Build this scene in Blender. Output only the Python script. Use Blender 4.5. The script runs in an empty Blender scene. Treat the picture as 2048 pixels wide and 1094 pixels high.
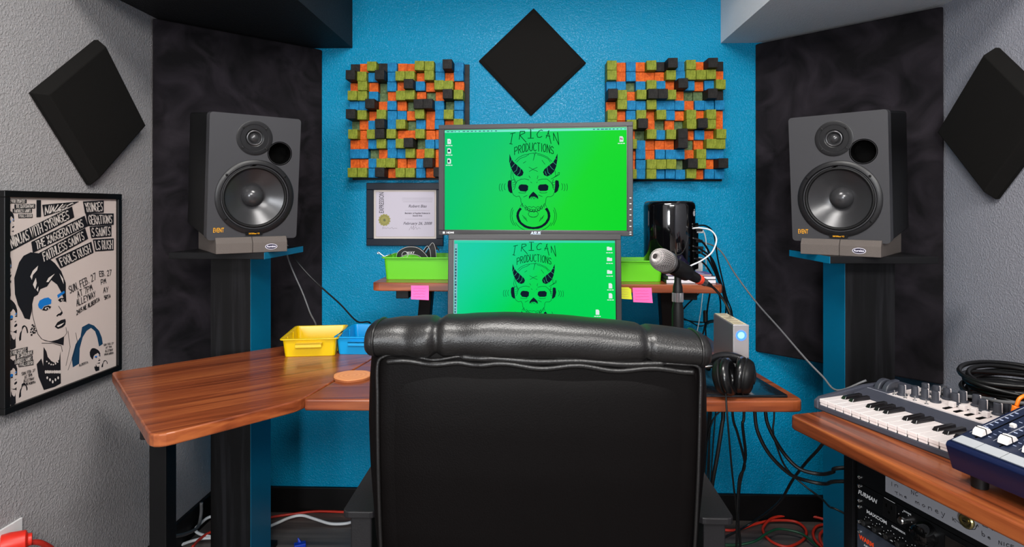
import bpy, bmesh, math, random
from mathutils import Vector, Matrix, Euler
from mathutils.geometry import tessellate_polygon
R = math.radians
SC = bpy.context.scene
COL = SC.collection

# ------------------------------------------------------------------ camera
cam = bpy.data.objects.new('camera', bpy.data.cameras.new('camera'))
COL.objects.link(cam)
cam.location = (0, 0, 1.23)
cam.rotation_euler = (R(90), 0, math.atan(42 / 1200))
cam.data.sensor_width = 36
cam.data.lens = 1200 / 2048 * 36
cam.data.shift_y = -(547 - 415) / 2048
cam.data.clip_start = .02
SC.camera = cam
# ------------------------------------------------------------------ world, exposure
SC.view_settings.view_transform = 'Standard'
SC.view_settings.look = 'None'
SC.view_settings.gamma = 1
SC.view_settings.use_curve_mapping = False
SC.view_settings.exposure = 0.0
world = bpy.data.worlds.new('world'); SC.world = world
world.use_nodes = True
world.node_tree.nodes['Background'].inputs[0].default_value = (.8, .85, 1, 1)
world.node_tree.nodes['Background'].inputs[1].default_value = .05

def area(name, loc, target, sx, sy, power, col=(1, 1, 1)):
    l = bpy.data.lights.new(name, 'AREA'); l.shape = 'RECTANGLE'; l.size = sx; l.size_y = sy
    l.energy = power; l.color = col
    o = bpy.data.objects.new(name, l); COL.objects.link(o); o.location = loc
    o.rotation_euler = (Vector(target) - Vector(loc)).to_track_quat('-Z', 'Y').to_euler()
    return o
area('ceiling_light_glow', (.0, .75, 2.385), (.0, .95, 0), .7, .4, 30, (1, .97, .93))
area('rear_ceiling_light_glow', (.35, -1.4, 2.385), (.1, 1.2, 1.0), 1.1, .7, 110, (1, .97, .93))
area('rear_low_fill', (-.85, -2.9, 1.35), (-.4, 2, .8), .6, 1.1, 80, (.94, .97, 1))  # added unseen lamp, low at rear left, shaped for the light under the desk

# ------------------------------------------------------------------ materials
def lin(c):
    return tuple((v / 255 / 12.92 if v / 255 <= .04045 else ((v / 255 + .055) / 1.055) ** 2.4) for v in c) + (1,)
MATS = {}
def mat(name, col, rough=.5, metal=0, bump=None, spec=.5, emit=0, coat=0, alpha=1, trans=0, mottle=0, sheen=0):
    if name in MATS: return MATS[name]
    m = bpy.data.materials.new(name); m.use_nodes = True
    nt = m.node_tree; b = nt.nodes['Principled BSDF']
    b.inputs['Base Color'].default_value = lin(col)
    b.inputs['Roughness'].default_value = rough
    b.inputs['Metallic'].default_value = metal
    b.inputs['Specular IOR Level'].default_value = spec
    b.inputs['Coat Weight'].default_value = coat
    b.inputs['Coat Roughness'].default_value = .08
    b.inputs['Sheen Weight'].default_value = sheen
    if trans: b.inputs['Transmission Weight'].default_value = trans; b.inputs['IOR'].default_value = 1.45
    if emit:
        b.inputs['Emission Color'].default_value = lin(col); b.inputs['Emission Strength'].default_value = emit
    tc = nt.nodes.new('ShaderNodeTexCoord')
    if mottle:
        n = nt.nodes.new('ShaderNodeTexNoise'); n.inputs['Scale'].default_value = mottle[0]; n.inputs['Detail'].default_value = 6
        n.inputs['Distortion'].default_value = mottle[3] if len(mottle) > 3 else 0
        r = nt.nodes.new('ShaderNodeValToRGB')
        r.color_ramp.elements[0].position = .35; r.color_ramp.elements[1].position = .68
        r.color_ramp.elements[0].color = lin(mottle[1]); r.color_ramp.elements[1].color = lin(mottle[2])
        nt.links.new(tc.outputs['Object'], n.inputs['Vector']); nt.links.new(n.outputs['Fac'], r.inputs[0])
        nt.links.new(r.outputs[0], b.inputs['Base Color'])
    if bump:
        kind, scale, strength, dist = bump
        bp = nt.nodes.new('ShaderNodeBump'); bp.inputs['Strength'].default_value = strength; bp.inputs['Distance'].default_value = dist
        if kind == 'vor':
            n = nt.nodes.new('ShaderNodeTexVoronoi'); n.feature = 'SMOOTH_F1'; n.inputs['Scale'].default_value = scale
            out = n.outputs['Distance']
        else:
            n = nt.nodes.new('ShaderNodeTexNoise'); n.inputs['Scale'].default_value = scale; n.inputs['Detail'].default_value = 3
            out = n.outputs['Fac']
        nt.links.new(tc.outputs['Object'], n.inputs['Vector'])
        nt.links.new(out, bp.inputs['Height']); nt.links.new(bp.outputs[0], b.inputs['Normal'])
    MATS[name] = m
    return m

def wall_mat(name, col, col2, rough, strength=.9, spec=.5):
    """sprayed orange-peel plaster: noise blobs of two sizes pushed through a ramp, as bump"""
    m = mat(name, col, rough, spec=spec); nt = m.node_tree; b = nt.nodes['Principled BSDF']
    tc = nt.nodes.new('ShaderNodeTexCoord')
    n1 = nt.nodes.new('ShaderNodeTexNoise'); n1.inputs['Scale'].default_value = 165; n1.inputs['Detail'].default_value = 2.5; n1.inputs['Distortion'].default_value = .6
    n2 = nt.nodes.new('ShaderNodeTexNoise'); n2.inputs['Scale'].default_value = 330; n2.inputs['Detail'].default_value = 1
    r = nt.nodes.new('ShaderNodeValToRGB'); r.color_ramp.elements[0].position = .42; r.color_ramp.elements[1].position = .66
    ad = nt.nodes.new('ShaderNodeMath'); ad.operation = 'MULTIPLY_ADD'; ad.inputs[1].default_value = .35
    bp = nt.nodes.new('ShaderNodeBump'); bp.inputs['Strength'].default_value = strength; bp.inputs['Distance'].default_value = .0014
    for n in (n1, n2): nt.links.new(tc.outputs['Object'], n.inputs['Vector'])
    nt.links.new(n1.outputs['Fac'], r.inputs[0]); nt.links.new(n2.outputs['Fac'], ad.inputs[0]); nt.links.new(r.outputs[0], ad.inputs[2])
    nt.links.new(ad.outputs[0], bp.inputs['Height']); nt.links.new(bp.outputs[0], b.inputs['Normal'])
    n3 = nt.nodes.new('ShaderNodeTexNoise'); n3.inputs['Scale'].default_value = 2.2; n3.inputs['Detail'].default_value = 3
    mx = nt.nodes.new('ShaderNodeMix'); mx.data_type = 'RGBA'
    mx.inputs[6].default_value = lin(col); mx.inputs[7].default_value = lin(col2)
    nt.links.new(tc.outputs['Object'], n3.inputs['Vector']); nt.links.new(n3.outputs['Fac'], mx.inputs[0]); nt.links.new(mx.outputs[2], b.inputs['Base Color'])
    return m

def wood_mat(name, c1, c2, c3, rough=.3, axis=0, rot=0, scale=1, coat=.3, bump=.05):
    m = mat(name, c1, rough, coat=coat); nt = m.node_tree; b = nt.nodes['Principled BSDF']
    tc = nt.nodes.new('ShaderNodeTexCoord'); mp = nt.nodes.new('ShaderNodeMapping')
    mr = nt.nodes.new('ShaderNodeMapping'); mr.inputs['Rotation'].default_value = (0, 0, rot)
    s = [22 * scale] * 3; s[axis] = 1.1 * scale; mp.inputs['Scale'].default_value = s
    n = nt.nodes.new('ShaderNodeTexNoise'); n.inputs['Scale'].default_value = 1.6; n.inputs['Detail'].default_value = 5; n.inputs['Distortion'].default_value = .9
    n2 = nt.nodes.new('ShaderNodeTexNoise'); n2.inputs['Scale'].default_value = 7; n2.inputs['Detail'].default_value = 4
    r = nt.nodes.new('ShaderNodeValToRGB'); e = r.color_ramp.elements
    e[0].position = .33; e[0].color = lin(c2); e[1].position = .68; e[1].color = lin(c3)
    k = e.new(.5); k.color = lin(c1)
    ad = nt.nodes.new('ShaderNodeMath'); ad.operation = 'MULTIPLY_ADD'; ad.inputs[1].default_value = .25; 
    sb = nt.nodes.new('ShaderNodeMath'); sb.operation = 'SUBTRACT'; sb.inputs[1].default_value = .125
    nt.links.new(tc.outputs['Object'], mr.inputs['Vector']); nt.links.new(mr.outputs[0], mp.inputs['Vector'])
    nt.links.new(mp.outputs[0], n.inputs['Vector']); nt.links.new(mp.outputs[0], n2.inputs['Vector'])
    nt.links.new(n2.outputs['Fac'], ad.inputs[0]); nt.links.new(n.outputs['Fac'], ad.inputs[2]); nt.links.new(ad.outputs[0], sb.inputs[0])
    nt.links.new(sb.outputs[0], r.inputs[0]); nt.links.new(r.outputs[0], b.inputs['Base Color'])
    bp = nt.nodes.new('ShaderNodeBump'); bp.inputs['Strength'].default_value = bump; bp.inputs['Distance'].default_value = .002
    nt.links.new(n2.outputs['Fac'], bp.inputs['Height']); nt.links.new(bp.outputs[0], b.inputs['Normal'])
    return m

# ------------------------------------------------------------------ mesh builder
class MB:
    def __init__(s): s.v = []; s.f = []; s.mi = []; s.cur = 0
    def add(s, vs, fs, M=None):
        n = len(s.v)
        s.v += [tuple(M @ Vector(v)) if M else tuple(v) for v in vs]
        s.f += [tuple(i + n for i in f) for f in fs]; s.mi += [s.cur] * len(fs)
        return s
    def box(s, x0, x1, y0, y1, z0, z1, M=None):
        return s.add([(x0, y0, z0), (x1, y0, z0), (x1, y1, z0), (x0, y1, z0), (x0, y0, z1), (x1, y0, z1), (x1, y1, z1), (x0, y1, z1)],
                     [(0, 3, 2, 1), (4, 5, 6, 7), (0, 1, 5, 4), (1, 2, 6, 5), (2, 3, 7, 6), (3, 0, 4, 7)], M)
    def prism(s, pts, z0, z1, M=None):
        """outline in xy (anticlockwise) extruded from z0 to z1"""
        n = len(pts)
        a = sum(pts[i][0] * pts[(i + 1) % n][1] - pts[(i + 1) % n][0] * pts[i][1] for i in range(n))
        if a < 0: pts = pts[::-1]
        return s.add([(x, y, z0) for x, y in pts] + [(x, y, z1) for x, y in pts],
                     [tuple(range(n))[::-1], tuple(range(n, 2 * n))] + [(i, (i + 1) % n, (i + 1) % n + n, i + n) for i in range(n)], M)
    def loft(s, loops, cap=True, M=None, close=False):
        n = len(loops[0]); vs = [p for l in loops for p in l]; fs = []
        m = len(loops)
        for j in range(m if close else m - 1):
            k = (j + 1) % m
            for i in range(n):
                fs.append((j * n + i, j * n + (i + 1) % n, k * n + (i + 1) % n, k * n + i))
        if cap and not close: fs += [tuple(range(n))[::-1], tuple(range((m - 1) * n, m * n))]
        return s.add(vs, fs, M)
    def lathe(s, prof, n=32, M=None, cap=False):
        """profile (r, h) turned about local z"""
        return s.loft([[(r * math.cos(2 * math.pi * i / n), r * math.sin(2 * math.pi * i / n), h) for i in range(n)] for r, h in prof], cap, M)
    def ellip(s, c, rx, ry, rz, n=20, m=12, M=None):
        loops = []
        for j in range(m + 1):
            t = -math.pi / 2 + math.pi * j / m; cr = max(math.cos(t), .001)
            loops.append([(c[0] + rx * cr * math.cos(2 * math.pi * i / n), c[1] + ry * cr * math.sin(2 * math.pi * i / n), c[2] + rz * math.sin(t)) for i in range(n)])
        return s.loft(loops, True, M)
    def tube(s, pts, r, n=10, smooth=True, closed=False, M=None, rad=None):
        P = [Vector(p) for p in pts]
        if smooth and len(P) > 2: P = crom(P, closed)
        m = len(P); up = None; loops = []
        for i in range(m):
            a = P[(i - 1) % m] if (closed or i > 0) else P[0]; b = P[(i + 1) % m] if (closed or i < m - 1) else P[-1]
            t = (b - a).normalized()
            if up is None: up = t.orthogonal().normalized()
            up = (up - t * up.dot(t)).normalized(); w = t.cross(up)
            rr = rad(i / (m - 1)) if rad else r
            loops.append([P[i] + (up * math.cos(2 * math.pi * k / n) + w * math.sin(2 * math.pi * k / n)) * rr for k in range(n)])
        return s.loft(loops, not closed, M, close=closed)
    def torus(s, Rr, r, M=None, n=32, m=10, rz=None):
        return s.loft([[((Rr + r * math.cos(2 * math.pi * k / m)) * math.cos(2 * math.pi * i / n), (Rr + r * math.cos(2 * math.pi * k / m)) * math.sin(2 * math.pi * i / n), (rz or r) * math.sin(2 * math.pi * k / m)) for k in range(m)] for i in range(n)], False, M, close=True)
    def flat(s, poly, fn):
        """filled outline; fn maps 2D to 3D"""
        try: tris = tessellate_polygon([[Vector((x, y, 0)) for x, y in poly]])
        except Exception: return s
        return s.add([fn(*p) for p in poly], [t for t in tris])
    def stroke(s, pts, w, fn):
        for i in range(len(pts) - 1):
            (x0, y0), (x1, y1) = pts[i], pts[i + 1]
            L = math.hypot(x1 - x0, y1 - y0)
            if L < 1e-6: continue
            dx, dy = (x1 - x0) / L * w / 2, (y1 - y0) / L * w / 2
            e = .6
            s.add([fn(x0 - dy - dx * e, y0 + dx - dy * e), fn(x0 + dy - dx * e, y0 - dx - dy * e), fn(x1 + dy + dx * e, y1 - dx + dy * e), fn(x1 - dy + dx * e, y1 + dx + dy * e)], [(0, 1, 2, 3)])
        return s

def crom(P, closed=False, k=6):
    out = []; m = len(P)
    for i in range(m if closed else m - 1):
        p0 = P[(i - 1) % m] if (closed or i > 0) else P[0] * 2 - P[1]
        p1 = P[i]; p2 = P[(i + 1) % m]
        p3 = P[(i + 2) % m] if (closed or i < m - 2) else P[-1] * 2 - P[-2]
        for j in range(k):
            t = j / k
            out.append(.5 * ((2 * p1) + (p2 - p0) * t + (2 * p0 - 5 * p1 + 4 * p2 - p3) * t * t + (3 * p1 - p0 - 3 * p2 + p3) * t ** 3))
    if not closed: out.append(P[-1])
    return out

def rrect(w, h, r, n=5, cx=0, cy=0):
    o = []
    for sx, sy, a in ((1, 1, 0), (-1, 1, 90), (-1, -1, 180), (1, -1, 270)):
        for i in range(n + 1):
            t = R(a + 90 * i / n); o.append((cx + sx * (w / 2 - r) + r * math.cos(t), cy + sy * (h / 2 - r) + r * math.sin(t)))
    return o
def rpoly(pts, rad, n=5):
    """round the corners of a polygon; rad: one radius per corner"""
    o = []; m = len(pts)
    for i in range(m):
        p = Vector(pts[i]); a = (Vector(pts[i - 1]) - p); b = (Vector(pts[(i + 1) % m]) - p)
        r = rad[i] if isinstance(rad, (list, tuple)) else rad
        if r <= 0: o.append(tuple(p)); continue
        a = a.normalized() * min(r, a.length * .45); b = b.normalized() * min(r, b.length * .45)
        for j in range(n + 1):
            t = j / n; o.append(tuple((p + a) * (1 - t) ** 2 + p * 2 * t * (1 - t) + (p + b) * t * t))
    return o

def build(name, mb, m, parent=None, world=False, smooth=False, bevel=0, seg=2, sub=0, auto=None):
    me = bpy.data.meshes.new(name); me.from_pydata(mb.v, [], mb.f)
    ms = m if isinstance(m, (list, tuple)) else [m]
    for x in ms: me.materials.append(x)
    if len(ms) > 1:
        for p, i in zip(me.polygons, mb.mi): p.material_index = i
    bm = bmesh.new(); bm.from_mesh(me)
    if auto is not False: bmesh.ops.recalc_face_normals(bm, faces=bm.faces)
    bm.to_mesh(me); bm.free()
    if smooth:
        me.polygons.foreach_set('use_smooth', [True] * len(me.polygons))
        if smooth is not True: me.set_sharp_from_angle(angle=R(smooth))
    o = bpy.data.objects.new(name, me); COL.objects.link(o)
    if bevel:
        bv = o.modifiers.new('bevel', 'BEVEL'); bv.width = bevel; bv.segments = seg; bv.limit_method = 'ANGLE'; bv.angle_limit = R(35); bv.harden_normals = False
    if sub:
        sm = o.modifiers.new('sub', 'SUBSURF'); sm.levels = sub; sm.render_levels = sub
    if parent:
        o.parent = parent
        if world:
            M = Matrix.Identity(4); q = parent
            while q: M = (q.matrix_parent_inverse @ Matrix.LocRotScale(q.location, q.rotation_euler, q.scale)) @ M; q = q.parent
            o.matrix_parent_inverse = M.inverted()
    return o

def tag(o, label=None, cat=None, group=None, kind=None):
    if label: o['label'] = label
    if cat: o['category'] = cat
    if group: o['group'] = group
    if kind: o['kind'] = kind
    return o
def thing(name, label, cat, loc=(0, 0, 0), rot=(0, 0, 0), group=None):
    o = bpy.data.objects.new(name, None); COL.objects.link(o); o.location = loc; o.rotation_euler = rot
    o.empty_display_size = .05
    return tag(o, label, cat, group)

def text_into(mb, s, size, M, bold=0, shear=0, width=1, align='CENTER', extrude=0):
    """lettering of the built-in font added to a mesh builder; text lies in local xy of M"""
    cu = bpy.data.curves.new('t', 'FONT'); cu.body = s; cu.size = size; cu.offset = bold; cu.shear = shear
    cu.align_x = align; cu.align_y = 'CENTER'; cu.resolution_u = 3; cu.extrude = extrude
    o = bpy.data.objects.new('t', cu); COL.objects.link(o)
    dg = bpy.context.evaluated_depsgraph_get(); me = bpy.data.meshes.new_from_object(o.evaluated_get(dg))
    mb.add([(v.co.x * width, v.co.y, v.co.z) for v in me.vertices], [tuple(p.vertices) for p in me.polygons], M)
    bpy.data.objects.remove(o); bpy.data.curves.remove(cu); bpy.data.meshes.remove(me)
    return mb
def FR(x, y, z):
    """frame for print on a face that looks along -y: text x -> x, text y -> z"""
    return Matrix(((1, 0, 0, x), (0, 0, -1, y), (0, 1, 0, z), (0, 0, 0, 1)))

# printed and drawn outlines, in metres on their own surfaces
DATA = {
 'poster_bands': [[(1.393,1.156),(1.605,1.233),(1.613,1.203),(1.403,1.121)],[(1.471,1.143),(1.651,1.207),(1.664,1.177),(1.476,1.115)],[(1.494,1.113),(1.653,1.172),(1.665,1.141),(1.502,1.083)],[(1.548,1.095),(1.677,1.132),(1.686,1.1),(1.565,1.067)],[(1.645,1.247),(1.727,1.251),(1.727,1.215),(1.653,1.213)],[(1.655,1.213),(1.769,1.212),(1.769,1.178),(1.664,1.177)],[(1.67,1.175),(1.759,1.177),(1.759,1.143),(1.677,1.142)],[(1.683,1.138),(1.769,1.137),(1.769,1.101),(1.692,1.103)],[(1.505,1.237),(1.631,1.247),(1.568,1.221),(1.511,1.207)],[(1.389,1.249),(1.457,1.25),(1.457,1.241),(1.389,1.24)],[(1.422,1.238),(1.483,1.239),(1.483,1.228),(1.422,1.228)],[(1.417,1.227),(1.473,1.227),(1.473,1.217),(1.417,1.217)],[(1.433,1.214),(1.475,1.214),(1.475,1.204),(1.433,1.204)],[(1.487,1.249),(1.501,1.249),(1.501,1.206),(1.487,1.205)],[(1.391,0.883),(1.46,0.881),(1.46,0.868),(1.391,0.87)],[(1.425,0.872),(1.476,0.869),(1.476,0.858),(1.425,0.859)],[(1.419,0.858),(1.475,0.856),(1.475,0.843),(1.419,0.845)],[(1.433,0.846),(1.478,0.844),(1.478,0.831),(1.434,0.837)]],
 'poster_white': [[(1.415,1.131),(1.407,1.156),(1.422,1.134),(1.414,1.159)],[(1.426,1.135),(1.418,1.16)],[(1.43,1.137),(1.422,1.162),(1.437,1.14),(1.429,1.164)],[(1.437,1.167),(1.443,1.148),(1.442,1.142),(1.439,1.143)],[(1.448,1.144),(1.445,1.17),(1.456,1.147)],[(1.447,1.154),(1.451,1.156)],[(1.459,1.172),(1.455,1.173),(1.453,1.167),(1.456,1.162),(1.461,1.16),(1.464,1.154),(1.462,1.149),(1.457,1.151)],[(1.466,1.178),(1.475,1.154),(1.472,1.172),(1.478,1.156),(1.473,1.18)],[(1.485,1.158),(1.478,1.182)],[(1.482,1.183),(1.49,1.186)],[(1.486,1.185),(1.493,1.161)],[(1.499,1.164),(1.492,1.187)],[(1.507,1.167),(1.5,1.19)],[(1.496,1.175),(1.503,1.179)],[(1.517,1.193),(1.512,1.194),(1.51,1.188),(1.513,1.183),(1.518,1.182),(1.521,1.176),(1.519,1.171),(1.514,1.172)],[(1.519,1.197),(1.526,1.187),(1.527,1.2)],[(1.526,1.187),(1.529,1.175)],[(1.536,1.178),(1.529,1.201),(1.536,1.202),(1.539,1.197),(1.539,1.192),(1.533,1.188)],[(1.536,1.19),(1.544,1.181)],[(1.548,1.183),(1.542,1.205)],[(1.553,1.184),(1.547,1.207),(1.561,1.187),(1.555,1.21)],[(1.567,1.211),(1.563,1.213),(1.56,1.207),(1.561,1.199),(1.565,1.191),(1.569,1.19),(1.571,1.196),(1.57,1.202),(1.566,1.201)],[(1.578,1.218),(1.569,1.215),(1.575,1.193),(1.584,1.196)],[(1.572,1.204),(1.579,1.208)],[(1.59,1.22),(1.585,1.221),(1.582,1.215),(1.585,1.21),(1.591,1.209),(1.594,1.204),(1.591,1.199),(1.586,1.2)],[(1.484,1.143),(1.491,1.145)],[(1.487,1.144),(1.491,1.124)],[(1.497,1.126),(1.493,1.146)],[(1.505,1.129),(1.5,1.149)],[(1.495,1.136),(1.502,1.139)],[(1.51,1.152),(1.503,1.15),(1.507,1.13),(1.515,1.132)],[(1.505,1.14),(1.511,1.143)],[(1.523,1.135),(1.525,1.157)],[(1.518,1.155),(1.53,1.137)],[(1.533,1.138),(1.531,1.16),(1.541,1.141)],[(1.532,1.146),(1.537,1.148)],[(1.546,1.162),(1.542,1.164),(1.54,1.158),(1.541,1.151),(1.544,1.144),(1.548,1.143),(1.55,1.148),(1.549,1.153),(1.545,1.152)],[(1.557,1.165),(1.553,1.167),(1.55,1.162),(1.551,1.154),(1.555,1.147),(1.559,1.147),(1.561,1.152),(1.559,1.157),(1.556,1.156)],[(1.566,1.172),(1.558,1.169),(1.565,1.149),(1.573,1.151)],[(1.562,1.159),(1.568,1.162)],[(1.575,1.152),(1.569,1.173),(1.576,1.174),(1.579,1.17),(1.579,1.165),(1.572,1.162)],[(1.576,1.163),(1.583,1.155)],[(1.586,1.156),(1.584,1.178),(1.595,1.159)],[(1.585,1.164),(1.59,1.166)],[(1.59,1.18),(1.599,1.183)],[(1.595,1.182),(1.602,1.161)],[(1.611,1.164),(1.603,1.185)],[(1.612,1.188),(1.61,1.183),(1.612,1.174),(1.618,1.166),(1.622,1.17),(1.62,1.18),(1.615,1.188),(1.612,1.188)],[(1.627,1.169),(1.619,1.191),(1.636,1.172),(1.628,1.193)],[(1.64,1.195),(1.635,1.196),(1.633,1.19),(1.636,1.186),(1.642,1.185),(1.646,1.179),(1.643,1.175),(1.638,1.176)],[(1.512,1.115),(1.505,1.113),(1.511,1.091)],[(1.508,1.102),(1.513,1.105)],[(1.52,1.094),(1.517,1.117),(1.527,1.096)],[(1.519,1.103),(1.523,1.104)],[(1.531,1.098),(1.524,1.12)],[(1.528,1.121),(1.535,1.124)],[(1.532,1.122),(1.538,1.1)],[(1.544,1.103),(1.537,1.124)],[(1.551,1.105),(1.544,1.127)],[(1.541,1.113),(1.547,1.116)],[(1.547,1.128),(1.553,1.106),(1.559,1.108)],[(1.563,1.134),(1.556,1.131),(1.562,1.109),(1.569,1.112)],[(1.559,1.12),(1.564,1.123)],[(1.573,1.134),(1.569,1.136),(1.567,1.13),(1.57,1.125),(1.575,1.124),(1.578,1.118),(1.575,1.114),(1.571,1.115)],[(1.583,1.138),(1.578,1.139),(1.576,1.134),(1.579,1.129),(1.584,1.127),(1.587,1.122),(1.585,1.117),(1.581,1.119)],[(1.597,1.143),(1.593,1.145),(1.591,1.139),(1.594,1.134),(1.599,1.133),(1.602,1.127),(1.6,1.123),(1.595,1.124)],[(1.606,1.125),(1.603,1.148),(1.614,1.128)],[(1.605,1.134),(1.609,1.135)],[(1.618,1.129),(1.611,1.151)],[(1.622,1.131),(1.615,1.153),(1.63,1.133),(1.622,1.155)],[(1.625,1.156),(1.632,1.159)],[(1.629,1.158),(1.636,1.136)],[(1.644,1.16),(1.639,1.161),(1.637,1.156),(1.64,1.151),(1.646,1.149),(1.649,1.144),(1.647,1.139),(1.642,1.141)],[(1.567,1.095),(1.559,1.093),(1.57,1.073)],[(1.565,1.083),(1.57,1.086)],[(1.574,1.097),(1.573,1.092),(1.577,1.084),(1.583,1.076),(1.586,1.08),(1.583,1.089),(1.577,1.097),(1.574,1.097)],[(1.585,1.101),(1.584,1.096),(1.588,1.087),(1.594,1.079),(1.597,1.083),(1.594,1.093),(1.588,1.1),(1.585,1.101)],[(1.593,1.103),(1.603,1.082),(1.61,1.084)],[(1.614,1.106),(1.609,1.107),(1.607,1.102),(1.61,1.097),(1.617,1.096),(1.621,1.09),(1.618,1.086),(1.613,1.087)],[(1.631,1.09),(1.622,1.111),(1.63,1.112),(1.634,1.108),(1.634,1.102),(1.627,1.099)],[(1.63,1.101),(1.64,1.092)],[(1.634,1.115),(1.641,1.097),(1.646,1.094),(1.65,1.098),(1.643,1.117)],[(1.657,1.118),(1.651,1.12),(1.649,1.114),(1.652,1.109),(1.658,1.107),(1.662,1.102),(1.659,1.097),(1.654,1.099)],[(1.667,1.099),(1.659,1.122)],[(1.675,1.102),(1.668,1.125)],[(1.663,1.11),(1.672,1.114)],[(1.652,1.242),(1.658,1.23),(1.66,1.243)],[(1.658,1.23),(1.661,1.218)],[(1.667,1.218),(1.662,1.243),(1.669,1.242),(1.671,1.236),(1.671,1.231),(1.665,1.229)],[(1.668,1.23),(1.674,1.218)],[(1.679,1.219),(1.675,1.243)],[(1.683,1.219),(1.679,1.244),(1.691,1.219),(1.688,1.244)],[(1.699,1.241),(1.695,1.244),(1.692,1.239),(1.692,1.23),(1.694,1.221),(1.698,1.219),(1.7,1.224),(1.7,1.231),(1.697,1.231)],[(1.71,1.245),(1.702,1.245),(1.703,1.219),(1.711,1.22)],[(1.702,1.232),(1.709,1.234)],[(1.721,1.243),(1.717,1.245),(1.713,1.24),(1.715,1.234),(1.72,1.231),(1.721,1.224),(1.718,1.22),(1.714,1.223)],[(1.673,1.204),(1.669,1.208),(1.666,1.203),(1.667,1.194),(1.671,1.184),(1.674,1.182),(1.676,1.187),(1.675,1.194),(1.672,1.194)],[(1.683,1.208),(1.675,1.208),(1.68,1.182),(1.688,1.182)],[(1.678,1.195),(1.684,1.196)],[(1.691,1.182),(1.686,1.208),(1.693,1.206),(1.696,1.2),(1.695,1.195),(1.689,1.194)],[(1.692,1.194),(1.699,1.182)],[(1.701,1.182),(1.702,1.207),(1.709,1.182)],[(1.702,1.192),(1.707,1.192)],[(1.709,1.207),(1.718,1.207)],[(1.713,1.207),(1.716,1.183)],[(1.725,1.183),(1.723,1.207)],[(1.732,1.207),(1.729,1.202),(1.729,1.193),(1.732,1.183),(1.736,1.185),(1.737,1.196),(1.735,1.206),(1.732,1.207)],[(1.741,1.183),(1.739,1.207),(1.749,1.183),(1.748,1.207)],[(1.761,1.204),(1.756,1.207),(1.752,1.202),(1.754,1.196),(1.759,1.193),(1.76,1.187),(1.757,1.183),(1.752,1.186)],[(1.685,1.168),(1.681,1.171),(1.678,1.166),(1.68,1.16),(1.686,1.157),(1.688,1.15),(1.685,1.147),(1.681,1.149)],[(1.702,1.168),(1.697,1.171),(1.694,1.166),(1.696,1.16),(1.701,1.157),(1.703,1.15),(1.701,1.147),(1.696,1.15)],[(1.707,1.147),(1.708,1.171),(1.715,1.147)],[(1.707,1.156),(1.712,1.156)],[(1.719,1.147),(1.717,1.171)],[(1.724,1.147),(1.722,1.171),(1.732,1.147),(1.73,1.172)],[(1.733,1.172),(1.741,1.172)],[(1.737,1.172),(1.738,1.147)],[(1.753,1.169),(1.749,1.172),(1.745,1.167),(1.746,1.161),(1.751,1.158),(1.753,1.151),(1.749,1.147),(1.745,1.15)],[(1.69,1.133),(1.696,1.108),(1.703,1.108)],[(1.71,1.13),(1.705,1.133),(1.702,1.128),(1.705,1.122),(1.71,1.118),(1.713,1.111),(1.71,1.107),(1.705,1.111)],[(1.722,1.107),(1.718,1.133),(1.725,1.131),(1.728,1.125),(1.727,1.12),(1.72,1.119)],[(1.724,1.119),(1.73,1.107)],[(1.73,1.133),(1.732,1.112),(1.736,1.107),(1.74,1.11),(1.739,1.132)],[(1.751,1.129),(1.746,1.132),(1.743,1.127),(1.744,1.121),(1.75,1.117),(1.751,1.11),(1.748,1.106),(1.744,1.11)],[(1.755,1.106),(1.754,1.132)],[(1.763,1.106),(1.763,1.132)],[(1.754,1.119),(1.763,1.12)],[(1.514,1.212),(1.514,1.233),(1.522,1.214),(1.527,1.235)],[(1.527,1.215),(1.534,1.235)],[(1.531,1.216),(1.542,1.236),(1.539,1.217),(1.556,1.237)],[(1.572,1.239),(1.553,1.223),(1.546,1.218),(1.545,1.22)],[(1.553,1.22),(1.586,1.24),(1.561,1.221)],[(1.565,1.227),(1.571,1.228)],[(1.608,1.24),(1.606,1.242),(1.592,1.237),(1.585,1.233),(1.587,1.231),(1.578,1.226),(1.568,1.223),(1.568,1.224)]],
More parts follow.
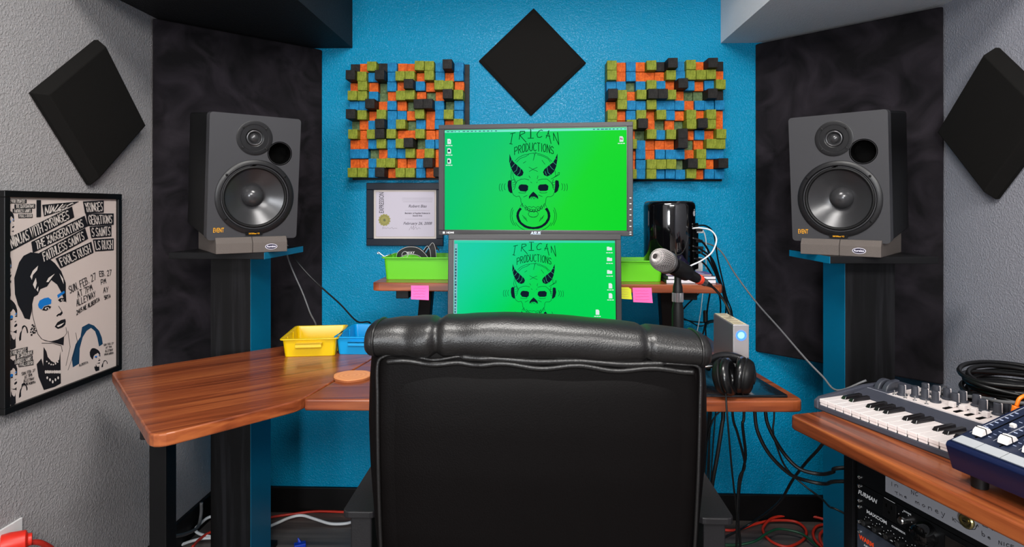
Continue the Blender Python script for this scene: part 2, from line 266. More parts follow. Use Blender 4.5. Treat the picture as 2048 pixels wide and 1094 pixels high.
 'poster_white_small': [[(1.394,1.242),(1.394,1.248),(1.396,1.242),(1.396,1.248)],[(1.397,1.242),(1.397,1.248)],[(1.399,1.242),(1.399,1.248),(1.401,1.242),(1.401,1.248)],[(1.404,1.248),(1.404,1.243),(1.403,1.242),(1.402,1.242)],[(1.405,1.242),(1.406,1.248),(1.408,1.242)],[(1.406,1.244),(1.407,1.244)],[(1.411,1.247),(1.41,1.248),(1.409,1.247),(1.409,1.245),(1.41,1.244),(1.411,1.243),(1.41,1.242),(1.408,1.243)],[(1.413,1.248),(1.414,1.242),(1.415,1.246),(1.415,1.242),(1.416,1.248)],[(1.417,1.242),(1.417,1.248)],[(1.419,1.248),(1.421,1.248)],[(1.42,1.248),(1.42,1.242)],[(1.422,1.242),(1.422,1.248)],[(1.424,1.242),(1.424,1.248)],[(1.422,1.245),(1.424,1.245)],[(1.429,1.248),(1.428,1.248),(1.427,1.247),(1.427,1.246),(1.429,1.245),(1.429,1.243),(1.428,1.242),(1.427,1.243)],[(1.43,1.249),(1.431,1.245),(1.433,1.249)],[(1.431,1.245),(1.431,1.242)],[(1.434,1.242),(1.434,1.249),(1.436,1.248),(1.436,1.247),(1.436,1.245),(1.434,1.245)],[(1.435,1.245),(1.436,1.242)],[(1.438,1.242),(1.438,1.249)],[(1.439,1.242),(1.439,1.249),(1.442,1.242),(1.442,1.249)],[(1.445,1.248),(1.444,1.249),(1.443,1.248),(1.442,1.245),(1.443,1.243),(1.444,1.242),(1.445,1.244),(1.445,1.245),(1.444,1.245)],[(1.448,1.249),(1.446,1.249),(1.446,1.242),(1.448,1.243)],[(1.446,1.246),(1.448,1.246)],[(1.452,1.248),(1.451,1.249),(1.449,1.248),(1.45,1.246),(1.451,1.245),(1.452,1.244),(1.451,1.243),(1.449,1.243)],[(1.426,1.237),(1.428,1.237)],[(1.427,1.237),(1.427,1.229)],[(1.429,1.229),(1.429,1.237)],[(1.432,1.229),(1.432,1.237)],[(1.429,1.233),(1.432,1.233)],[(1.435,1.237),(1.433,1.237),(1.433,1.229),(1.435,1.229)],[(1.433,1.233),(1.435,1.233)],[(1.438,1.229),(1.441,1.237)],[(1.438,1.237),(1.441,1.229)],[(1.442,1.229),(1.443,1.237),(1.444,1.229)],[(1.442,1.232),(1.444,1.232)],[(1.448,1.236),(1.447,1.237),(1.446,1.235),(1.445,1.233),(1.446,1.23),(1.447,1.229),(1.448,1.231),(1.448,1.233),(1.447,1.233)],[(1.451,1.236),(1.45,1.237),(1.449,1.235),(1.449,1.233),(1.449,1.23),(1.45,1.23),(1.451,1.231),(1.451,1.233),(1.45,1.233)],[(1.455,1.237),(1.452,1.237),(1.452,1.23),(1.455,1.23)],[(1.452,1.233),(1.454,1.234)],[(1.456,1.23),(1.456,1.237),(1.458,1.237),(1.458,1.235),(1.458,1.233),(1.456,1.233)],[(1.457,1.233),(1.458,1.23)],[(1.459,1.23),(1.461,1.237),(1.462,1.23)],[(1.46,1.232),(1.461,1.232)],[(1.463,1.237),(1.466,1.237)],[(1.464,1.237),(1.464,1.23)],[(1.467,1.23),(1.467,1.237)],[(1.47,1.237),(1.469,1.236),(1.469,1.233),(1.469,1.23),(1.471,1.231),(1.471,1.234),(1.471,1.237),(1.47,1.237)],[(1.472,1.23),(1.472,1.237),(1.475,1.23),(1.475,1.237)],[(1.479,1.236),(1.477,1.237),(1.476,1.236),(1.477,1.234),(1.478,1.233),(1.479,1.231),(1.477,1.23),(1.476,1.231)],[(1.423,1.225),(1.421,1.225),(1.421,1.218)],[(1.421,1.222),(1.423,1.222)],[(1.424,1.218),(1.425,1.225),(1.427,1.218)],[(1.425,1.221),(1.426,1.221)],[(1.428,1.218),(1.428,1.225)],[(1.429,1.225),(1.432,1.225)],[(1.431,1.225),(1.431,1.218)],[(1.433,1.218),(1.433,1.225)],[(1.435,1.218),(1.435,1.225)],[(1.433,1.222),(1.435,1.222)],[(1.436,1.225),(1.436,1.218),(1.438,1.218)],[(1.442,1.225),(1.439,1.225),(1.439,1.218),(1.442,1.218)],[(1.439,1.222),(1.441,1.222)],[(1.445,1.225),(1.444,1.225),(1.443,1.224),(1.443,1.222),(1.445,1.221),(1.445,1.219),(1.444,1.218),(1.443,1.219)],[(1.448,1.225),(1.447,1.225),(1.446,1.224),(1.446,1.222),(1.448,1.221),(1.448,1.219),(1.447,1.218),(1.446,1.219)],[(1.453,1.225),(1.452,1.225),(1.451,1.224),(1.451,1.222),(1.453,1.221),(1.453,1.219),(1.452,1.218),(1.451,1.219)],[(1.454,1.218),(1.456,1.226),(1.457,1.218)],[(1.455,1.221),(1.456,1.221)],[(1.458,1.218),(1.458,1.226)],[(1.46,1.218),(1.46,1.226),(1.462,1.218),(1.462,1.226)],[(1.463,1.226),(1.466,1.226)],[(1.464,1.226),(1.464,1.218)],[(1.469,1.225),(1.468,1.226),(1.467,1.224),(1.467,1.222),(1.469,1.221),(1.469,1.219),(1.468,1.218),(1.467,1.219)],[(1.438,1.213),(1.436,1.213),(1.436,1.206)],[(1.436,1.209),(1.438,1.21)],[(1.441,1.213),(1.44,1.211),(1.439,1.209),(1.44,1.206),(1.442,1.206),(1.442,1.21),(1.442,1.212),(1.441,1.213)],[(1.445,1.213),(1.444,1.211),(1.443,1.209),(1.444,1.206),(1.446,1.206),(1.446,1.21),(1.446,1.212),(1.445,1.213)],[(1.447,1.213),(1.447,1.206),(1.45,1.206)],[(1.454,1.212),(1.452,1.213),(1.451,1.211),(1.452,1.21),(1.453,1.209),(1.454,1.207),(1.452,1.206),(1.451,1.207)],[(1.457,1.206),(1.457,1.213),(1.459,1.213),(1.46,1.211),(1.459,1.209),(1.457,1.209)],[(1.458,1.209),(1.46,1.206)],[(1.461,1.213),(1.461,1.207),(1.462,1.206),(1.464,1.207),(1.464,1.213)],[(1.468,1.212),(1.466,1.213),(1.465,1.211),(1.465,1.21),(1.467,1.209),(1.468,1.207),(1.466,1.206),(1.465,1.207)],[(1.469,1.206),(1.469,1.213)],[(1.472,1.206),(1.472,1.213)],[(1.469,1.209),(1.472,1.209)],[(1.396,0.871),(1.396,0.881),(1.398,0.871),(1.398,0.881)],[(1.4,0.871),(1.4,0.881)],[(1.401,0.871),(1.401,0.881),(1.404,0.871),(1.404,0.881)],[(1.406,0.881),(1.406,0.873),(1.406,0.871),(1.405,0.872)],[(1.408,0.871),(1.409,0.881),(1.41,0.871)],[(1.408,0.875),(1.41,0.875)],[(1.413,0.879),(1.412,0.881),(1.411,0.879),(1.411,0.876),(1.413,0.875),(1.413,0.872),(1.412,0.871),(1.411,0.872)],[(1.416,0.88),(1.417,0.871),(1.417,0.878),(1.418,0.871),(1.418,0.88)],[(1.42,0.871),(1.42,0.88)],[(1.421,0.88),(1.424,0.88)],[(1.423,0.88),(1.423,0.871)],[(1.425,0.871),(1.425,0.88)],[(1.427,0.871),(1.427,0.88)],[(1.425,0.875),(1.427,0.876)],[(1.432,0.879),(1.431,0.88),(1.43,0.878),(1.43,0.876),(1.432,0.874),(1.432,0.872),(1.431,0.87),(1.43,0.872)],[(1.433,0.88),(1.434,0.875),(1.436,0.88)],[(1.434,0.875),(1.434,0.87)],[(1.437,0.87),(1.437,0.88),(1.439,0.879),(1.439,0.877),(1.439,0.875),(1.437,0.875)],[(1.438,0.875),(1.439,0.87)],[(1.441,0.87),(1.441,0.88)],[(1.442,0.87),(1.442,0.88),(1.445,0.87),(1.445,0.88)],[(1.448,0.878),(1.447,0.88),(1.446,0.878),(1.445,0.874),(1.446,0.871),(1.447,0.87),(1.448,0.872),(1.448,0.874),(1.447,0.874)],[(1.451,0.88),(1.449,0.88),(1.449,0.87),(1.451,0.87)],[(1.449,0.875),(1.451,0.875)],[(1.455,0.878),(1.454,0.88),(1.453,0.878),(1.453,0.875),(1.454,0.874),(1.455,0.871),(1.454,0.87),(1.452,0.871)],[(1.428,0.87),(1.431,0.87)],[(1.429,0.87),(1.429,0.86)],[(1.431,0.86),(1.431,0.869)],[(1.433,0.86),(1.433,0.869)],[(1.431,0.865),(1.433,0.865)],[(1.436,0.869),(1.434,0.869),(1.434,0.86),(1.436,0.86)],[(1.434,0.865),(1.436,0.865)],[(1.439,0.86),(1.441,0.869)],[(1.439,0.869),(1.441,0.86)],[(1.442,0.86),(1.443,0.869),(1.444,0.86)],[(1.442,0.864),(1.443,0.864)],[(1.447,0.868),(1.446,0.869),(1.445,0.867),(1.445,0.864),(1.445,0.861),(1.446,0.86),(1.447,0.862),(1.447,0.864),(1.446,0.864)],[(1.45,0.867),(1.449,0.869),(1.448,0.867),(1.448,0.864),(1.448,0.861),(1.449,0.86),(1.45,0.862),(1.45,0.864),(1.449,0.864)],[(1.453,0.869),(1.451,0.869),(1.451,0.86),(1.453,0.86)],[(1.451,0.864),(1.452,0.865)],[(1.454,0.86),(1.454,0.869),(1.455,0.868),(1.456,0.866),(1.455,0.864),(1.454,0.864)],[(1.454,0.864),(1.456,0.86)],[(1.457,0.86),(1.458,0.868),(1.459,0.86)],[(1.457,0.863),(1.458,0.863)],[(1.46,0.868),(1.462,0.868)],[(1.461,0.868),(1.461,0.86)],[(1.463,0.86),(1.463,0.868)],[(1.465,0.868),(1.465,0.867),(1.464,0.863),(1.465,0.86),(1.466,0.861),(1.467,0.864),(1.466,0.868),(1.465,0.868)],[(1.467,0.86),(1.467,0.868),(1.47,0.86),(1.47,0.868)],[(1.473,0.867),(1.472,0.868),(1.471,0.866),(1.471,0.864),(1.472,0.863),(1.473,0.861),(1.472,0.86),(1.47,0.861)],[(1.425,0.856),(1.423,0.856),(1.423,0.847)],[(1.423,0.852),(1.424,0.852)],[(1.426,0.847),(1.427,0.856),(1.428,0.847)],[(1.426,0.85),(1.428,0.85)],[(1.43,0.847),(1.43,0.856)],[(1.431,0.856),(1.433,0.856)],[(1.432,0.856),(1.432,0.846)],[(1.434,0.846),(1.434,0.856)],[(1.437,0.846),(1.437,0.856)],[(1.434,0.851),(1.437,0.851)],[(1.438,0.856),(1.438,0.846),(1.44,0.846)],[(1.443,0.855),(1.441,0.856),(1.441,0.846),(1.443,0.846)],[(1.441,0.851),(1.443,0.851)],[(1.447,0.854),(1.445,0.855),(1.444,0.853),(1.445,0.851),(1.446,0.85),(1.446,0.847),(1.445,0.846),(1.444,0.847)],[(1.45,0.854),(1.449,0.855),(1.448,0.853),(1.448,0.851),(1.449,0.85),(1.45,0.847),(1.449,0.846),(1.447,0.847)],[(1.455,0.854),(1.454,0.855),(1.453,0.853),(1.453,0.851),(1.455,0.85),(1.455,0.847),(1.454,0.846),(1.453,0.847)],[(1.456,0.846),(1.457,0.855),(1.458,0.846)],[(1.456,0.849),(1.458,0.849)],[(1.46,0.846),(1.46,0.855)],[(1.461,0.845),(1.461,0.855),(1.464,0.845),(1.464,0.854)],[(1.465,0.854),(1.467,0.854)],[(1.466,0.854),(1.466,0.845)],[(1.471,0.853),(1.469,0.854),(1.468,0.852),(1.469,0.85),(1.47,0.849),(1.471,0.847),(1.469,0.845),(1.468,0.846)],[(1.439,0.844),(1.436,0.844),(1.437,0.838)],[(1.437,0.841),(1.439,0.841)],[(1.442,0.844),(1.441,0.843),(1.441,0.84),(1.442,0.837),(1.443,0.838),(1.444,0.841),(1.443,0.844),(1.442,0.844)],[(1.446,0.844),(1.445,0.843),(1.445,0.84),(1.446,0.837),(1.447,0.837),(1.448,0.841),(1.447,0.843),(1.446,0.844)],[(1.448,0.844),(1.449,0.836),(1.452,0.836)],[(1.456,0.842),(1.454,0.843),(1.453,0.842),(1.453,0.84),(1.455,0.839),(1.456,0.837),(1.455,0.836),(1.453,0.837)],[(1.459,0.835),(1.459,0.843),(1.461,0.843),(1.462,0.841),(1.462,0.839),(1.459,0.839)],[(1.46,0.839),(1.462,0.835)],[(1.463,0.843),(1.463,0.836),(1.465,0.835),(1.466,0.836),(1.466,0.843)],[(1.471,0.841),(1.469,0.843),(1.468,0.841),(1.468,0.839),(1.47,0.838),(1.471,0.835),(1.469,0.834),(1.468,0.835)],[(1.472,0.834),(1.472,0.842)],[(1.475,0.833),(1.475,0.842)],[(1.472,0.838),(1.475,0.838)]],
 'poster_black': [[(1.599,1.014),(1.595,1.016),(1.593,1.011),(1.596,1.006),(1.601,1.005),(1.603,0.999),(1.601,0.996),(1.597,0.997)],[(1.601,1.017),(1.606,1.001),(1.61,0.998),(1.612,1.002),(1.608,1.019)],[(1.616,1.0),(1.611,1.02),(1.623,1.002),(1.618,1.022)],[(1.627,1.003),(1.627,1.005)],[(1.638,1.027),(1.631,1.025),(1.637,1.006)],[(1.634,1.015),(1.639,1.018)],[(1.649,1.03),(1.641,1.028),(1.647,1.008),(1.654,1.011)],[(1.644,1.018),(1.649,1.021)],[(1.656,1.011),(1.651,1.031),(1.657,1.031),(1.658,1.027),(1.658,1.023),(1.654,1.021)],[(1.658,1.023),(1.662,1.02),(1.662,1.014),(1.656,1.011)],[(1.668,1.015),(1.668,1.016)],[(1.674,1.033),(1.676,1.037),(1.681,1.034),(1.681,1.029),(1.678,1.017),(1.685,1.02)],[(1.683,1.039),(1.691,1.041),(1.691,1.021)],[(1.626,0.979),(1.626,0.998),(1.633,0.981)],[(1.626,0.987),(1.63,0.988)],[(1.632,1.0),(1.64,1.001)],[(1.636,1.0),(1.64,0.983)],[(1.648,1.003),(1.656,1.005),(1.655,0.986)],[(1.663,0.988),(1.659,1.005),(1.665,1.006),(1.668,1.002),(1.667,0.998),(1.661,0.996)],[(1.673,0.991),(1.671,1.008),(1.676,0.998),(1.676,1.009),(1.682,0.993)],[(1.622,0.956),(1.623,0.975),(1.629,0.957)],[(1.622,0.963),(1.626,0.964)],[(1.628,0.976),(1.631,0.958),(1.637,0.959)],[(1.638,0.978),(1.64,0.96),(1.646,0.961)],[(1.654,0.981),(1.647,0.98),(1.649,0.962),(1.656,0.964)],[(1.648,0.971),(1.653,0.973)],[(1.656,0.982),(1.661,0.974),(1.663,0.983)],[(1.661,0.974),(1.662,0.965)],[(1.665,0.984),(1.67,0.967),(1.67,0.979),(1.673,0.968),(1.672,0.985)],[(1.678,0.969),(1.678,0.986),(1.685,0.97)],[(1.678,0.975),(1.682,0.976)],[(1.684,0.988),(1.689,0.98),(1.691,0.989)],[(1.689,0.98),(1.69,0.972)],[(1.621,0.942),(1.622,0.945),(1.625,0.943),(1.625,0.94),(1.621,0.932),(1.626,0.934)],[(1.631,0.935),(1.63,0.947),(1.627,0.938),(1.632,0.94)],[(1.634,0.946),(1.634,0.948),(1.635,0.936)],[(1.641,0.95),(1.637,0.949),(1.638,0.944),(1.64,0.945),(1.642,0.942),(1.64,0.938),(1.638,0.938)],[(1.647,0.94),(1.646,0.952),(1.652,0.941),(1.651,0.953)],[(1.657,0.955),(1.653,0.953),(1.654,0.942),(1.659,0.943)],[(1.653,0.948),(1.657,0.949)],[(1.664,0.945),(1.665,0.957),(1.669,0.946)],[(1.664,0.949),(1.667,0.95)],[(1.669,0.958),(1.67,0.946),(1.675,0.948)],[(1.677,0.948),(1.676,0.959),(1.679,0.96),(1.68,0.958),(1.679,0.955),(1.676,0.954)],[(1.679,0.955),(1.681,0.954),(1.681,0.95),(1.677,0.948)],[(1.687,0.962),(1.682,0.961),(1.684,0.95),(1.689,0.952)],[(1.683,0.956),(1.687,0.957)],[(1.691,0.952),(1.689,0.963),(1.693,0.963),(1.694,0.961),(1.694,0.959),(1.69,0.957)],[(1.692,0.958),(1.696,0.954)],[(1.696,0.965),(1.701,0.966)],[(1.698,0.965),(1.7,0.955)],[(1.704,0.956),(1.705,0.967),(1.709,0.958)],[(1.705,0.96),(1.708,0.961)],[(1.716,1.043),(1.708,1.044),(1.71,1.029),(1.717,1.028)],[(1.709,1.036),(1.715,1.037)],[(1.72,1.028),(1.718,1.043),(1.724,1.043),(1.725,1.04),(1.723,1.036),(1.719,1.036)],[(1.723,1.036),(1.727,1.033),(1.726,1.029),(1.72,1.028)],[(1.731,1.028),(1.731,1.029)],[(1.74,1.04),(1.743,1.043),(1.747,1.04),(1.746,1.035),(1.741,1.027),(1.748,1.027)],[(1.75,1.043),(1.758,1.043),(1.753,1.027)],[(1.716,1.004),(1.715,1.019),(1.722,1.018),(1.724,1.015),(1.722,1.011),(1.716,1.01)],[(1.727,1.005),(1.728,1.019),(1.731,1.011),(1.733,1.02),(1.736,1.006)],[(1.725,0.978),(1.729,0.994),(1.734,0.979)],[(1.727,0.984),(1.732,0.984)],[(1.736,0.994),(1.741,0.986),(1.745,0.994)],[(1.741,0.986),(1.74,0.979)],[(1.732,0.969),(1.728,0.969),(1.729,0.965),(1.732,0.965),(1.734,0.962),(1.733,0.958),(1.73,0.959)],[(1.736,0.959),(1.734,0.969),(1.739,0.969),(1.74,0.967),(1.739,0.964),(1.735,0.963)],[(1.737,0.964),(1.741,0.959)],[(1.741,0.969),(1.746,0.97)],[(1.744,0.97),(1.745,0.96)],[(1.749,0.96),(1.751,0.97),(1.754,0.961)],[(1.75,0.964),(1.753,0.964)]],
 'poster_black_small': [[(1.445,0.821),(1.443,0.822),(1.442,0.82),(1.443,0.818),(1.445,0.817),(1.445,0.815),(1.444,0.814),(1.443,0.815)],[(1.446,0.822),(1.447,0.815),(1.448,0.814),(1.449,0.815),(1.448,0.821)],[(1.451,0.814),(1.45,0.821),(1.454,0.814),(1.453,0.821)],[(1.455,0.814),(1.455,0.814)],[(1.461,0.821),(1.458,0.821),(1.459,0.814)],[(1.459,0.817),(1.461,0.818)],[(1.465,0.821),(1.462,0.821),(1.463,0.814),(1.466,0.814)],[(1.463,0.817),(1.465,0.818)],[(1.467,0.814),(1.466,0.821),(1.468,0.82),(1.469,0.819),(1.468,0.817),(1.467,0.817)],[(1.468,0.817),(1.47,0.816),(1.469,0.814),(1.467,0.814)],[(1.471,0.814),(1.471,0.814)],[(1.475,0.819),(1.476,0.82),(1.478,0.819),(1.478,0.817),(1.475,0.814),(1.478,0.814)],[(1.479,0.82),(1.482,0.82),(1.48,0.814)],[(1.451,0.803),(1.452,0.811),(1.454,0.803)],[(1.452,0.806),(1.453,0.806)],[(1.455,0.811),(1.458,0.811)],[(1.456,0.811),(1.457,0.803)],[(1.461,0.811),(1.464,0.811),(1.463,0.804)],[(1.466,0.804),(1.465,0.811),(1.468,0.811),(1.468,0.809),(1.468,0.807),(1.465,0.807)],[(1.47,0.804),(1.47,0.811),(1.471,0.807),(1.472,0.811),(1.473,0.804)],[(1.448,0.795),(1.449,0.802),(1.451,0.795)],[(1.449,0.798),(1.45,0.798)],[(1.452,0.802),(1.452,0.795),(1.455,0.795)],[(1.456,0.802),(1.456,0.795),(1.459,0.795)],[(1.463,0.801),(1.46,0.801),(1.46,0.795),(1.463,0.794)],[(1.46,0.798),(1.462,0.798)],[(1.464,0.801),(1.466,0.798),(1.467,0.801)],[(1.466,0.798),(1.466,0.794)],[(1.468,0.801),(1.469,0.794),(1.47,0.799),(1.471,0.794),(1.471,0.801)],[(1.473,0.794),(1.474,0.8),(1.476,0.794)],[(1.473,0.796),(1.475,0.796)],[(1.476,0.8),(1.478,0.797),(1.479,0.8)],[(1.478,0.797),(1.478,0.794)],[(1.443,0.792),(1.444,0.793),(1.445,0.792),(1.445,0.79),(1.444,0.788),(1.446,0.787)],[(1.448,0.787),(1.448,0.792),(1.446,0.789),(1.449,0.789)],[(1.449,0.791),(1.449,0.792),(1.45,0.787)],[(1.452,0.792),(1.451,0.792),(1.451,0.79),(1.452,0.79),(1.453,0.788),(1.453,0.787),(1.451,0.787)],[(1.456,0.787),(1.455,0.792),(1.458,0.786),(1.457,0.792)],[(1.46,0.791),(1.458,0.792),(1.459,0.786),(1.461,0.786)],[(1.458,0.789),(1.46,0.789)],[(1.463,0.786),(1.463,0.791),(1.465,0.786)],[(1.463,0.788),(1.465,0.788)],[(1.465,0.791),(1.466,0.786),(1.468,0.785)],[(1.469,0.785),(1.468,0.791),(1.47,0.79),(1.47,0.789),(1.47,0.788),(1.469,0.788)],[(1.47,0.788),(1.471,0.787),(1.471,0.785),(1.469,0.785)],[(1.473,0.79),(1.471,0.79),(1.472,0.785),(1.474,0.785)],[(1.472,0.788),(1.473,0.788)],[(1.475,0.785),(1.474,0.79),(1.476,0.79),(1.477,0.788),(1.476,0.787),(1.475,0.787)],[(1.475,0.787),(1.477,0.785)],[(1.477,0.79),(1.479,0.79)],[(1.478,0.79),(1.479,0.784)],[(1.481,0.784),(1.481,0.789),(1.483,0.784)],[(1.481,0.786),(1.482,0.786)],[(1.729,0.827),(1.727,0.828),(1.726,0.827),(1.727,0.825),(1.729,0.824),(1.729,0.822),(1.728,0.822),(1.726,0.822)],[(1.73,0.827),(1.73,0.822),(1.732,0.821),(1.733,0.822),(1.733,0.827)],[(1.734,0.821),(1.734,0.827),(1.737,0.821),(1.737,0.827)],[(1.739,0.821),(1.739,0.821)],[(1.745,0.826),(1.742,0.826),(1.743,0.82)],[(1.743,0.823),(1.745,0.823)],[(1.749,0.825),(1.746,0.825),(1.747,0.82),(1.75,0.82)],[(1.747,0.823),(1.749,0.823)],[(1.751,0.819),(1.751,0.825),(1.753,0.825),(1.753,0.823),(1.752,0.822),(1.751,0.822)],[(1.752,0.822),(1.754,0.821),(1.753,0.82),(1.751,0.819)],[(1.755,0.819),(1.756,0.819)],[(1.759,0.823),(1.76,0.824),(1.762,0.823),(1.762,0.821),(1.759,0.819),(1.762,0.818)],[(1.763,0.824),(1.767,0.823),(1.765,0.818)],[(1.735,0.811),(1.736,0.817),(1.739,0.811)],[(1.736,0.814),(1.738,0.814)],[(1.739,0.817),(1.742,0.817)],[(1.741,0.817),(1.741,0.811)],[(1.746,0.816),(1.749,0.816),(1.748,0.81)],[(1.751,0.81),(1.751,0.816),(1.753,0.815),(1.754,0.814),(1.754,0.812),(1.751,0.813)],[(1.756,0.809),(1.756,0.815),(1.757,0.812),(1.758,0.815),(1.759,0.809)],[(1.733,0.801),(1.734,0.808),(1.736,0.801)],[(1.733,0.804),(1.735,0.804)],[(1.736,0.808),(1.737,0.801),(1.74,0.801)],[(1.741,0.808),(1.741,0.801),(1.744,0.8)],[(1.748,0.807),(1.745,0.807),(1.746,0.8),(1.749,0.8)],[(1.745,0.804),(1.748,0.804)],[(1.749,0.807),(1.751,0.803),(1.752,0.807)],[(1.751,0.803),(1.751,0.8)],[(1.753,0.806),(1.755,0.799),(1.755,0.804),(1.756,0.799),(1.756,0.806)],[(1.758,0.799),(1.759,0.806),(1.761,0.799)],[(1.759,0.802),(1.76,0.802)],[(1.762,0.806),(1.764,0.802),(1.765,0.805)],[(1.764,0.802),(1.764,0.799)],[(1.728,0.797),(1.729,0.798),(1.73,0.797),(1.73,0.795),(1.729,0.793),(1.731,0.793)],[(1.734,0.793),(1.732,0.798),(1.731,0.795),(1.734,0.794)],[(1.734,0.797),(1.734,0.798),(1.735,0.793)],[(1.737,0.797),(1.735,0.797),(1.736,0.795),(1.737,0.795),(1.738,0.794),(1.738,0.792),(1.736,0.793)],[(1.74,0.792),(1.739,0.797),(1.743,0.792),(1.741,0.797)],[(1.744,0.797),(1.742,0.797),(1.743,0.792),(1.745,0.792)],[(1.743,0.794),(1.744,0.794)],[(1.748,0.791),(1.747,0.796),(1.75,0.791)],[(1.748,0.793),(1.749,0.793)],[(1.749,0.796),(1.75,0.791),(1.752,0.791)],[(1.753,0.791),(1.752,0.796),(1.754,0.796),(1.754,0.795),(1.754,0.794),(1.753,0.793)],[(1.754,0.794),(1.755,0.792),(1.755,0.791),(1.753,0.791)],[(1.757,0.795),(1.755,0.796),(1.756,0.791),(1.758,0.79)],[(1.755,0.793),(1.757,0.793)],[(1.759,0.79),(1.758,0.795),(1.76,0.795),(1.76,0.794),(1.76,0.793),(1.758,0.793)],[(1.759,0.793),(1.761,0.79)],[(1.761,0.795),(1.763,0.795)],[(1.762,0.795),(1.763,0.79)],[(1.764,0.79),(1.765,0.795),(1.767,0.79)],[(1.765,0.792),(1.766,0.792)],[(1.631,0.787),(1.631,0.793),(1.634,0.787)],[(1.631,0.789),(1.633,0.789)],[(1.634,0.793),(1.635,0.787),(1.639,0.787)],[(1.64,0.787),(1.639,0.793),(1.642,0.793),(1.643,0.792),(1.642,0.791),(1.64,0.79)],[(1.642,0.791),(1.644,0.789),(1.643,0.788),(1.64,0.787)],[(1.648,0.793),(1.644,0.793),(1.645,0.787),(1.649,0.787)],[(1.645,0.79),(1.648,0.791)],[(1.65,0.787),(1.649,0.793),(1.652,0.793),(1.653,0.792),(1.653,0.79),(1.65,0.79)],[(1.651,0.79),(1.654,0.787)],[(1.654,0.793),(1.658,0.793)],[(1.656,0.793),(1.657,0.787)],[(1.66,0.787),(1.661,0.793),(1.664,0.787)],[(1.661,0.79),(1.663,0.79)]],
 'p_ink': [[(1.436,1.095),(1.449,1.11),(1.47,1.117),(1.493,1.113),(1.521,1.101),(1.546,1.083),(1.568,1.059),(1.584,1.025),(1.584,0.998),(1.586,0.972),(1.578,0.981),(1.568,1.003),(1.554,1.025),(1.535,1.039),(1.521,1.024),(1.5,1.02),(1.492,1.007),(1.48,1.003),(1.475,0.986),(1.473,0.966),(1.467,0.948),(1.452,0.954),(1.445,0.969),(1.433,0.99),(1.424,1.018),(1.422,1.058)],[(1.505,0.965),(1.512,0.973),(1.525,0.974),(1.535,0.969),(1.53,0.964),(1.519,0.961),(1.511,0.963)],[(1.557,0.983),(1.564,0.987),(1.576,0.986),(1.584,0.974),(1.572,0.978),(1.565,0.976)],[(1.546,0.914),(1.555,0.924),(1.568,0.928),(1.582,0.928),(1.584,0.921),(1.582,0.912),(1.572,0.907),(1.557,0.906)],[(1.551,0.942),(1.557,0.946),(1.564,0.947),(1.571,0.952),(1.573,0.945),(1.567,0.94),(1.559,0.942),(1.555,0.939)],[(1.5,0.893),(1.514,0.884),(1.535,0.878),(1.557,0.878),(1.578,0.882),(1.576,0.858),(1.561,0.865),(1.539,0.874)],[(1.488,0.83),(1.503,0.841),(1.509,0.82),(1.51,0.869),(1.519,0.855),(1.523,0.84),(1.535,0.826),(1.548,0.817),(1.561,0.823),(1.565,0.844),(1.567,0.758),(1.546,0.755),(1.511,0.757),(1.494,0.796)]],
 'p_ink2': [[(1.524,0.965),(1.524,0.964),(1.523,0.964),(1.522,0.963),(1.52,0.964),(1.519,0.964),(1.518,0.965),(1.518,0.966),(1.518,0.968),(1.519,0.968),(1.52,0.969),(1.522,0.968),(1.523,0.968),(1.524,0.967)],[(1.574,0.981),(1.574,0.98),(1.574,0.979),(1.573,0.979),(1.572,0.979),(1.571,0.98),(1.57,0.98),(1.57,0.981),(1.57,0.982),(1.571,0.982),(1.572,0.983),(1.573,0.983),(1.574,0.982),(1.574,0.981)],[(1.482,0.919),(1.481,0.917),(1.479,0.917),(1.477,0.919),(1.477,0.921),(1.479,0.922),(1.481,0.921)],[(1.478,0.915),(1.477,0.914),(1.475,0.914),(1.473,0.915),(1.473,0.917),(1.475,0.918),(1.477,0.917)],[(1.476,0.924),(1.475,0.922),(1.473,0.922),(1.471,0.924),(1.471,0.926),(1.473,0.927),(1.475,0.926)],[(1.484,0.922),(1.482,0.921),(1.48,0.921),(1.478,0.923),(1.478,0.925),(1.48,0.925),(1.482,0.924)],[(1.481,0.912),(1.48,0.91),(1.477,0.91),(1.475,0.912),(1.475,0.914),(1.477,0.915),(1.48,0.914)],[(1.473,0.921),(1.472,0.92),(1.47,0.92),(1.468,0.922),(1.468,0.923),(1.47,0.924),(1.472,0.923)],[(1.482,0.928),(1.481,0.926),(1.478,0.926),(1.476,0.928),(1.476,0.93),(1.478,0.931),(1.481,0.93)],[(1.485,0.911),(1.484,0.91),(1.481,0.91),(1.479,0.911),(1.479,0.913),(1.481,0.914),(1.484,0.913)],[(1.472,0.915),(1.471,0.914),(1.469,0.914),(1.467,0.916),(1.467,0.917),(1.469,0.918),(1.471,0.917)],[(1.478,0.932),(1.477,0.931),(1.474,0.931),(1.472,0.932),(1.472,0.934),(1.474,0.935),(1.477,0.934)],[(1.489,0.916),(1.488,0.914),(1.485,0.914),(1.483,0.916),(1.483,0.918),(1.485,0.918),(1.488,0.917)],[(1.475,0.908),(1.474,0.906),(1.471,0.906),(1.469,0.908),(1.469,0.91),(1.471,0.911),(1.474,0.91)]],
 'p_blue': [[(1.492,0.981),(1.497,0.991),(1.511,0.995),(1.525,0.995),(1.535,0.987),(1.534,0.977),(1.525,0.976),(1.512,0.975),(1.503,0.967),(1.495,0.973)],[(1.554,0.997),(1.565,1.001),(1.578,1.005),(1.58,0.999),(1.568,0.994),(1.557,0.988)]],
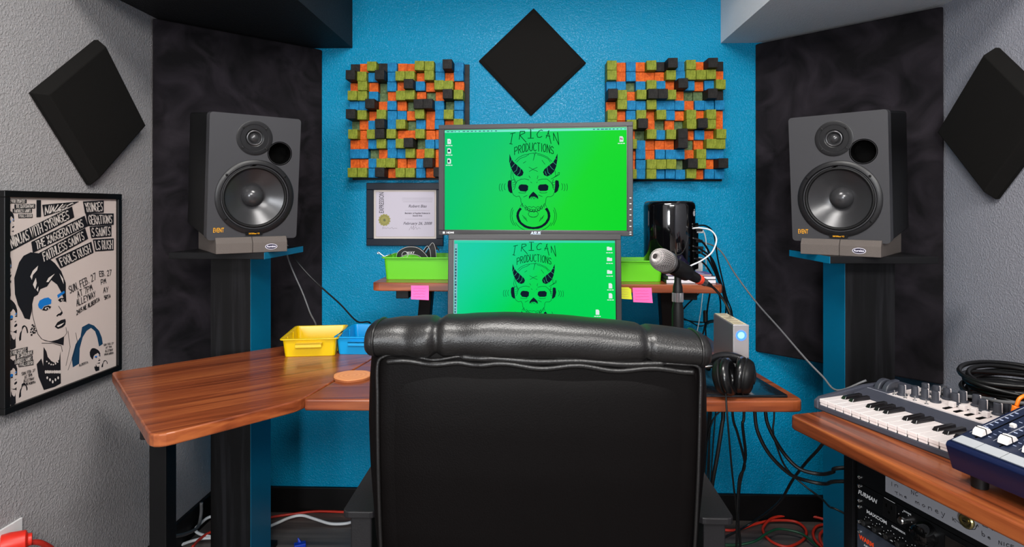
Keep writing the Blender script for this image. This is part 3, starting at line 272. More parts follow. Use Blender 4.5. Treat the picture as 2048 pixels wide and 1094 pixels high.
 'p_white': [[(1.528,0.965),(1.527,0.964),(1.525,0.963),(1.522,0.963),(1.519,0.964),(1.516,0.965),(1.514,0.966),(1.513,0.968),(1.514,0.969),(1.516,0.97),(1.519,0.97),(1.522,0.97),(1.525,0.969),(1.527,0.967)],[(1.577,0.98),(1.576,0.979),(1.575,0.979),(1.573,0.978),(1.57,0.979),(1.568,0.98),(1.567,0.981),(1.566,0.982),(1.567,0.983),(1.568,0.983),(1.57,0.983),(1.573,0.983),(1.575,0.982),(1.576,0.981)],[(1.552,0.915),(1.563,0.917),(1.578,0.919),(1.568,0.913),(1.557,0.911)],[(1.519,0.802),(1.518,0.799),(1.516,0.798),(1.514,0.8),(1.513,0.804),(1.514,0.807),(1.516,0.807),(1.518,0.806)],[(1.525,0.8),(1.524,0.797),(1.522,0.797),(1.519,0.799),(1.518,0.802),(1.519,0.805),(1.522,0.806),(1.524,0.804)],[(1.531,0.799),(1.53,0.796),(1.527,0.795),(1.525,0.797),(1.524,0.801),(1.525,0.804),(1.527,0.804),(1.53,0.802)],[(1.536,0.797),(1.535,0.794),(1.533,0.794),(1.531,0.796),(1.53,0.799),(1.531,0.802),(1.533,0.803),(1.535,0.801)],[(1.542,0.796),(1.541,0.793),(1.539,0.792),(1.537,0.794),(1.536,0.797),(1.537,0.8),(1.539,0.801),(1.541,0.799)],[(1.548,0.794),(1.547,0.791),(1.545,0.79),(1.543,0.792),(1.542,0.796),(1.543,0.799),(1.545,0.8),(1.547,0.798)],[(1.554,0.792),(1.553,0.789),(1.551,0.789),(1.548,0.791),(1.548,0.794),(1.548,0.797),(1.551,0.798),(1.553,0.796)],[(1.56,0.791),(1.559,0.788),(1.557,0.787),(1.554,0.789),(1.553,0.793),(1.554,0.796),(1.557,0.796),(1.559,0.794)],[(1.566,0.789),(1.565,0.786),(1.563,0.785),(1.56,0.787),(1.56,0.791),(1.56,0.794),(1.563,0.795),(1.565,0.793)],[(1.524,0.785),(1.523,0.783),(1.521,0.782),(1.519,0.784),(1.518,0.787),(1.519,0.789),(1.521,0.79),(1.523,0.788)],[(1.533,0.777),(1.532,0.775),(1.53,0.774),(1.528,0.776),(1.527,0.779),(1.528,0.782),(1.53,0.782),(1.532,0.781)],[(1.542,0.77),(1.541,0.767),(1.539,0.766),(1.537,0.768),(1.536,0.771),(1.537,0.774),(1.539,0.775),(1.541,0.773)],[(1.551,0.772),(1.55,0.77),(1.548,0.769),(1.546,0.771),(1.545,0.774),(1.546,0.777),(1.548,0.777),(1.55,0.775)],[(1.56,0.775),(1.559,0.772),(1.557,0.772),(1.555,0.773),(1.554,0.777),(1.555,0.779),(1.557,0.78),(1.559,0.778)],[(1.522,0.828),(1.521,0.827),(1.519,0.827),(1.518,0.828),(1.517,0.83),(1.518,0.831),(1.519,0.831),(1.521,0.83)],[(1.529,0.822),(1.528,0.82),(1.526,0.82),(1.525,0.821),(1.524,0.823),(1.525,0.824),(1.526,0.825),(1.528,0.824)],[(1.536,0.817),(1.535,0.815),(1.534,0.815),(1.532,0.816),(1.531,0.818),(1.532,0.819),(1.534,0.82),(1.535,0.819)],[(1.543,0.814),(1.543,0.813),(1.541,0.813),(1.539,0.814),(1.538,0.816),(1.539,0.817),(1.541,0.817),(1.543,0.816)],[(1.551,0.815),(1.55,0.814),(1.548,0.813),(1.546,0.815),(1.546,0.816),(1.546,0.818),(1.548,0.818),(1.55,0.817)],[(1.558,0.818),(1.557,0.816),(1.555,0.816),(1.554,0.817),(1.553,0.819),(1.554,0.821),(1.555,0.821),(1.557,0.82)],[(1.468,1.056),(1.476,1.07),(1.492,1.081),(1.489,1.07),(1.476,1.059),(1.473,1.047)],[(1.476,1.035),(1.485,1.051),(1.488,1.037),(1.483,1.022)],[(1.487,1.02),(1.493,1.028),(1.492,1.014)],[(1.518,1.036),(1.525,1.046),(1.546,1.055),(1.535,1.045),(1.525,1.035)],[(1.561,1.054),(1.574,1.038),(1.576,1.023),(1.568,1.038)]],
 'p_navy': [[(1.643,0.894),(1.668,0.899),(1.689,0.889),(1.709,0.87),(1.72,0.848),(1.724,0.828),(1.709,0.824),(1.702,0.851),(1.693,0.872),(1.677,0.885),(1.66,0.88),(1.645,0.865),(1.634,0.836),(1.632,0.794),(1.609,0.79),(1.605,0.816),(1.619,0.851),(1.637,0.868)]],
 'p_lines': [[(1.474,0.985),(1.475,0.96),(1.483,0.931),(1.492,0.906),(1.504,0.891)],[(1.559,0.967),(1.568,0.954),(1.572,0.946)],[(1.584,0.905),(1.587,0.889),(1.578,0.881)],[(1.504,0.88),(1.539,0.872),(1.568,0.859),(1.572,0.842)],[(1.504,0.992),(1.518,0.994),(1.535,0.987)],[(1.591,0.894),(1.599,0.848),(1.584,0.801)],[(1.619,0.883),(1.625,0.857),(1.611,0.824),(1.591,0.787)]],
 'm_ink': [[(1.394,1.219),(1.397,1.223),(1.401,1.225),(1.406,1.225),(1.411,1.222),(1.416,1.219),(1.42,1.214),(1.422,1.207),(1.422,1.201),(1.423,1.195),(1.421,1.197),(1.42,1.202),(1.417,1.206),(1.414,1.209),(1.411,1.205),(1.407,1.203),(1.405,1.2),(1.403,1.199),(1.402,1.195),(1.402,1.19),(1.401,1.186),(1.398,1.187),(1.396,1.19),(1.394,1.194),(1.392,1.201),(1.391,1.211)],[(1.408,1.191),(1.409,1.193),(1.412,1.194),(1.414,1.193),(1.413,1.192),(1.411,1.191),(1.409,1.191)],[(1.418,1.197),(1.419,1.198),(1.421,1.198),(1.423,1.196),(1.42,1.196),(1.419,1.196)],[(1.416,1.181),(1.417,1.183),(1.42,1.185),(1.422,1.185),(1.423,1.184),(1.422,1.182),(1.42,1.18),(1.418,1.18)],[(1.416,1.187),(1.418,1.188),(1.419,1.189),(1.42,1.19),(1.42,1.189),(1.419,1.188),(1.418,1.188),(1.417,1.187)],[(1.407,1.174),(1.41,1.173),(1.414,1.172),(1.418,1.173),(1.421,1.175),(1.421,1.17),(1.418,1.171),(1.414,1.172)],[(1.405,1.159),(1.408,1.162),(1.409,1.158),(1.409,1.169),(1.411,1.167),(1.411,1.163),(1.414,1.161),(1.416,1.159),(1.418,1.161),(1.419,1.166),(1.419,1.147),(1.416,1.145),(1.409,1.144),(1.406,1.152)],[(1.395,1.116),(1.397,1.121),(1.4,1.124),(1.403,1.123),(1.407,1.119),(1.41,1.114),(1.413,1.107),(1.415,1.097),(1.415,1.089),(1.415,1.081),(1.414,1.084),(1.413,1.09),(1.411,1.097),(1.409,1.1),(1.407,1.095),(1.404,1.093),(1.403,1.089),(1.401,1.087),(1.401,1.081),(1.4,1.075),(1.399,1.069),(1.397,1.07),(1.396,1.075),(1.395,1.081),(1.393,1.09),(1.393,1.103)],[(1.405,1.076),(1.406,1.079),(1.407,1.08),(1.408,1.078),(1.408,1.077),(1.406,1.075),(1.405,1.075)],[(1.411,1.083),(1.412,1.085),(1.414,1.085),(1.415,1.082),(1.413,1.083),(1.412,1.082)],[(1.41,1.062),(1.411,1.065),(1.413,1.067),(1.414,1.068),(1.415,1.066),(1.414,1.063),(1.413,1.061),(1.411,1.06)],[(1.41,1.071),(1.411,1.072),(1.412,1.073),(1.413,1.075),(1.413,1.072),(1.413,1.071),(1.412,1.071),(1.411,1.07)],[(1.404,1.053),(1.406,1.051),(1.409,1.05),(1.411,1.051),(1.414,1.054),(1.414,1.046),(1.412,1.048),(1.409,1.049)],[(1.402,1.032),(1.404,1.037),(1.405,1.03),(1.405,1.046),(1.406,1.042),(1.407,1.037),(1.409,1.034),(1.41,1.032),(1.412,1.034),(1.412,1.041),(1.413,1.015),(1.41,1.013),(1.405,1.01),(1.403,1.022)],[(1.392,1.003),(1.396,1.009),(1.402,1.011),(1.408,1.009),(1.415,1.005),(1.422,0.998),(1.427,0.99),(1.431,0.978),(1.431,0.969),(1.431,0.96),(1.43,0.963),(1.427,0.971),(1.424,0.978),(1.419,0.983),(1.415,0.978),(1.41,0.976),(1.408,0.972),(1.405,0.97),(1.403,0.964),(1.403,0.957),(1.401,0.951),(1.397,0.952),(1.395,0.958),(1.392,0.965),(1.389,0.975),(1.388,0.99)],[(1.411,0.957),(1.413,0.96),(1.416,0.96),(1.419,0.959),(1.418,0.957),(1.415,0.956),(1.413,0.956)],[(1.424,0.964),(1.426,0.965),(1.429,0.965),(1.431,0.961),(1.428,0.962),(1.426,0.962)],[(1.422,0.94),(1.424,0.943),(1.427,0.945),(1.43,0.945),(1.431,0.943),(1.431,0.94),(1.428,0.938),(1.424,0.937)],[(1.423,0.95),(1.424,0.951),(1.426,0.952),(1.428,0.953),(1.428,0.951),(1.427,0.949),(1.425,0.95),(1.424,0.949)],[(1.41,0.932),(1.413,0.929),(1.419,0.927),(1.424,0.928),(1.43,0.93),(1.429,0.921),(1.425,0.923),(1.42,0.926)],[(1.407,0.909),(1.411,0.913),(1.412,0.906),(1.412,0.923),(1.415,0.919),(1.416,0.913),(1.419,0.909),(1.422,0.907),(1.425,0.909),(1.426,0.916),(1.427,0.887),(1.422,0.885),(1.413,0.884),(1.408,0.897)],[(1.445,0.935),(1.451,0.937),(1.456,0.934),(1.46,0.929),(1.462,0.922),(1.463,0.916),(1.46,0.914),(1.458,0.922),(1.456,0.929),(1.453,0.933),(1.449,0.931),(1.445,0.925),(1.443,0.916),(1.442,0.902),(1.437,0.9),(1.436,0.908),(1.439,0.92),(1.444,0.926)],[(1.394,0.861),(1.397,0.865),(1.403,0.867),(1.409,0.865),(1.416,0.86),(1.422,0.853),(1.427,0.845),(1.431,0.834),(1.431,0.825),(1.431,0.817),(1.429,0.82),(1.427,0.827),(1.424,0.835),(1.419,0.839),(1.416,0.835),(1.41,0.834),(1.408,0.83),(1.405,0.829),(1.404,0.823),(1.404,0.817),(1.402,0.811),(1.398,0.813),(1.396,0.818),(1.393,0.825),(1.391,0.835),(1.39,0.849)],[(1.412,0.816),(1.414,0.818),(1.417,0.819),(1.419,0.817),(1.418,0.815),(1.415,0.815),(1.413,0.815)],[(1.424,0.821),(1.426,0.822),(1.429,0.821),(1.431,0.818),(1.428,0.819),(1.426,0.819)],[(1.422,0.799),(1.424,0.802),(1.427,0.803),(1.43,0.803),(1.431,0.801),(1.43,0.798),(1.428,0.797),(1.424,0.796)],[(1.423,0.808),(1.424,0.809),(1.426,0.809),(1.428,0.811),(1.428,0.809),(1.427,0.807),(1.425,0.808),(1.424,0.807)],[(1.41,0.793),(1.414,0.79),(1.419,0.788),(1.424,0.787),(1.429,0.789),(1.429,0.781),(1.425,0.784),(1.42,0.786)],[(1.407,0.772),(1.411,0.776),(1.413,0.769),(1.413,0.785),(1.415,0.78),(1.416,0.775),(1.419,0.771),(1.422,0.768),(1.425,0.77),(1.426,0.777),(1.427,0.75),(1.422,0.748),(1.413,0.748),(1.409,0.761)],[(1.444,0.792),(1.45,0.794),(1.454,0.791),(1.458,0.785),(1.461,0.778),(1.461,0.773),(1.458,0.771),(1.457,0.779),(1.455,0.785),(1.451,0.789),(1.448,0.788),(1.445,0.783),(1.442,0.775),(1.442,0.762),(1.436,0.76),(1.436,0.768),(1.439,0.779),(1.443,0.784)],[(1.676,0.822),(1.68,0.825),(1.685,0.825),(1.692,0.823),(1.699,0.819),(1.705,0.815),(1.71,0.81),(1.714,0.803),(1.714,0.798),(1.715,0.793),(1.713,0.795),(1.71,0.799),(1.707,0.804),(1.702,0.807),(1.699,0.805),(1.693,0.805),(1.691,0.803),(1.688,0.802),(1.687,0.799),(1.686,0.796),(1.684,0.792),(1.681,0.794),(1.679,0.797),(1.675,0.802),(1.673,0.807),(1.672,0.816)],[(1.695,0.794),(1.696,0.796),(1.7,0.795),(1.702,0.794),(1.701,0.793),(1.698,0.793),(1.696,0.794)],[(1.708,0.796),(1.709,0.797),(1.712,0.796),(1.714,0.794),(1.711,0.795),(1.709,0.795)],[(1.705,0.784),(1.707,0.785),(1.71,0.786),(1.714,0.785),(1.714,0.784),(1.714,0.782),(1.711,0.782),(1.708,0.782)],[(1.706,0.789),(1.708,0.789),(1.709,0.789),(1.711,0.79),(1.711,0.789),(1.71,0.788),(1.708,0.788),(1.707,0.788)],[(1.693,0.781),(1.697,0.779),(1.702,0.777),(1.708,0.777),(1.713,0.777),(1.712,0.773),(1.709,0.774),(1.703,0.776)],[(1.69,0.769),(1.694,0.771),(1.696,0.767),(1.696,0.776),(1.698,0.773),(1.699,0.77),(1.702,0.767),(1.705,0.766),(1.709,0.766),(1.71,0.77),(1.71,0.754),(1.705,0.754),(1.696,0.755),(1.692,0.762)],[(1.728,0.778),(1.733,0.778),(1.738,0.776),(1.742,0.772),(1.744,0.768),(1.745,0.765),(1.742,0.764),(1.741,0.769),(1.739,0.773),(1.735,0.775),(1.731,0.775),(1.728,0.772),(1.726,0.768),(1.725,0.76),(1.72,0.76),(1.719,0.764),(1.722,0.77),(1.726,0.773)]],
 'm_blue': [[(1.405,1.194),(1.407,1.197),(1.409,1.198),(1.412,1.198),(1.414,1.197),(1.413,1.195),(1.412,1.194),(1.409,1.194),(1.408,1.191),(1.406,1.193)],[(1.417,1.2),(1.419,1.201),(1.421,1.202),(1.422,1.201),(1.42,1.2),(1.418,1.198)],[(1.403,1.08),(1.404,1.084),(1.405,1.086),(1.407,1.086),(1.408,1.084),(1.408,1.081),(1.407,1.08),(1.406,1.08),(1.404,1.076),(1.403,1.078)],[(1.411,1.088),(1.412,1.089),(1.414,1.091),(1.414,1.089),(1.413,1.087),(1.411,1.085)],[(1.408,0.962),(1.409,0.966),(1.413,0.968),(1.416,0.968),(1.419,0.965),(1.419,0.961),(1.416,0.961),(1.413,0.961),(1.411,0.958),(1.408,0.96)],[(1.424,0.969),(1.426,0.97),(1.43,0.972),(1.43,0.969),(1.427,0.968),(1.424,0.966)],[(1.408,0.821),(1.41,0.825),(1.413,0.826),(1.417,0.825),(1.419,0.823),(1.419,0.819),(1.417,0.819),(1.414,0.819),(1.411,0.817),(1.409,0.819)],[(1.424,0.825),(1.426,0.827),(1.429,0.828),(1.43,0.826),(1.427,0.824),(1.424,0.823)],[(1.691,0.798),(1.693,0.8),(1.696,0.8),(1.7,0.799),(1.702,0.797),(1.702,0.796),(1.7,0.796),(1.696,0.796),(1.694,0.795),(1.692,0.796)],[(1.707,0.799),(1.709,0.799),(1.713,0.799),(1.713,0.798),(1.71,0.798),(1.708,0.797)]],
 's_text': [[(-0.0585,0.0725),(-0.0585,0.0945),(-0.0515,0.0965),(-0.0495,0.0915),(-0.0515,0.0855),(-0.0585,0.0825)],[(-0.0465,0.0765),(-0.0465,0.0995),(-0.0405,0.1005),(-0.0385,0.0955),(-0.0405,0.0905),(-0.0465,0.0865)],[(-0.0435,0.0885),(-0.0385,0.0785)],[(-0.0315,0.1045),(-0.0345,0.0985),(-0.0355,0.0885),(-0.0335,0.0795),(-0.0285,0.0835),(-0.0275,0.0945),(-0.0285,0.1035),(-0.0315,0.1045)],[(-0.0245,0.0815),(-0.0245,0.1055),(-0.0195,0.1045),(-0.0155,0.0945),(-0.0195,0.0845),(-0.0245,0.0815)],[(-0.0135,0.1075),(-0.0135,0.0875),(-0.0095,0.0835),(-0.0055,0.0865),(-0.0045,0.1075)],[(0.0065,0.1045),(0.0035,0.1075),(-0.0005,0.1035),(-0.0025,0.0945),(-0.0005,0.0855),(0.0035,0.0835),(0.0065,0.0865)],[(0.0095,0.1075),(0.0175,0.1065)],[(0.0135,0.1075),(0.0135,0.0825)],[(0.0225,0.0815),(0.0225,0.1055)],[(0.0315,0.1035),(0.0275,0.0995),(0.0265,0.0905),(0.0295,0.0805),(0.0335,0.0815),(0.0355,0.0925),(0.0335,0.1025),(0.0315,0.1035)],[(0.0385,0.0785),(0.0385,0.1025),(0.0465,0.0765),(0.0465,0.0995)],[(0.0575,0.0915),(0.0535,0.0965),(0.0495,0.0935),(0.0505,0.0875),(0.0565,0.0825),(0.0575,0.0755),(0.0535,0.0745),(0.0495,0.0785)],[(-0.0705,0.1355),(-0.0565,0.1385)],[(-0.0645,0.1365),(-0.0695,0.1065)],[(-0.0735,0.1065),(-0.0655,0.1045)],[(-0.0415,0.1425),(-0.0445,0.1185)],[(-0.0415,0.1425),(-0.0285,0.1425),(-0.0275,0.1375),(-0.0425,0.1305),(-0.0235,0.1095)],[(-0.0175,0.1495),(-0.0015,0.1495)],[(-0.0105,0.1495),(-0.0105,0.1215)],[(-0.0185,0.1215),(-0.0015,0.1215)],[(-0.0095,0.1455),(-0.0095,0.1245)],[(0.0255,0.1435),(0.0215,0.1455),(0.0145,0.1425),(0.0085,0.1335),(0.0105,0.1245),(0.0175,0.1235),(0.0235,0.1265)],[(0.0445,0.1435),(0.0355,0.1215)],[(0.0415,0.1415),(0.0505,0.1045)],[(0.0355,0.1285),(0.0475,0.1265)],[(0.0575,0.1365),(0.0585,0.1135)],[(0.0575,0.1355),(0.0735,0.1005)],[(0.0695,0.1375),(0.0735,0.1035)]],
 's_fill': [[(-0.0735,0.0755),(-0.0675,0.0595),(-0.0615,0.0515),(-0.0495,0.0405),(-0.0345,0.0265),(-0.0315,0.0195),(-0.0345,0.0115),(-0.0435,0.0075),(-0.0535,0.0105),(-0.0625,0.0195),(-0.0695,0.0345),(-0.0745,0.0525)],[(0.0695,0.0755),(0.0625,0.0595),(0.0565,0.0495),(0.0445,0.0405),(0.0305,0.0285),(0.0265,0.0205),(0.0295,0.0115),(0.0395,0.0075),(0.0505,0.0125),(0.0595,0.0215),(0.0655,0.0365),(0.0695,0.0585)],[(-0.0445,-0.0185),(-0.0385,-0.0155),(-0.0235,-0.0165),(-0.0175,-0.0205),(-0.0185,-0.0325),(-0.0245,-0.0375),(-0.0415,-0.0355),(-0.0475,-0.0265)],[(0.0125,-0.0205),(0.0175,-0.0165),(0.0355,-0.0155),(0.0425,-0.0205),(0.0415,-0.0325),(0.0355,-0.0355),(0.0175,-0.0355),(0.0115,-0.0295)],[(-0.0025,-0.0375),(0.0055,-0.0445),(0.0115,-0.0515),(0.0125,-0.0595),(0.0055,-0.0535),(-0.0005,-0.0525),(-0.0085,-0.0525),(-0.0155,-0.0595),(-0.0155,-0.0515),(-0.0095,-0.0445)],[(-0.0785,-0.0065),(-0.0735,-0.0025),(-0.0675,-0.0045),(-0.0675,-0.0175),(-0.0645,-0.0415),(-0.0705,-0.0415),(-0.0765,-0.0355),(-0.0795,-0.0205)],[(0.0655,-0.0035),(0.0725,-0.0055),(0.0745,-0.0205),(0.0705,-0.0355),(0.0635,-0.0415),(0.0595,-0.0415),(0.0625,-0.0205),(0.0625,-0.0065)]],
 's_ring': [[(0.0385,-0.0845),(0.0415,-0.0885),(0.0435,-0.0925),(0.0455,-0.0965),(0.0475,-0.1015),(0.0475,-0.1055),(0.0485,-0.1095),(0.0475,-0.1145),(0.0465,-0.1185),(0.0455,-0.1225),(0.0425,-0.1265),(0.0405,-0.1305),(0.0365,-0.1345),(0.0335,-0.1375),(0.0285,-0.1405),(0.0245,-0.1435),(0.0195,-0.1455),(0.0145,-0.1475),(0.0085,-0.1485),(0.0035,-0.1485),(-0.0025,-0.1495),(-0.0075,-0.1485),(-0.0135,-0.1485),(-0.0185,-0.1475),(-0.0245,-0.1455),(-0.0295,-0.1435),(-0.0335,-0.1405),(-0.0375,-0.1375),(-0.0415,-0.1345),(-0.0445,-0.1305),(-0.0475,-0.1275),(-0.0495,-0.1225),(-0.0515,-0.1185),(-0.0525,-0.1145),(-0.0535,-0.1095),(-0.0525,-0.1055),(-0.0525,-0.1015),(-0.0505,-0.0965),(-0.0485,-0.0925),(-0.0455,-0.0885),(-0.0425,-0.0845)],[(0.0315,-0.0895),(0.0345,-0.0925),(0.0365,-0.0955),(0.0385,-0.0985),(0.0395,-0.1025),(0.0405,-0.1065),(0.0405,-0.1095),(0.0405,-0.1135),(0.0395,-0.1175),(0.0375,-0.1205),(0.0355,-0.1235),(0.0335,-0.1275),(0.0305,-0.1305),(0.0275,-0.1325),(0.0245,-0.1355),(0.0205,-0.1375),(0.0155,-0.1395),(0.0115,-0.1405),(0.0075,-0.1415),(0.0025,-0.1425),(-0.0025,-0.1425),(-0.0075,-0.1425),(-0.0115,-0.1415),(-0.0165,-0.1405),(-0.0205,-0.1395),(-0.0245,-0.1375),(-0.0285,-0.1355),(-0.0325,-0.1325),(-0.0355,-0.1305),(-0.0385,-0.1275),(-0.0405,-0.1235),(-0.0425,-0.1205),(-0.0435,-0.1175),(-0.0445,-0.1135),(-0.0455,-0.1095),(-0.0455,-0.1065),(-0.0445,-0.1025),(-0.0435,-0.0985),(-0.0415,-0.0955),(-0.0395,-0.0925),(-0.0365,-0.0895)]],
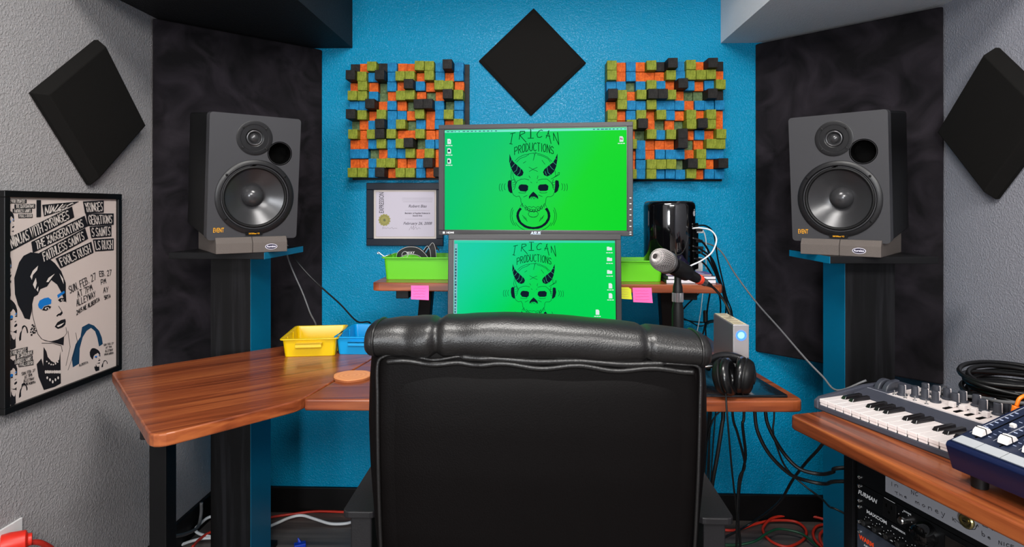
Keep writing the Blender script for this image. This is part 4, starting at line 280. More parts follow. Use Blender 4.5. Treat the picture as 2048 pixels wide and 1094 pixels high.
 's_lines': [[(-0.0565,0.0545),(-0.0465,0.0645),(-0.0315,0.0715),(-0.0125,0.0755),(0.0025,0.0775),(0.0205,0.0735),(0.0385,0.0655),(0.0535,0.0515)],[(-0.0525,0.0505),(-0.0415,0.0615),(-0.0245,0.0675),(-0.0155,0.0735)],[(0.0095,0.0725),(0.0265,0.0675),(0.0415,0.0595),(0.0485,0.0495)],[(0.0055,0.0795),(0.0025,0.0735),(-0.0025,0.0555),(0.0015,0.0715),(-0.0005,0.0765)],[(-0.0155,0.0355),(-0.0035,0.0285),(0.0105,0.0225)],[(-0.0145,0.0225),(-0.0025,0.0295),(0.0095,0.0345)],[(-0.0325,0.0475),(-0.0245,0.0525)],[(0.0235,0.0555),(0.0325,0.0435)],[(-0.0155,0.0095),(-0.0115,0.0035)],[(0.0095,0.0005),(0.0115,0.0095)],[(-0.0105,-0.0085),(-0.0065,-0.0115)],[(0.0095,-0.0085),(0.0075,-0.0115)],[(-0.0675,0.0265),(-0.0695,0.0075),(-0.0675,-0.0045)],[(-0.0645,0.0195),(-0.0615,0.0045),(-0.0525,-0.0115)],[(0.0625,0.0245),(0.0645,0.0065)],[(0.0715,0.0185),(0.0705,0.0125),(0.0575,0.0035),(0.0505,-0.0005),(0.0615,0.0055),(0.0745,0.0125),(0.0755,0.0185),(0.0715,0.0185)],[(-0.0565,-0.0175),(-0.0505,-0.0055),(-0.0385,-0.0005),(-0.0275,0.0005),(-0.0155,-0.0025)],[(0.0115,-0.0035),(0.0235,-0.0005),(0.0385,-0.0005),(0.0485,-0.0085),(0.0575,-0.0205)],[(-0.0675,-0.0045),(-0.0615,-0.0005),(-0.0555,-0.0115),(-0.0565,-0.0235),(-0.0615,-0.0325)],[(0.0575,-0.0005),(0.0535,-0.0115),(0.0575,-0.0295),(0.0595,-0.0325)],[(-0.0655,-0.0115),(-0.0585,-0.0095)],[(-0.0655,-0.0175),(-0.0575,-0.0165)],[(-0.0645,-0.0235),(-0.0585,-0.0225)],[(0.0535,-0.0115),(0.0605,-0.0095)],[(0.0535,-0.0175),(0.0615,-0.0175)],[(0.0545,-0.0235),(0.0605,-0.0235)],[(-0.0645,-0.0415),(-0.0615,-0.0475),(-0.0535,-0.0525),(-0.0445,-0.0505),(-0.0395,-0.0595),(-0.0395,-0.0665),(-0.0365,-0.0745),(-0.0315,-0.0805)],[(0.0585,-0.0415),(0.0575,-0.0475),(0.0505,-0.0525),(0.0395,-0.0525),(0.0355,-0.0575),(0.0345,-0.0695),(0.0305,-0.0775),(0.0265,-0.0815)],[(-0.0315,-0.0535),(-0.0205,-0.0485)],[(0.0125,-0.0475),(0.0245,-0.0525)],[(-0.0315,-0.0815),(-0.0155,-0.0945),(-0.0025,-0.0975),(0.0125,-0.0945),(0.0265,-0.0825)],[(-0.0275,-0.0775),(-0.0205,-0.0845),(-0.0145,-0.0815)],[(-0.0145,-0.0815),(-0.0065,-0.0845),(-0.0025,-0.0815)],[(-0.0025,-0.0815),(0.0055,-0.0855),(0.0115,-0.0815)],[(0.0115,-0.0815),(0.0185,-0.0845),(0.0235,-0.0775)],[(-0.0195,-0.0885),(-0.0205,-0.0905),(-0.0225,-0.0925),(-0.0245,-0.0925),(-0.0265,-0.0905),(-0.0275,-0.0885),(-0.0265,-0.0855),(-0.0245,-0.0835),(-0.0225,-0.0835),(-0.0205,-0.0855),(-0.0195,-0.0885)],[(-0.0125,-0.0915),(-0.0135,-0.0935),(-0.0145,-0.0955),(-0.0175,-0.0955),(-0.0185,-0.0935),(-0.0195,-0.0915),(-0.0185,-0.0885),(-0.0175,-0.0875),(-0.0145,-0.0875),(-0.0135,-0.0885),(-0.0125,-0.0915)],[(-0.0045,-0.0935),(-0.0055,-0.0955),(-0.0075,-0.0975),(-0.0095,-0.0975),(-0.0115,-0.0955),(-0.0125,-0.0935),(-0.0115,-0.0905),(-0.0095,-0.0895),(-0.0075,-0.0895),(-0.0055,-0.0905),(-0.0045,-0.0935)],[(0.0025,-0.0945),(0.0025,-0.0965),(0.0005,-0.0985),(-0.0015,-0.0985),(-0.0035,-0.0965),(-0.0045,-0.0945),(-0.0035,-0.0915),(-0.0015,-0.0905),(0.0005,-0.0905),(0.0025,-0.0915),(0.0025,-0.0945)],[(0.0105,-0.0925),(0.0095,-0.0955),(0.0075,-0.0965),(0.0055,-0.0965),(0.0035,-0.0955),(0.0035,-0.0925),(0.0035,-0.0905),(0.0055,-0.0885),(0.0075,-0.0885),(0.0095,-0.0905),(0.0105,-0.0925)],[(0.0175,-0.0905),(0.0175,-0.0925),(0.0155,-0.0945),(0.0135,-0.0945),(0.0115,-0.0925),(0.0105,-0.0905),(0.0115,-0.0875),(0.0135,-0.0865),(0.0155,-0.0865),(0.0175,-0.0875),(0.0175,-0.0905)],[(0.0255,-0.0855),(0.0245,-0.0885),(0.0225,-0.0895),(0.0205,-0.0895),(0.0185,-0.0885),(0.0185,-0.0855),(0.0185,-0.0835),(0.0205,-0.0815),(0.0225,-0.0815),(0.0245,-0.0835),(0.0255,-0.0855)],[(0.0125,-0.1035),(0.0115,-0.1065),(0.0095,-0.1095),(0.0065,-0.1115),(0.0025,-0.1125),(-0.0025,-0.1135),(-0.0075,-0.1125),(-0.0115,-0.1115),(-0.0145,-0.1095),(-0.0165,-0.1065),(-0.0175,-0.1035),(-0.0165,-0.1015),(-0.0145,-0.0985),(-0.0115,-0.0965),(-0.0075,-0.0955),(-0.0025,-0.0945),(0.0025,-0.0955),(0.0065,-0.0965),(0.0095,-0.0985),(0.0115,-0.1015),(0.0125,-0.1035)],[(0.0085,-0.1095),(0.0075,-0.1115),(0.0045,-0.1125),(0.0015,-0.1135),(-0.0025,-0.1135),(-0.0065,-0.1135),(-0.0095,-0.1125),(-0.0125,-0.1115),(-0.0135,-0.1095)],[(0.0505,-0.1295),(0.0465,-0.1365),(0.0405,-0.1425),(0.0335,-0.1475),(0.0255,-0.1515),(0.0165,-0.1545),(0.0075,-0.1565),(-0.0025,-0.1575),(-0.0115,-0.1565),(-0.0215,-0.1545),(-0.0295,-0.1515),(-0.0375,-0.1475),(-0.0445,-0.1425),(-0.0505,-0.1365),(-0.0555,-0.1295)],[(0.0575,-0.0915),(0.0595,-0.0975),(0.0615,-0.1035),(0.0615,-0.1095),(0.0605,-0.1155),(0.0595,-0.1225),(0.0575,-0.1285),(0.0535,-0.1335),(0.0495,-0.1395)],[(0.0595,-0.0855),(0.0625,-0.0915),(0.0645,-0.0985),(0.0665,-0.1045),(0.0665,-0.1115),(0.0655,-0.1185),(0.0635,-0.1245),(0.0605,-0.1315),(0.0575,-0.1375)],[(-0.0545,-0.1395),(-0.0585,-0.1345),(-0.0615,-0.1285),(-0.0645,-0.1225),(-0.0655,-0.1165),(-0.0665,-0.1095),(-0.0655,-0.1035),(-0.0645,-0.0975),(-0.0625,-0.0915)],[(-0.0615,-0.1375),(-0.0655,-0.1315),(-0.0685,-0.1255),(-0.0705,-0.1185),(-0.0715,-0.1115),(-0.0705,-0.1045),(-0.0695,-0.0985),(-0.0675,-0.0915),(-0.0645,-0.0855)],[(-0.0865,-0.0325),(-0.0885,-0.0295),(-0.0895,-0.0265),(-0.0895,-0.0235),(-0.0895,-0.0195),(-0.0885,-0.0165),(-0.0865,-0.0135)],[(-0.0945,-0.0355),(-0.0965,-0.0315),(-0.0975,-0.0285),(-0.0975,-0.0245),(-0.0975,-0.0205),(-0.0965,-0.0175),(-0.0945,-0.0135)],[(-0.1015,-0.0355),(-0.1035,-0.0325),(-0.1045,-0.0285),(-0.1045,-0.0245),(-0.1045,-0.0205),(-0.1035,-0.0165),(-0.1015,-0.0135)],[(0.0815,-0.0135),(0.0835,-0.0165),(0.0845,-0.0195),(0.0845,-0.0235),(0.0845,-0.0265),(0.0835,-0.0305),(0.0815,-0.0325)],[(0.0885,-0.0145),(0.0905,-0.0175),(0.0915,-0.0215),(0.0915,-0.0245),(0.0915,-0.0285),(0.0905,-0.0325),(0.0885,-0.0355)],[(0.0965,-0.0145),(0.0975,-0.0175),(0.0985,-0.0215),(0.0985,-0.0245),(0.0985,-0.0285),(0.0975,-0.0325),(0.0965,-0.0355)],[(-0.0085,-0.0595),(-0.0095,-0.0575),(-0.0085,-0.0555),(-0.0075,-0.0545),(-0.0055,-0.0535),(-0.0035,-0.0545),(-0.0025,-0.0555),(-0.0015,-0.0575),(-0.0025,-0.0595)],[(0.0025,-0.0595),(0.0015,-0.0575),(0.0025,-0.0555),(0.0035,-0.0545),(0.0055,-0.0535),(0.0065,-0.0545),(0.0085,-0.0555),(0.0085,-0.0575),(0.0085,-0.0595)],[(-0.0245,-0.0385),(-0.0255,-0.0405),(-0.0295,-0.0415),(-0.0345,-0.0415),(-0.0395,-0.0415),(-0.0445,-0.0405),(-0.0465,-0.0395)],[(0.0385,-0.0395),(0.0365,-0.0405),(0.0325,-0.0415),(0.0265,-0.0415),(0.0215,-0.0415),(0.0185,-0.0405),(0.0165,-0.0385)],[(-0.0365,-0.0745),(-0.0415,-0.0815)],[(-0.0345,-0.0715),(-0.0355,-0.0835)],[(0.0315,-0.0715),(0.0365,-0.0825)],[(0.0285,-0.0745),(0.0305,-0.0845)],[(-0.0345,-0.1075),(-0.0285,-0.1185)],[(0.0295,-0.1075),(0.0235,-0.1185)],[(-0.0295,-0.1115),(-0.0245,-0.1225)],[(0.0255,-0.1115),(0.0195,-0.1225)],[(-0.0255,-0.1145),(-0.0205,-0.1265)],[(0.0205,-0.1145),(0.0155,-0.1265)]],
 's_light': [[(-0.0725,0.0475),(-0.0675,0.0585)],[(-0.0675,0.0345),(-0.0615,0.0415),(-0.0565,0.0475)],[(-0.0615,0.0195),(-0.0525,0.0265),(-0.0495,0.0395)],[(-0.0505,0.0115),(-0.0425,0.0195),(-0.0405,0.0315)],[(0.0685,0.0585),(0.0625,0.0595)],[(0.0655,0.0415),(0.0605,0.0465),(0.0565,0.0495)],[(0.0585,0.0265),(0.0515,0.0325),(0.0455,0.0415)],[(0.0485,0.0125),(0.0415,0.0185),(0.0385,0.0345)],[(0.0365,0.0115),(0.0325,0.0225)]],
 'hand': [[(0.1755,0.6594),(0.1821,0.6606)],[(0.1788,0.66),(0.1805,0.655)],[(0.186,0.6614),(0.1872,0.6559)],[(0.1867,0.6581),(0.1897,0.6597),(0.1917,0.6589),(0.192,0.6566)],[(0.1973,0.6591),(0.2015,0.6601),(0.2003,0.6615),(0.1978,0.6605),(0.1973,0.6585),(0.1998,0.6576),(0.2021,0.6587)],[(0.2212,0.6581),(0.2212,0.6624)],[(0.2212,0.6614),(0.2238,0.6627),(0.2251,0.6584)],[(0.2251,0.6617),(0.2281,0.6632),(0.2294,0.6587)],[(0.2383,0.6643),(0.2353,0.6616),(0.2383,0.6594),(0.2416,0.6621),(0.2383,0.6643)],[(0.2483,0.6601),(0.2483,0.6653)],[(0.2483,0.664),(0.2524,0.6658),(0.2549,0.6642),(0.2549,0.6606)],[(0.2622,0.664),(0.2678,0.665),(0.2662,0.6672),(0.263,0.666),(0.2622,0.6631),(0.2654,0.6614),(0.2686,0.6628)],[(0.2742,0.6681),(0.2773,0.6633)],[(0.2809,0.6688),(0.2766,0.6582),(0.2742,0.6591)],[(0.3484,0.6721),(0.349,0.6647),(0.3525,0.6648),(0.3535,0.6673),(0.3516,0.669),(0.3488,0.6676)],[(0.3587,0.667),(0.3626,0.6673),(0.3615,0.6687),(0.3592,0.6682),(0.3587,0.6663),(0.361,0.6652),(0.3632,0.666)],[(0.3767,0.6649),(0.3767,0.6711),(0.3813,0.6659),(0.3813,0.6719)],[(0.3851,0.6668),(0.3851,0.6727)],[(0.3934,0.6734),(0.3916,0.6739),(0.3895,0.6723),(0.3889,0.6702),(0.3898,0.6683),(0.3916,0.6683),(0.3934,0.6695)],[(0.4005,0.6755),(0.396,0.6747),(0.396,0.6693),(0.4005,0.6703)],[(0.396,0.672),(0.3996,0.673)],[(0.3578,0.6895),(0.3495,0.6887),(0.3502,0.682),(0.3584,0.6826)],[(0.3498,0.6854),(0.3564,0.6863)],[(0.3695,0.6877),(0.3662,0.6878),(0.3635,0.6851),(0.3657,0.6831),(0.3693,0.6844),(0.3695,0.6877),(0.3701,0.6834)],[(0.379,0.6908),(0.3792,0.6848),(0.3824,0.6843)],[(0.3767,0.6883),(0.3822,0.6888)],[(0.3938,0.6929),(0.3959,0.6852),(0.3977,0.6909),(0.3996,0.6855),(0.4015,0.6937)],[(0.2124,0.6716),(0.2124,0.6796),(0.2176,0.6725),(0.218,0.6802)],[(0.2266,0.6801),(0.2245,0.681),(0.222,0.6792),(0.221,0.6764),(0.2218,0.6737),(0.2238,0.6735),(0.226,0.6749)],[(0.1684,0.6673),(0.1684,0.6755)],[(0.1754,0.6691),(0.1754,0.6738)],[(0.1754,0.6726),(0.1796,0.6747),(0.1821,0.6738),(0.1821,0.6708)],[(0.2964,0.6633),(0.2957,0.6695)],[(0.3019,0.6689),(0.2961,0.6661),(0.3019,0.663)],[(0.3019,0.6675),(0.3121,0.6642),(0.3259,0.663),(0.3364,0.6684),(0.3409,0.6788)],[(0.3379,0.6744),(0.3412,0.6794),(0.3423,0.6759)]],
}
# ------------------------------------------------------------------ the materials of the place
BLUE = wall_mat('blue_plaster', (0, 138, 182), (0, 131, 176), .26, .8, spec=.2)
GREY = wall_mat('grey_plaster', (162, 159, 160), (153, 151, 153), .65, .8, spec=.3)
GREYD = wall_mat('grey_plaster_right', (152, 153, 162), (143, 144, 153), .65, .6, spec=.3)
BLACKP = wall_mat('black_plaster', (34, 34, 36), (29, 29, 31), .65, .7, spec=.25)
SOFG = wall_mat('pale_grey_plaster', (232, 233, 236), (226, 227, 230), .65, .6, spec=.3)
SUEDE = mat('black_suede', (30, 28, 32), .95, mottle=(7, (22, 21, 23), (45, 41, 46), 1.3), bump=('noise', 400, .3, .001), spec=.08)
FOAM = mat('charcoal_foam', (24, 23, 22), .95, spec=.1, bump=('noise', 500, .5, .001))
BASEM = mat('black_baseboard', (10, 9, 10), .5, spec=.2)
FLOORM = wood_mat('grey_wood_floor', (92, 84, 80), (66, 61, 60), (112, 104, 98), .45, axis=0, scale=.5, coat=.05, bump=.2)
CHERRY = wood_mat('cherry_laminate', (128, 62, 32), (96, 43, 22), (152, 82, 44), .3, axis=0, coat=.2, rot=R(-3))
CHERRYL = wood_mat('cherry_laminate_left', (138, 68, 36), (104, 47, 24), (164, 90, 48), .3, axis=0, coat=.2, rot=R(-38))
CHERRYR = wood_mat('cherry_laminate_right', (128, 62, 32), (88, 40, 20), (154, 84, 44), .3, axis=0, coat=.2, rot=R(73.3))
BLACKWOOD = wood_mat('black_stained_wood', (13, 13, 15), (9, 9, 10), (30, 30, 33), .5, axis=2, coat=0, scale=.9)
BLACKWOODX = wood_mat('black_stained_wood_plate', (16, 16, 18), (10, 10, 12), (32, 32, 35), .5, axis=0, coat=0, scale=.9)
for m_ in (BLACKWOOD, BLACKWOODX): m_.node_tree.nodes['Principled BSDF'].inputs['Specular IOR Level'].default_value = .2
BLUEPAINT = mat('satin_blue_paint', (0, 112, 150), .4)
BMETAL = mat('black_metal', (9, 9, 10), .45, 0, spec=.2)
BLACK = mat('black_plastic', (14, 14, 15), .42, spec=.3)
BLACKG = mat('gloss_black', (8, 8, 9), .08, coat=1)
DEEP = mat('deep_black', (3, 3, 3), .8, spec=.05)
CHROME = mat('chrome', (200, 200, 200), .2, 1)
WHITE = mat('white_plastic', (225, 225, 225), .4)
RUBBER = mat('black_rubber', (13, 13, 14), .5, spec=.3)
GREENP = mat('lime_plastic', (92, 186, 28), .36, spec=.35)
YELLOWP = mat('yellow_plastic', (222, 186, 0), .3)
BLUEP = mat('bright_blue_plastic', (0, 150, 214), .3)
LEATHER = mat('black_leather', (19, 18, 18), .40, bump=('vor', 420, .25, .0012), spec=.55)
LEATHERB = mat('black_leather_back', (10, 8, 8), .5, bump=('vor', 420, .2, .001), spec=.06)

# ------------------------------------------------------------------ the room
def struct(name, mb, m, **k):
    o = build(name, mb, m, **k); o['kind'] = 'structure'; return o
XL, XR, YB, YF, ZC = -1.283, 1.315, 2.4, -3.0, 2.45
struct('floor', MB().box(XL - .1, XR + .1, YF - .1, YB + .1, -.1, 0), FLOORM)
struct('ceiling', MB().box(XL - .1, XR + .1, YF - .1, YB + .1, ZC, ZC + .1), SOFG)
struct('wall_back', MB().box(XL - .1, XR + .1, YB, YB + .1, 0, ZC), BLUE)
struct('wall_left', MB().box(XL - .1, XL, YF, YB, 0, ZC), GREY)
struct('wall_right', MB().box(XR, XR + .1, YF, YB, 0, ZC), GREYD)
struct('wall_front', MB().box(XL - .1, XR + .1, YF - .1, YF, 0, ZC), GREY)
struct('baseboard_back', MB().box(XL, XR, YB - .015, YB, 0, .102), BASEM, bevel=.003)
struct('baseboard_left', MB().box(XL, XL + .015, YF, YB - .015, 0, .102), BASEM, bevel=.003)
struct('baseboard_right', MB().box(XR - .015, XR, YF, YB - .015, 0, .102), BASEM, bevel=.003)
# boxed-in soffits along both side walls and a bulkhead between them
struct('trim_1', MB().box(XL, -.729, 1.53, YB, 1.874, ZC), BLACKP)
struct('trim_2', MB().box(.742, XR, 1.53, YB, 1.88, ZC), SOFG)
struct('trim_3', MB().box(-.729, .742, 1.53, YB, 2.2, ZC), BLACKP)

def ceiling_light(loc, sx, sy, label):
    t = thing('ceiling_light', label, 'light', loc, group='ceiling lights')
    f = MB(); f.box(-sx / 2 - .03, sx / 2 + .03, -sy / 2 - .03, -sy / 2, -.05, 0); f.box(-sx / 2 - .03, sx / 2 + .03, sy / 2, sy / 2 + .03, -.05, 0)
    f.box(-sx / 2 - .03, -sx / 2, -sy / 2, sy / 2, -.05, 0); f.box(sx / 2, sx / 2 + .03, -sy / 2, sy / 2, -.05, 0)
    build('frame', f, WHITE, t)
    build('diffuser', MB().box(-sx / 2, sx / 2, -sy / 2, sy / 2, -.03, -.02), mat('lamp_diffuser', (255, 248, 238), .5, emit=2.5), t)
ceiling_light((0, .75, ZC), .7, .4, 'flush white ceiling light above the desk chair')
ceiling_light((.35, -1.4, ZC), 1.1, .7, 'large flush white ceiling light at the rear of the room')

# ------------------------------------------------------------------ corner panels
def corner_panel(pts, z0, z1, label):
    t = thing('bass_trap', label, 'acoustic panel', (sum(p[0] for p in pts) / len(pts), sum(p[1] for p in pts) / len(pts), z0), group='corner bass traps')
    build('fabric_cover', MB().prism(pts, z0, z1), SUEDE, t, world=True, bevel=.006)
k = .045
corner_panel([(XL + .004, 1.972), (-.850, 2.396), (-.850 - k * 1.0, 2.397), (XL + .004, 1.972 + k)], .662, 1.868, 'black suede bass trap panel across the left corner behind a speaker')
corner_panel([(.874, 2.396), (XR - .004, 1.962), (XR - .004, 1.962 + k), (.874 + k, 2.397)], .662, 1.874, 'black suede bass trap panel across the right corner behind a speaker')

# ------------------------------------------------------------------ foam diamonds
def diamond(label, loc, rotz, roll=0, th=.045):
    t = thing('acoustic_tile', label, 'acoustic panel', loc, (0, 0, rotz), 'diamond foam tiles')
    a = .2145
    def ring(s, y): return [(a * s * math.cos(R(90 * i) + roll), y, a * s * math.sin(R(90 * i) + roll)) for i in range(4)]
    mb = MB(); mb.loft([ring(1, 0), ring(1, -.012), ring(.90, -th), ])
    build('foam_body', mb, FOAM, t, bevel=.003)
    return t
diamond('charcoal foam diamond on the blue wall above the monitors', (-.003, YB - .001, 1.809), 0, roll=R(-1.5), th=.02)
diamond('charcoal foam diamond with sloping edges on the left grey wall', (XL + .001, 1.694, 1.507), R(90), roll=R(-4), th=.038)
diamond('charcoal foam diamond on the right grey wall beside the right bass trap', (XR - .001, 1.737, 1.467), R(-90), roll=R(0))

# ------------------------------------------------------------------ wooden block diffusers
WG = wood_mat('green_stained_block', (122, 132, 36), (102, 112, 26), (142, 150, 52), .6, axis=1, coat=0, scale=2.2)
WO = wood_mat('orange_stained_block', (200, 84, 16), (176, 70, 10), (218, 104, 28), .6, axis=1, coat=0, scale=2.2)
WB = wood_mat('blue_stained_block', (4, 112, 162), (2, 96, 146), (24, 132, 182), .6, axis=1, coat=0, scale=2.2)
WK = wood_mat('black_stained_block', (24, 22, 21), (16, 15, 15), (40, 37, 36), .6, axis=1, coat=0, scale=2.2)
WD = wood_mat('dark_green_block', (84, 104, 66), (66, 86, 52), (100, 120, 80), .6, axis=1, coat=0, scale=2.2)
for m_ in (WK, WO, WB, WG, WD): m_.node_tree.nodes['Principled BSDF'].inputs['Specular IOR Level'].default_value = .2
DEPTH = {'O': .028, 'B': .042, 'G': .064, 'K': .090, 'k': .030, '-': .010}
BM = {'O': WO, 'B': WB, 'G': WG, 'K': WK, 'k': WK, '-': WD}
NAMES = {'O': 'orange', 'B': 'blue', 'G': 'green', 'K': 'black', 'k': 'black', '-': 'dark green'}
LA = "kOGkBOOGGBKB KGBKBGGOGBOB OGO-BOKBOGGO GGB-OGGO-OKG BBKOBO-KKB-B KGOGBBOGOBGB -OBKBG-BOBOG GOGKGOOGOOBO OOBGBGK-BBGB BB-OBBGOGOBO OOBGGOOBKOGB GGBKOGGBOKBG".split()
RA = "GOBOGkKBGOKk GOBOOOGBGGGO BB-BGBOKBOBG KGOGKKGO--Kk OGBBGBBBOBBB GOBGOGBOGOGO GOGKO-O-GKGO OGO-GBGKOBOG BGGBOOOK-OGG GOOBOBBBOGBB BOOBGGG-KGOK OGGBGBBBGOBB".split()
def diffuser(label, x0, x1, z0, z1, rows, bx, seed):
    rnd = random.Random(seed)
    t = thing('block_diffuser', label, 'wall diffuser', ((x0 + x1) / 2, YB, z0), group='wooden block diffusers')
    W = x1 - x0; Hh = z1 - z0; p = W / 12; q = Hh / 12
    build('backboard', MB().box(-W / 2 + bx[0], W / 2 + bx[1], -.012, -.001, -.006, Hh), BLACKWOODX, t)
    cells = [(DEPTH[rows[r][c]] + rnd.uniform(-.004, .004), r, c) for r in range(12) for c in range(12)]
    cells.sort(reverse=True)
    rest = MB(); order = [WG, WO, WB, WK, WD]
    for i, (d, r, c) in enumerate(cells):
        ch = rows[r][c]; jx, jz = rnd.uniform(-.001, .001), rnd.uniform(-.0012, .0012)
        xa = -W / 2 + c * p + .0006 + jx; zb = Hh - (r + 1) * q + .0006 + jz
        if i < 100:
            cx, cz = xa + p / 2 - .0006, zb + q / 2 - .0006; hw = p / 2 - .0005; hz = q / 2 - .0005
            a = R(rnd.uniform(-1.5, 1.5))
            mb = MB(); 
            def rr(y): return [(hw * math.cos(a) * sx - hz * math.sin(a) * sz, y, hw * math.sin(a) * sx + hz * math.cos(a) * sz) for sx, sz in ((-1, -1), (1, -1), (1, 1), (-1, 1))]
            mb.loft([rr(0), rr(-d)])
            o = build('wood_block', mb, BM[ch], t, bevel=.0012)
            o.location = (cx, -.012, cz)
        else:
            rest.cur = order.index(BM[ch]); rest.box(xa, xa + p - .0012, -.012 - d, -.012, zb, zb + q - .0012)
    o = build('wood_block', rest, order, t, bevel=.0012); o['kind'] = 'stuff'
diffuser('wooden block diffuser left of the upper monitor with green orange blue black cubes', -.725, -.272, 1.347, 1.801, LA, (.0, .018), 3)
diffuser('wooden block diffuser right of the upper monitor with green orange blue black cubes', .286, .739, 1.340, 1.797, RA, (-.0, .004), 8)

# ------------------------------------------------------------------ diploma on the blue wall
t = thing('framed_diploma', 'framed graduation certificate with gold seal on blue wall left of monitor', 'certificate', (-.515, YB, 1.077))
NAVYF = mat('slate_frame', (13, 23, 38), .4, spec=.2)
fw = .028; x0, x1, z0, z1 = -.152, .157, 0, .252
mb = MB()
mb.box(x0, x1, -.02, -.001, z0, z0 + fw); mb.box(x0, x1, -.02, -.001, z1 - fw, z1); mb.box(x0, x0 + fw, -.02, -.001, z0 + fw, z1 - fw); mb.box(x1 - fw, x1, -.02, -.001, z0 + fw, z1 - fw)
build('frame', mb, NAVYF, t, bevel=.002)
build('mat_board', MB().box(x0 + fw, x1 - fw, -.009, -.002, z0 + fw, z1 - fw), mat('cream_mat', (205, 196, 190), .8), t)
build('certificate', MB().box(x0 + fw + .007, x1 - fw - .007, -.0100, -.009, z0 + fw + .007, z1 - fw - .007), mat('certificate_paper', (196, 190, 204), .8), t)
mb = MB(); ink = mat('grey_ink', (84, 80, 92), .8)
g = .0105
for (a, b, c, d) in ((x0 + fw + .007, x1 - fw - .007, z0 + fw + .007, z0 + fw + .0078), (x0 + fw + .007, x1 - fw - .007, z1 - fw - .0078, z1 - fw - .007), (x0 + fw + .007, x0 + fw + .0078, z0 + fw + .007, z1 - fw - .007), (x1 - fw - .0078, x1 - fw - .007, z0 + fw + .007, z1 - fw - .007)):
    mb.box(a, b, -.0103, -.01, c, d)
build('border_line', mb, mat('gold_line', (150, 128, 100), .6), t)
mb = MB()
text_into(mb, 'Robert Bias', .0155, FR(.052, -g, .158), bold=.0002, shear=.3)
text_into(mb, 'Bachelor of Applied Science in', .0083, FR(.052, -g, .130), bold=.0003, shear=.1)
text_into(mb, 'Sound Arts', .0083, FR(.052, -g, .120), bold=.0003, shear=.1)
text_into(mb, 'February 26, 2008', .0155, FR(.052, -g, .089), bold=.0002, shear=.3)
for z, w in ((.190, .124), (.183, .124), (.176, .118), (.141, .10), (.106, .10)): mb.box(.052 - w / 2, .052 + w / 2, -g, -.0101, z, z + .0005)
fn = lambda a, b: (a, -g, b)
for st in ([(-.09, .066), (-.087, .075), (-.084, .068), (-.08, .072), (-.074, .068), (-.068, .072), (-.06, .068), (-.05, .073), (-.046, .067), (-.04, .07), (-.03, .069)], [(.018, .062), (.028, .078), (.03, .066), (.038, .08), (.036, .064), (.046, .076), (.05, .066), (.058, .072), (.065, .068)]):
    mb.stroke(st, .0008, fn)
build('lettering', mb, ink, t)
mb = MB(); text_into(mb, 'EXPRESSION', .0270, FR(-.092, -g, .1725) @ Matrix.Rotation(R(90), 4, 'Z'), bold=.0001, width=.56)
build('lettering', mb, mat('dark_ink', (40, 38, 48), .8), t)
mb = MB(); n = 26
ol = [((.0235 + .0018 * (1 if i % 2 else -1)) * math.cos(2 * math.pi * i / n), (.0235 + .0018 * (1 if i % 2 else -1)) * math.sin(2 * math.pi * i / n)) for i in range(n)]
mb.prism(ol, .0, .0012, FR(-.081, -.010, .103))
s_ = build('gold_seal', mb, mat('gold_foil', (140, 134, 66), .45, .2), t)
mb = MB(); mb.torus(.017, .0005, FR(-.081, -.0113, .103)); text_into(mb, 'e', .020, FR(-.081, -.0115, .104), bold=.0006)
build('seal_print', mb, mat('seal_ink', (78, 84, 48), .5), t)

# ------------------------------------------------------------------ poster on the left wall
PY0, PY1, PZ0, PZ1 = 1.388, 1.797, .733, 1.271
t = thing('framed_poster', 'black framed concert poster with portrait and slanted band names on left grey wall', 'poster', (XL, (PY0 + PY1) / 2, PZ0))
mb = MB(); xa, xb = XL + .001, XL + .024; w = .016
mb.box(xa, xb, PY0, PY1, PZ0, PZ0 + w); mb.box(xa, xb, PY0, PY1, PZ1 - w, PZ1); mb.box(xa, xb, PY0, PY0 + w, PZ0 + w, PZ1 - w); mb.box(xa, xb, PY1 - w, PY1, PZ0 + w, PZ1 - w)
build('frame', mb, mat('black_frame', (13, 13, 14), .4, spec=.3), t, world=True, bevel=.0015)
build('poster_sheet', MB().box(xa, -1.2668, PY0 + w, PY1 - w, PZ0 + w, PZ1 - w), mat('poster_paper', (212, 198, 192), .55), t, world=True)
INK = mat('poster_ink', (17, 19, 26), .55); PW = mat('poster_white', (222, 212, 206), .55); PB = mat('poster_blue', (18, 120, 205), .5); PN = mat('poster_navy', (14, 60, 92), .55)
def clip(p): return (min(max(p[0], PY0 + w), PY1 - w), min(max(p[1], PZ0 + w), PZ1 - w))
def L(off): return lambda a, b: (-1.2668 + off, a, b)
def fills(key, off): 
    mb = MB()
    for q in DATA[key]:
        q = [clip(p) for p in q]
        q2 = [p for i, p in enumerate(q) if math.hypot(p[0] - q[i - 1][0], p[1] - q[i - 1][1]) > 1e-5]
        if len(q2) > 2: mb.flat(q2, L(off))
    return mb
def pstrokes(key, off, w_):
    mb = MB()
    for s_ in DATA[key]: mb.stroke([clip(p) for p in s_], w_, L(off))
    return mb
build('portrait_print', fills('m_ink', .0002), INK, t, world=True, auto=False)
build('portrait_print', fills('m_blue', .0004), PB, t, world=True, auto=False)
build('portrait_print', fills('p_navy', .0004), PN, t, world=True, auto=False)
build('portrait_print', fills('p_ink', .0006), INK, t, world=True, auto=False)
build('portrait_print', fills('p_blue', .0009), PB, t, world=True, auto=False)
build('portrait_print', fills('p_white', .0011), PW, t, world=True, auto=False)
build('portrait_print', fills('p_ink2', .0013), INK, t, world=True, auto=False)
build('portrait_print', pstrokes('p_lines', .0008, .0013), INK, t, world=True, auto=False)
build('title_band', fills('poster_bands', .0014), INK, t, world=True, auto=False)
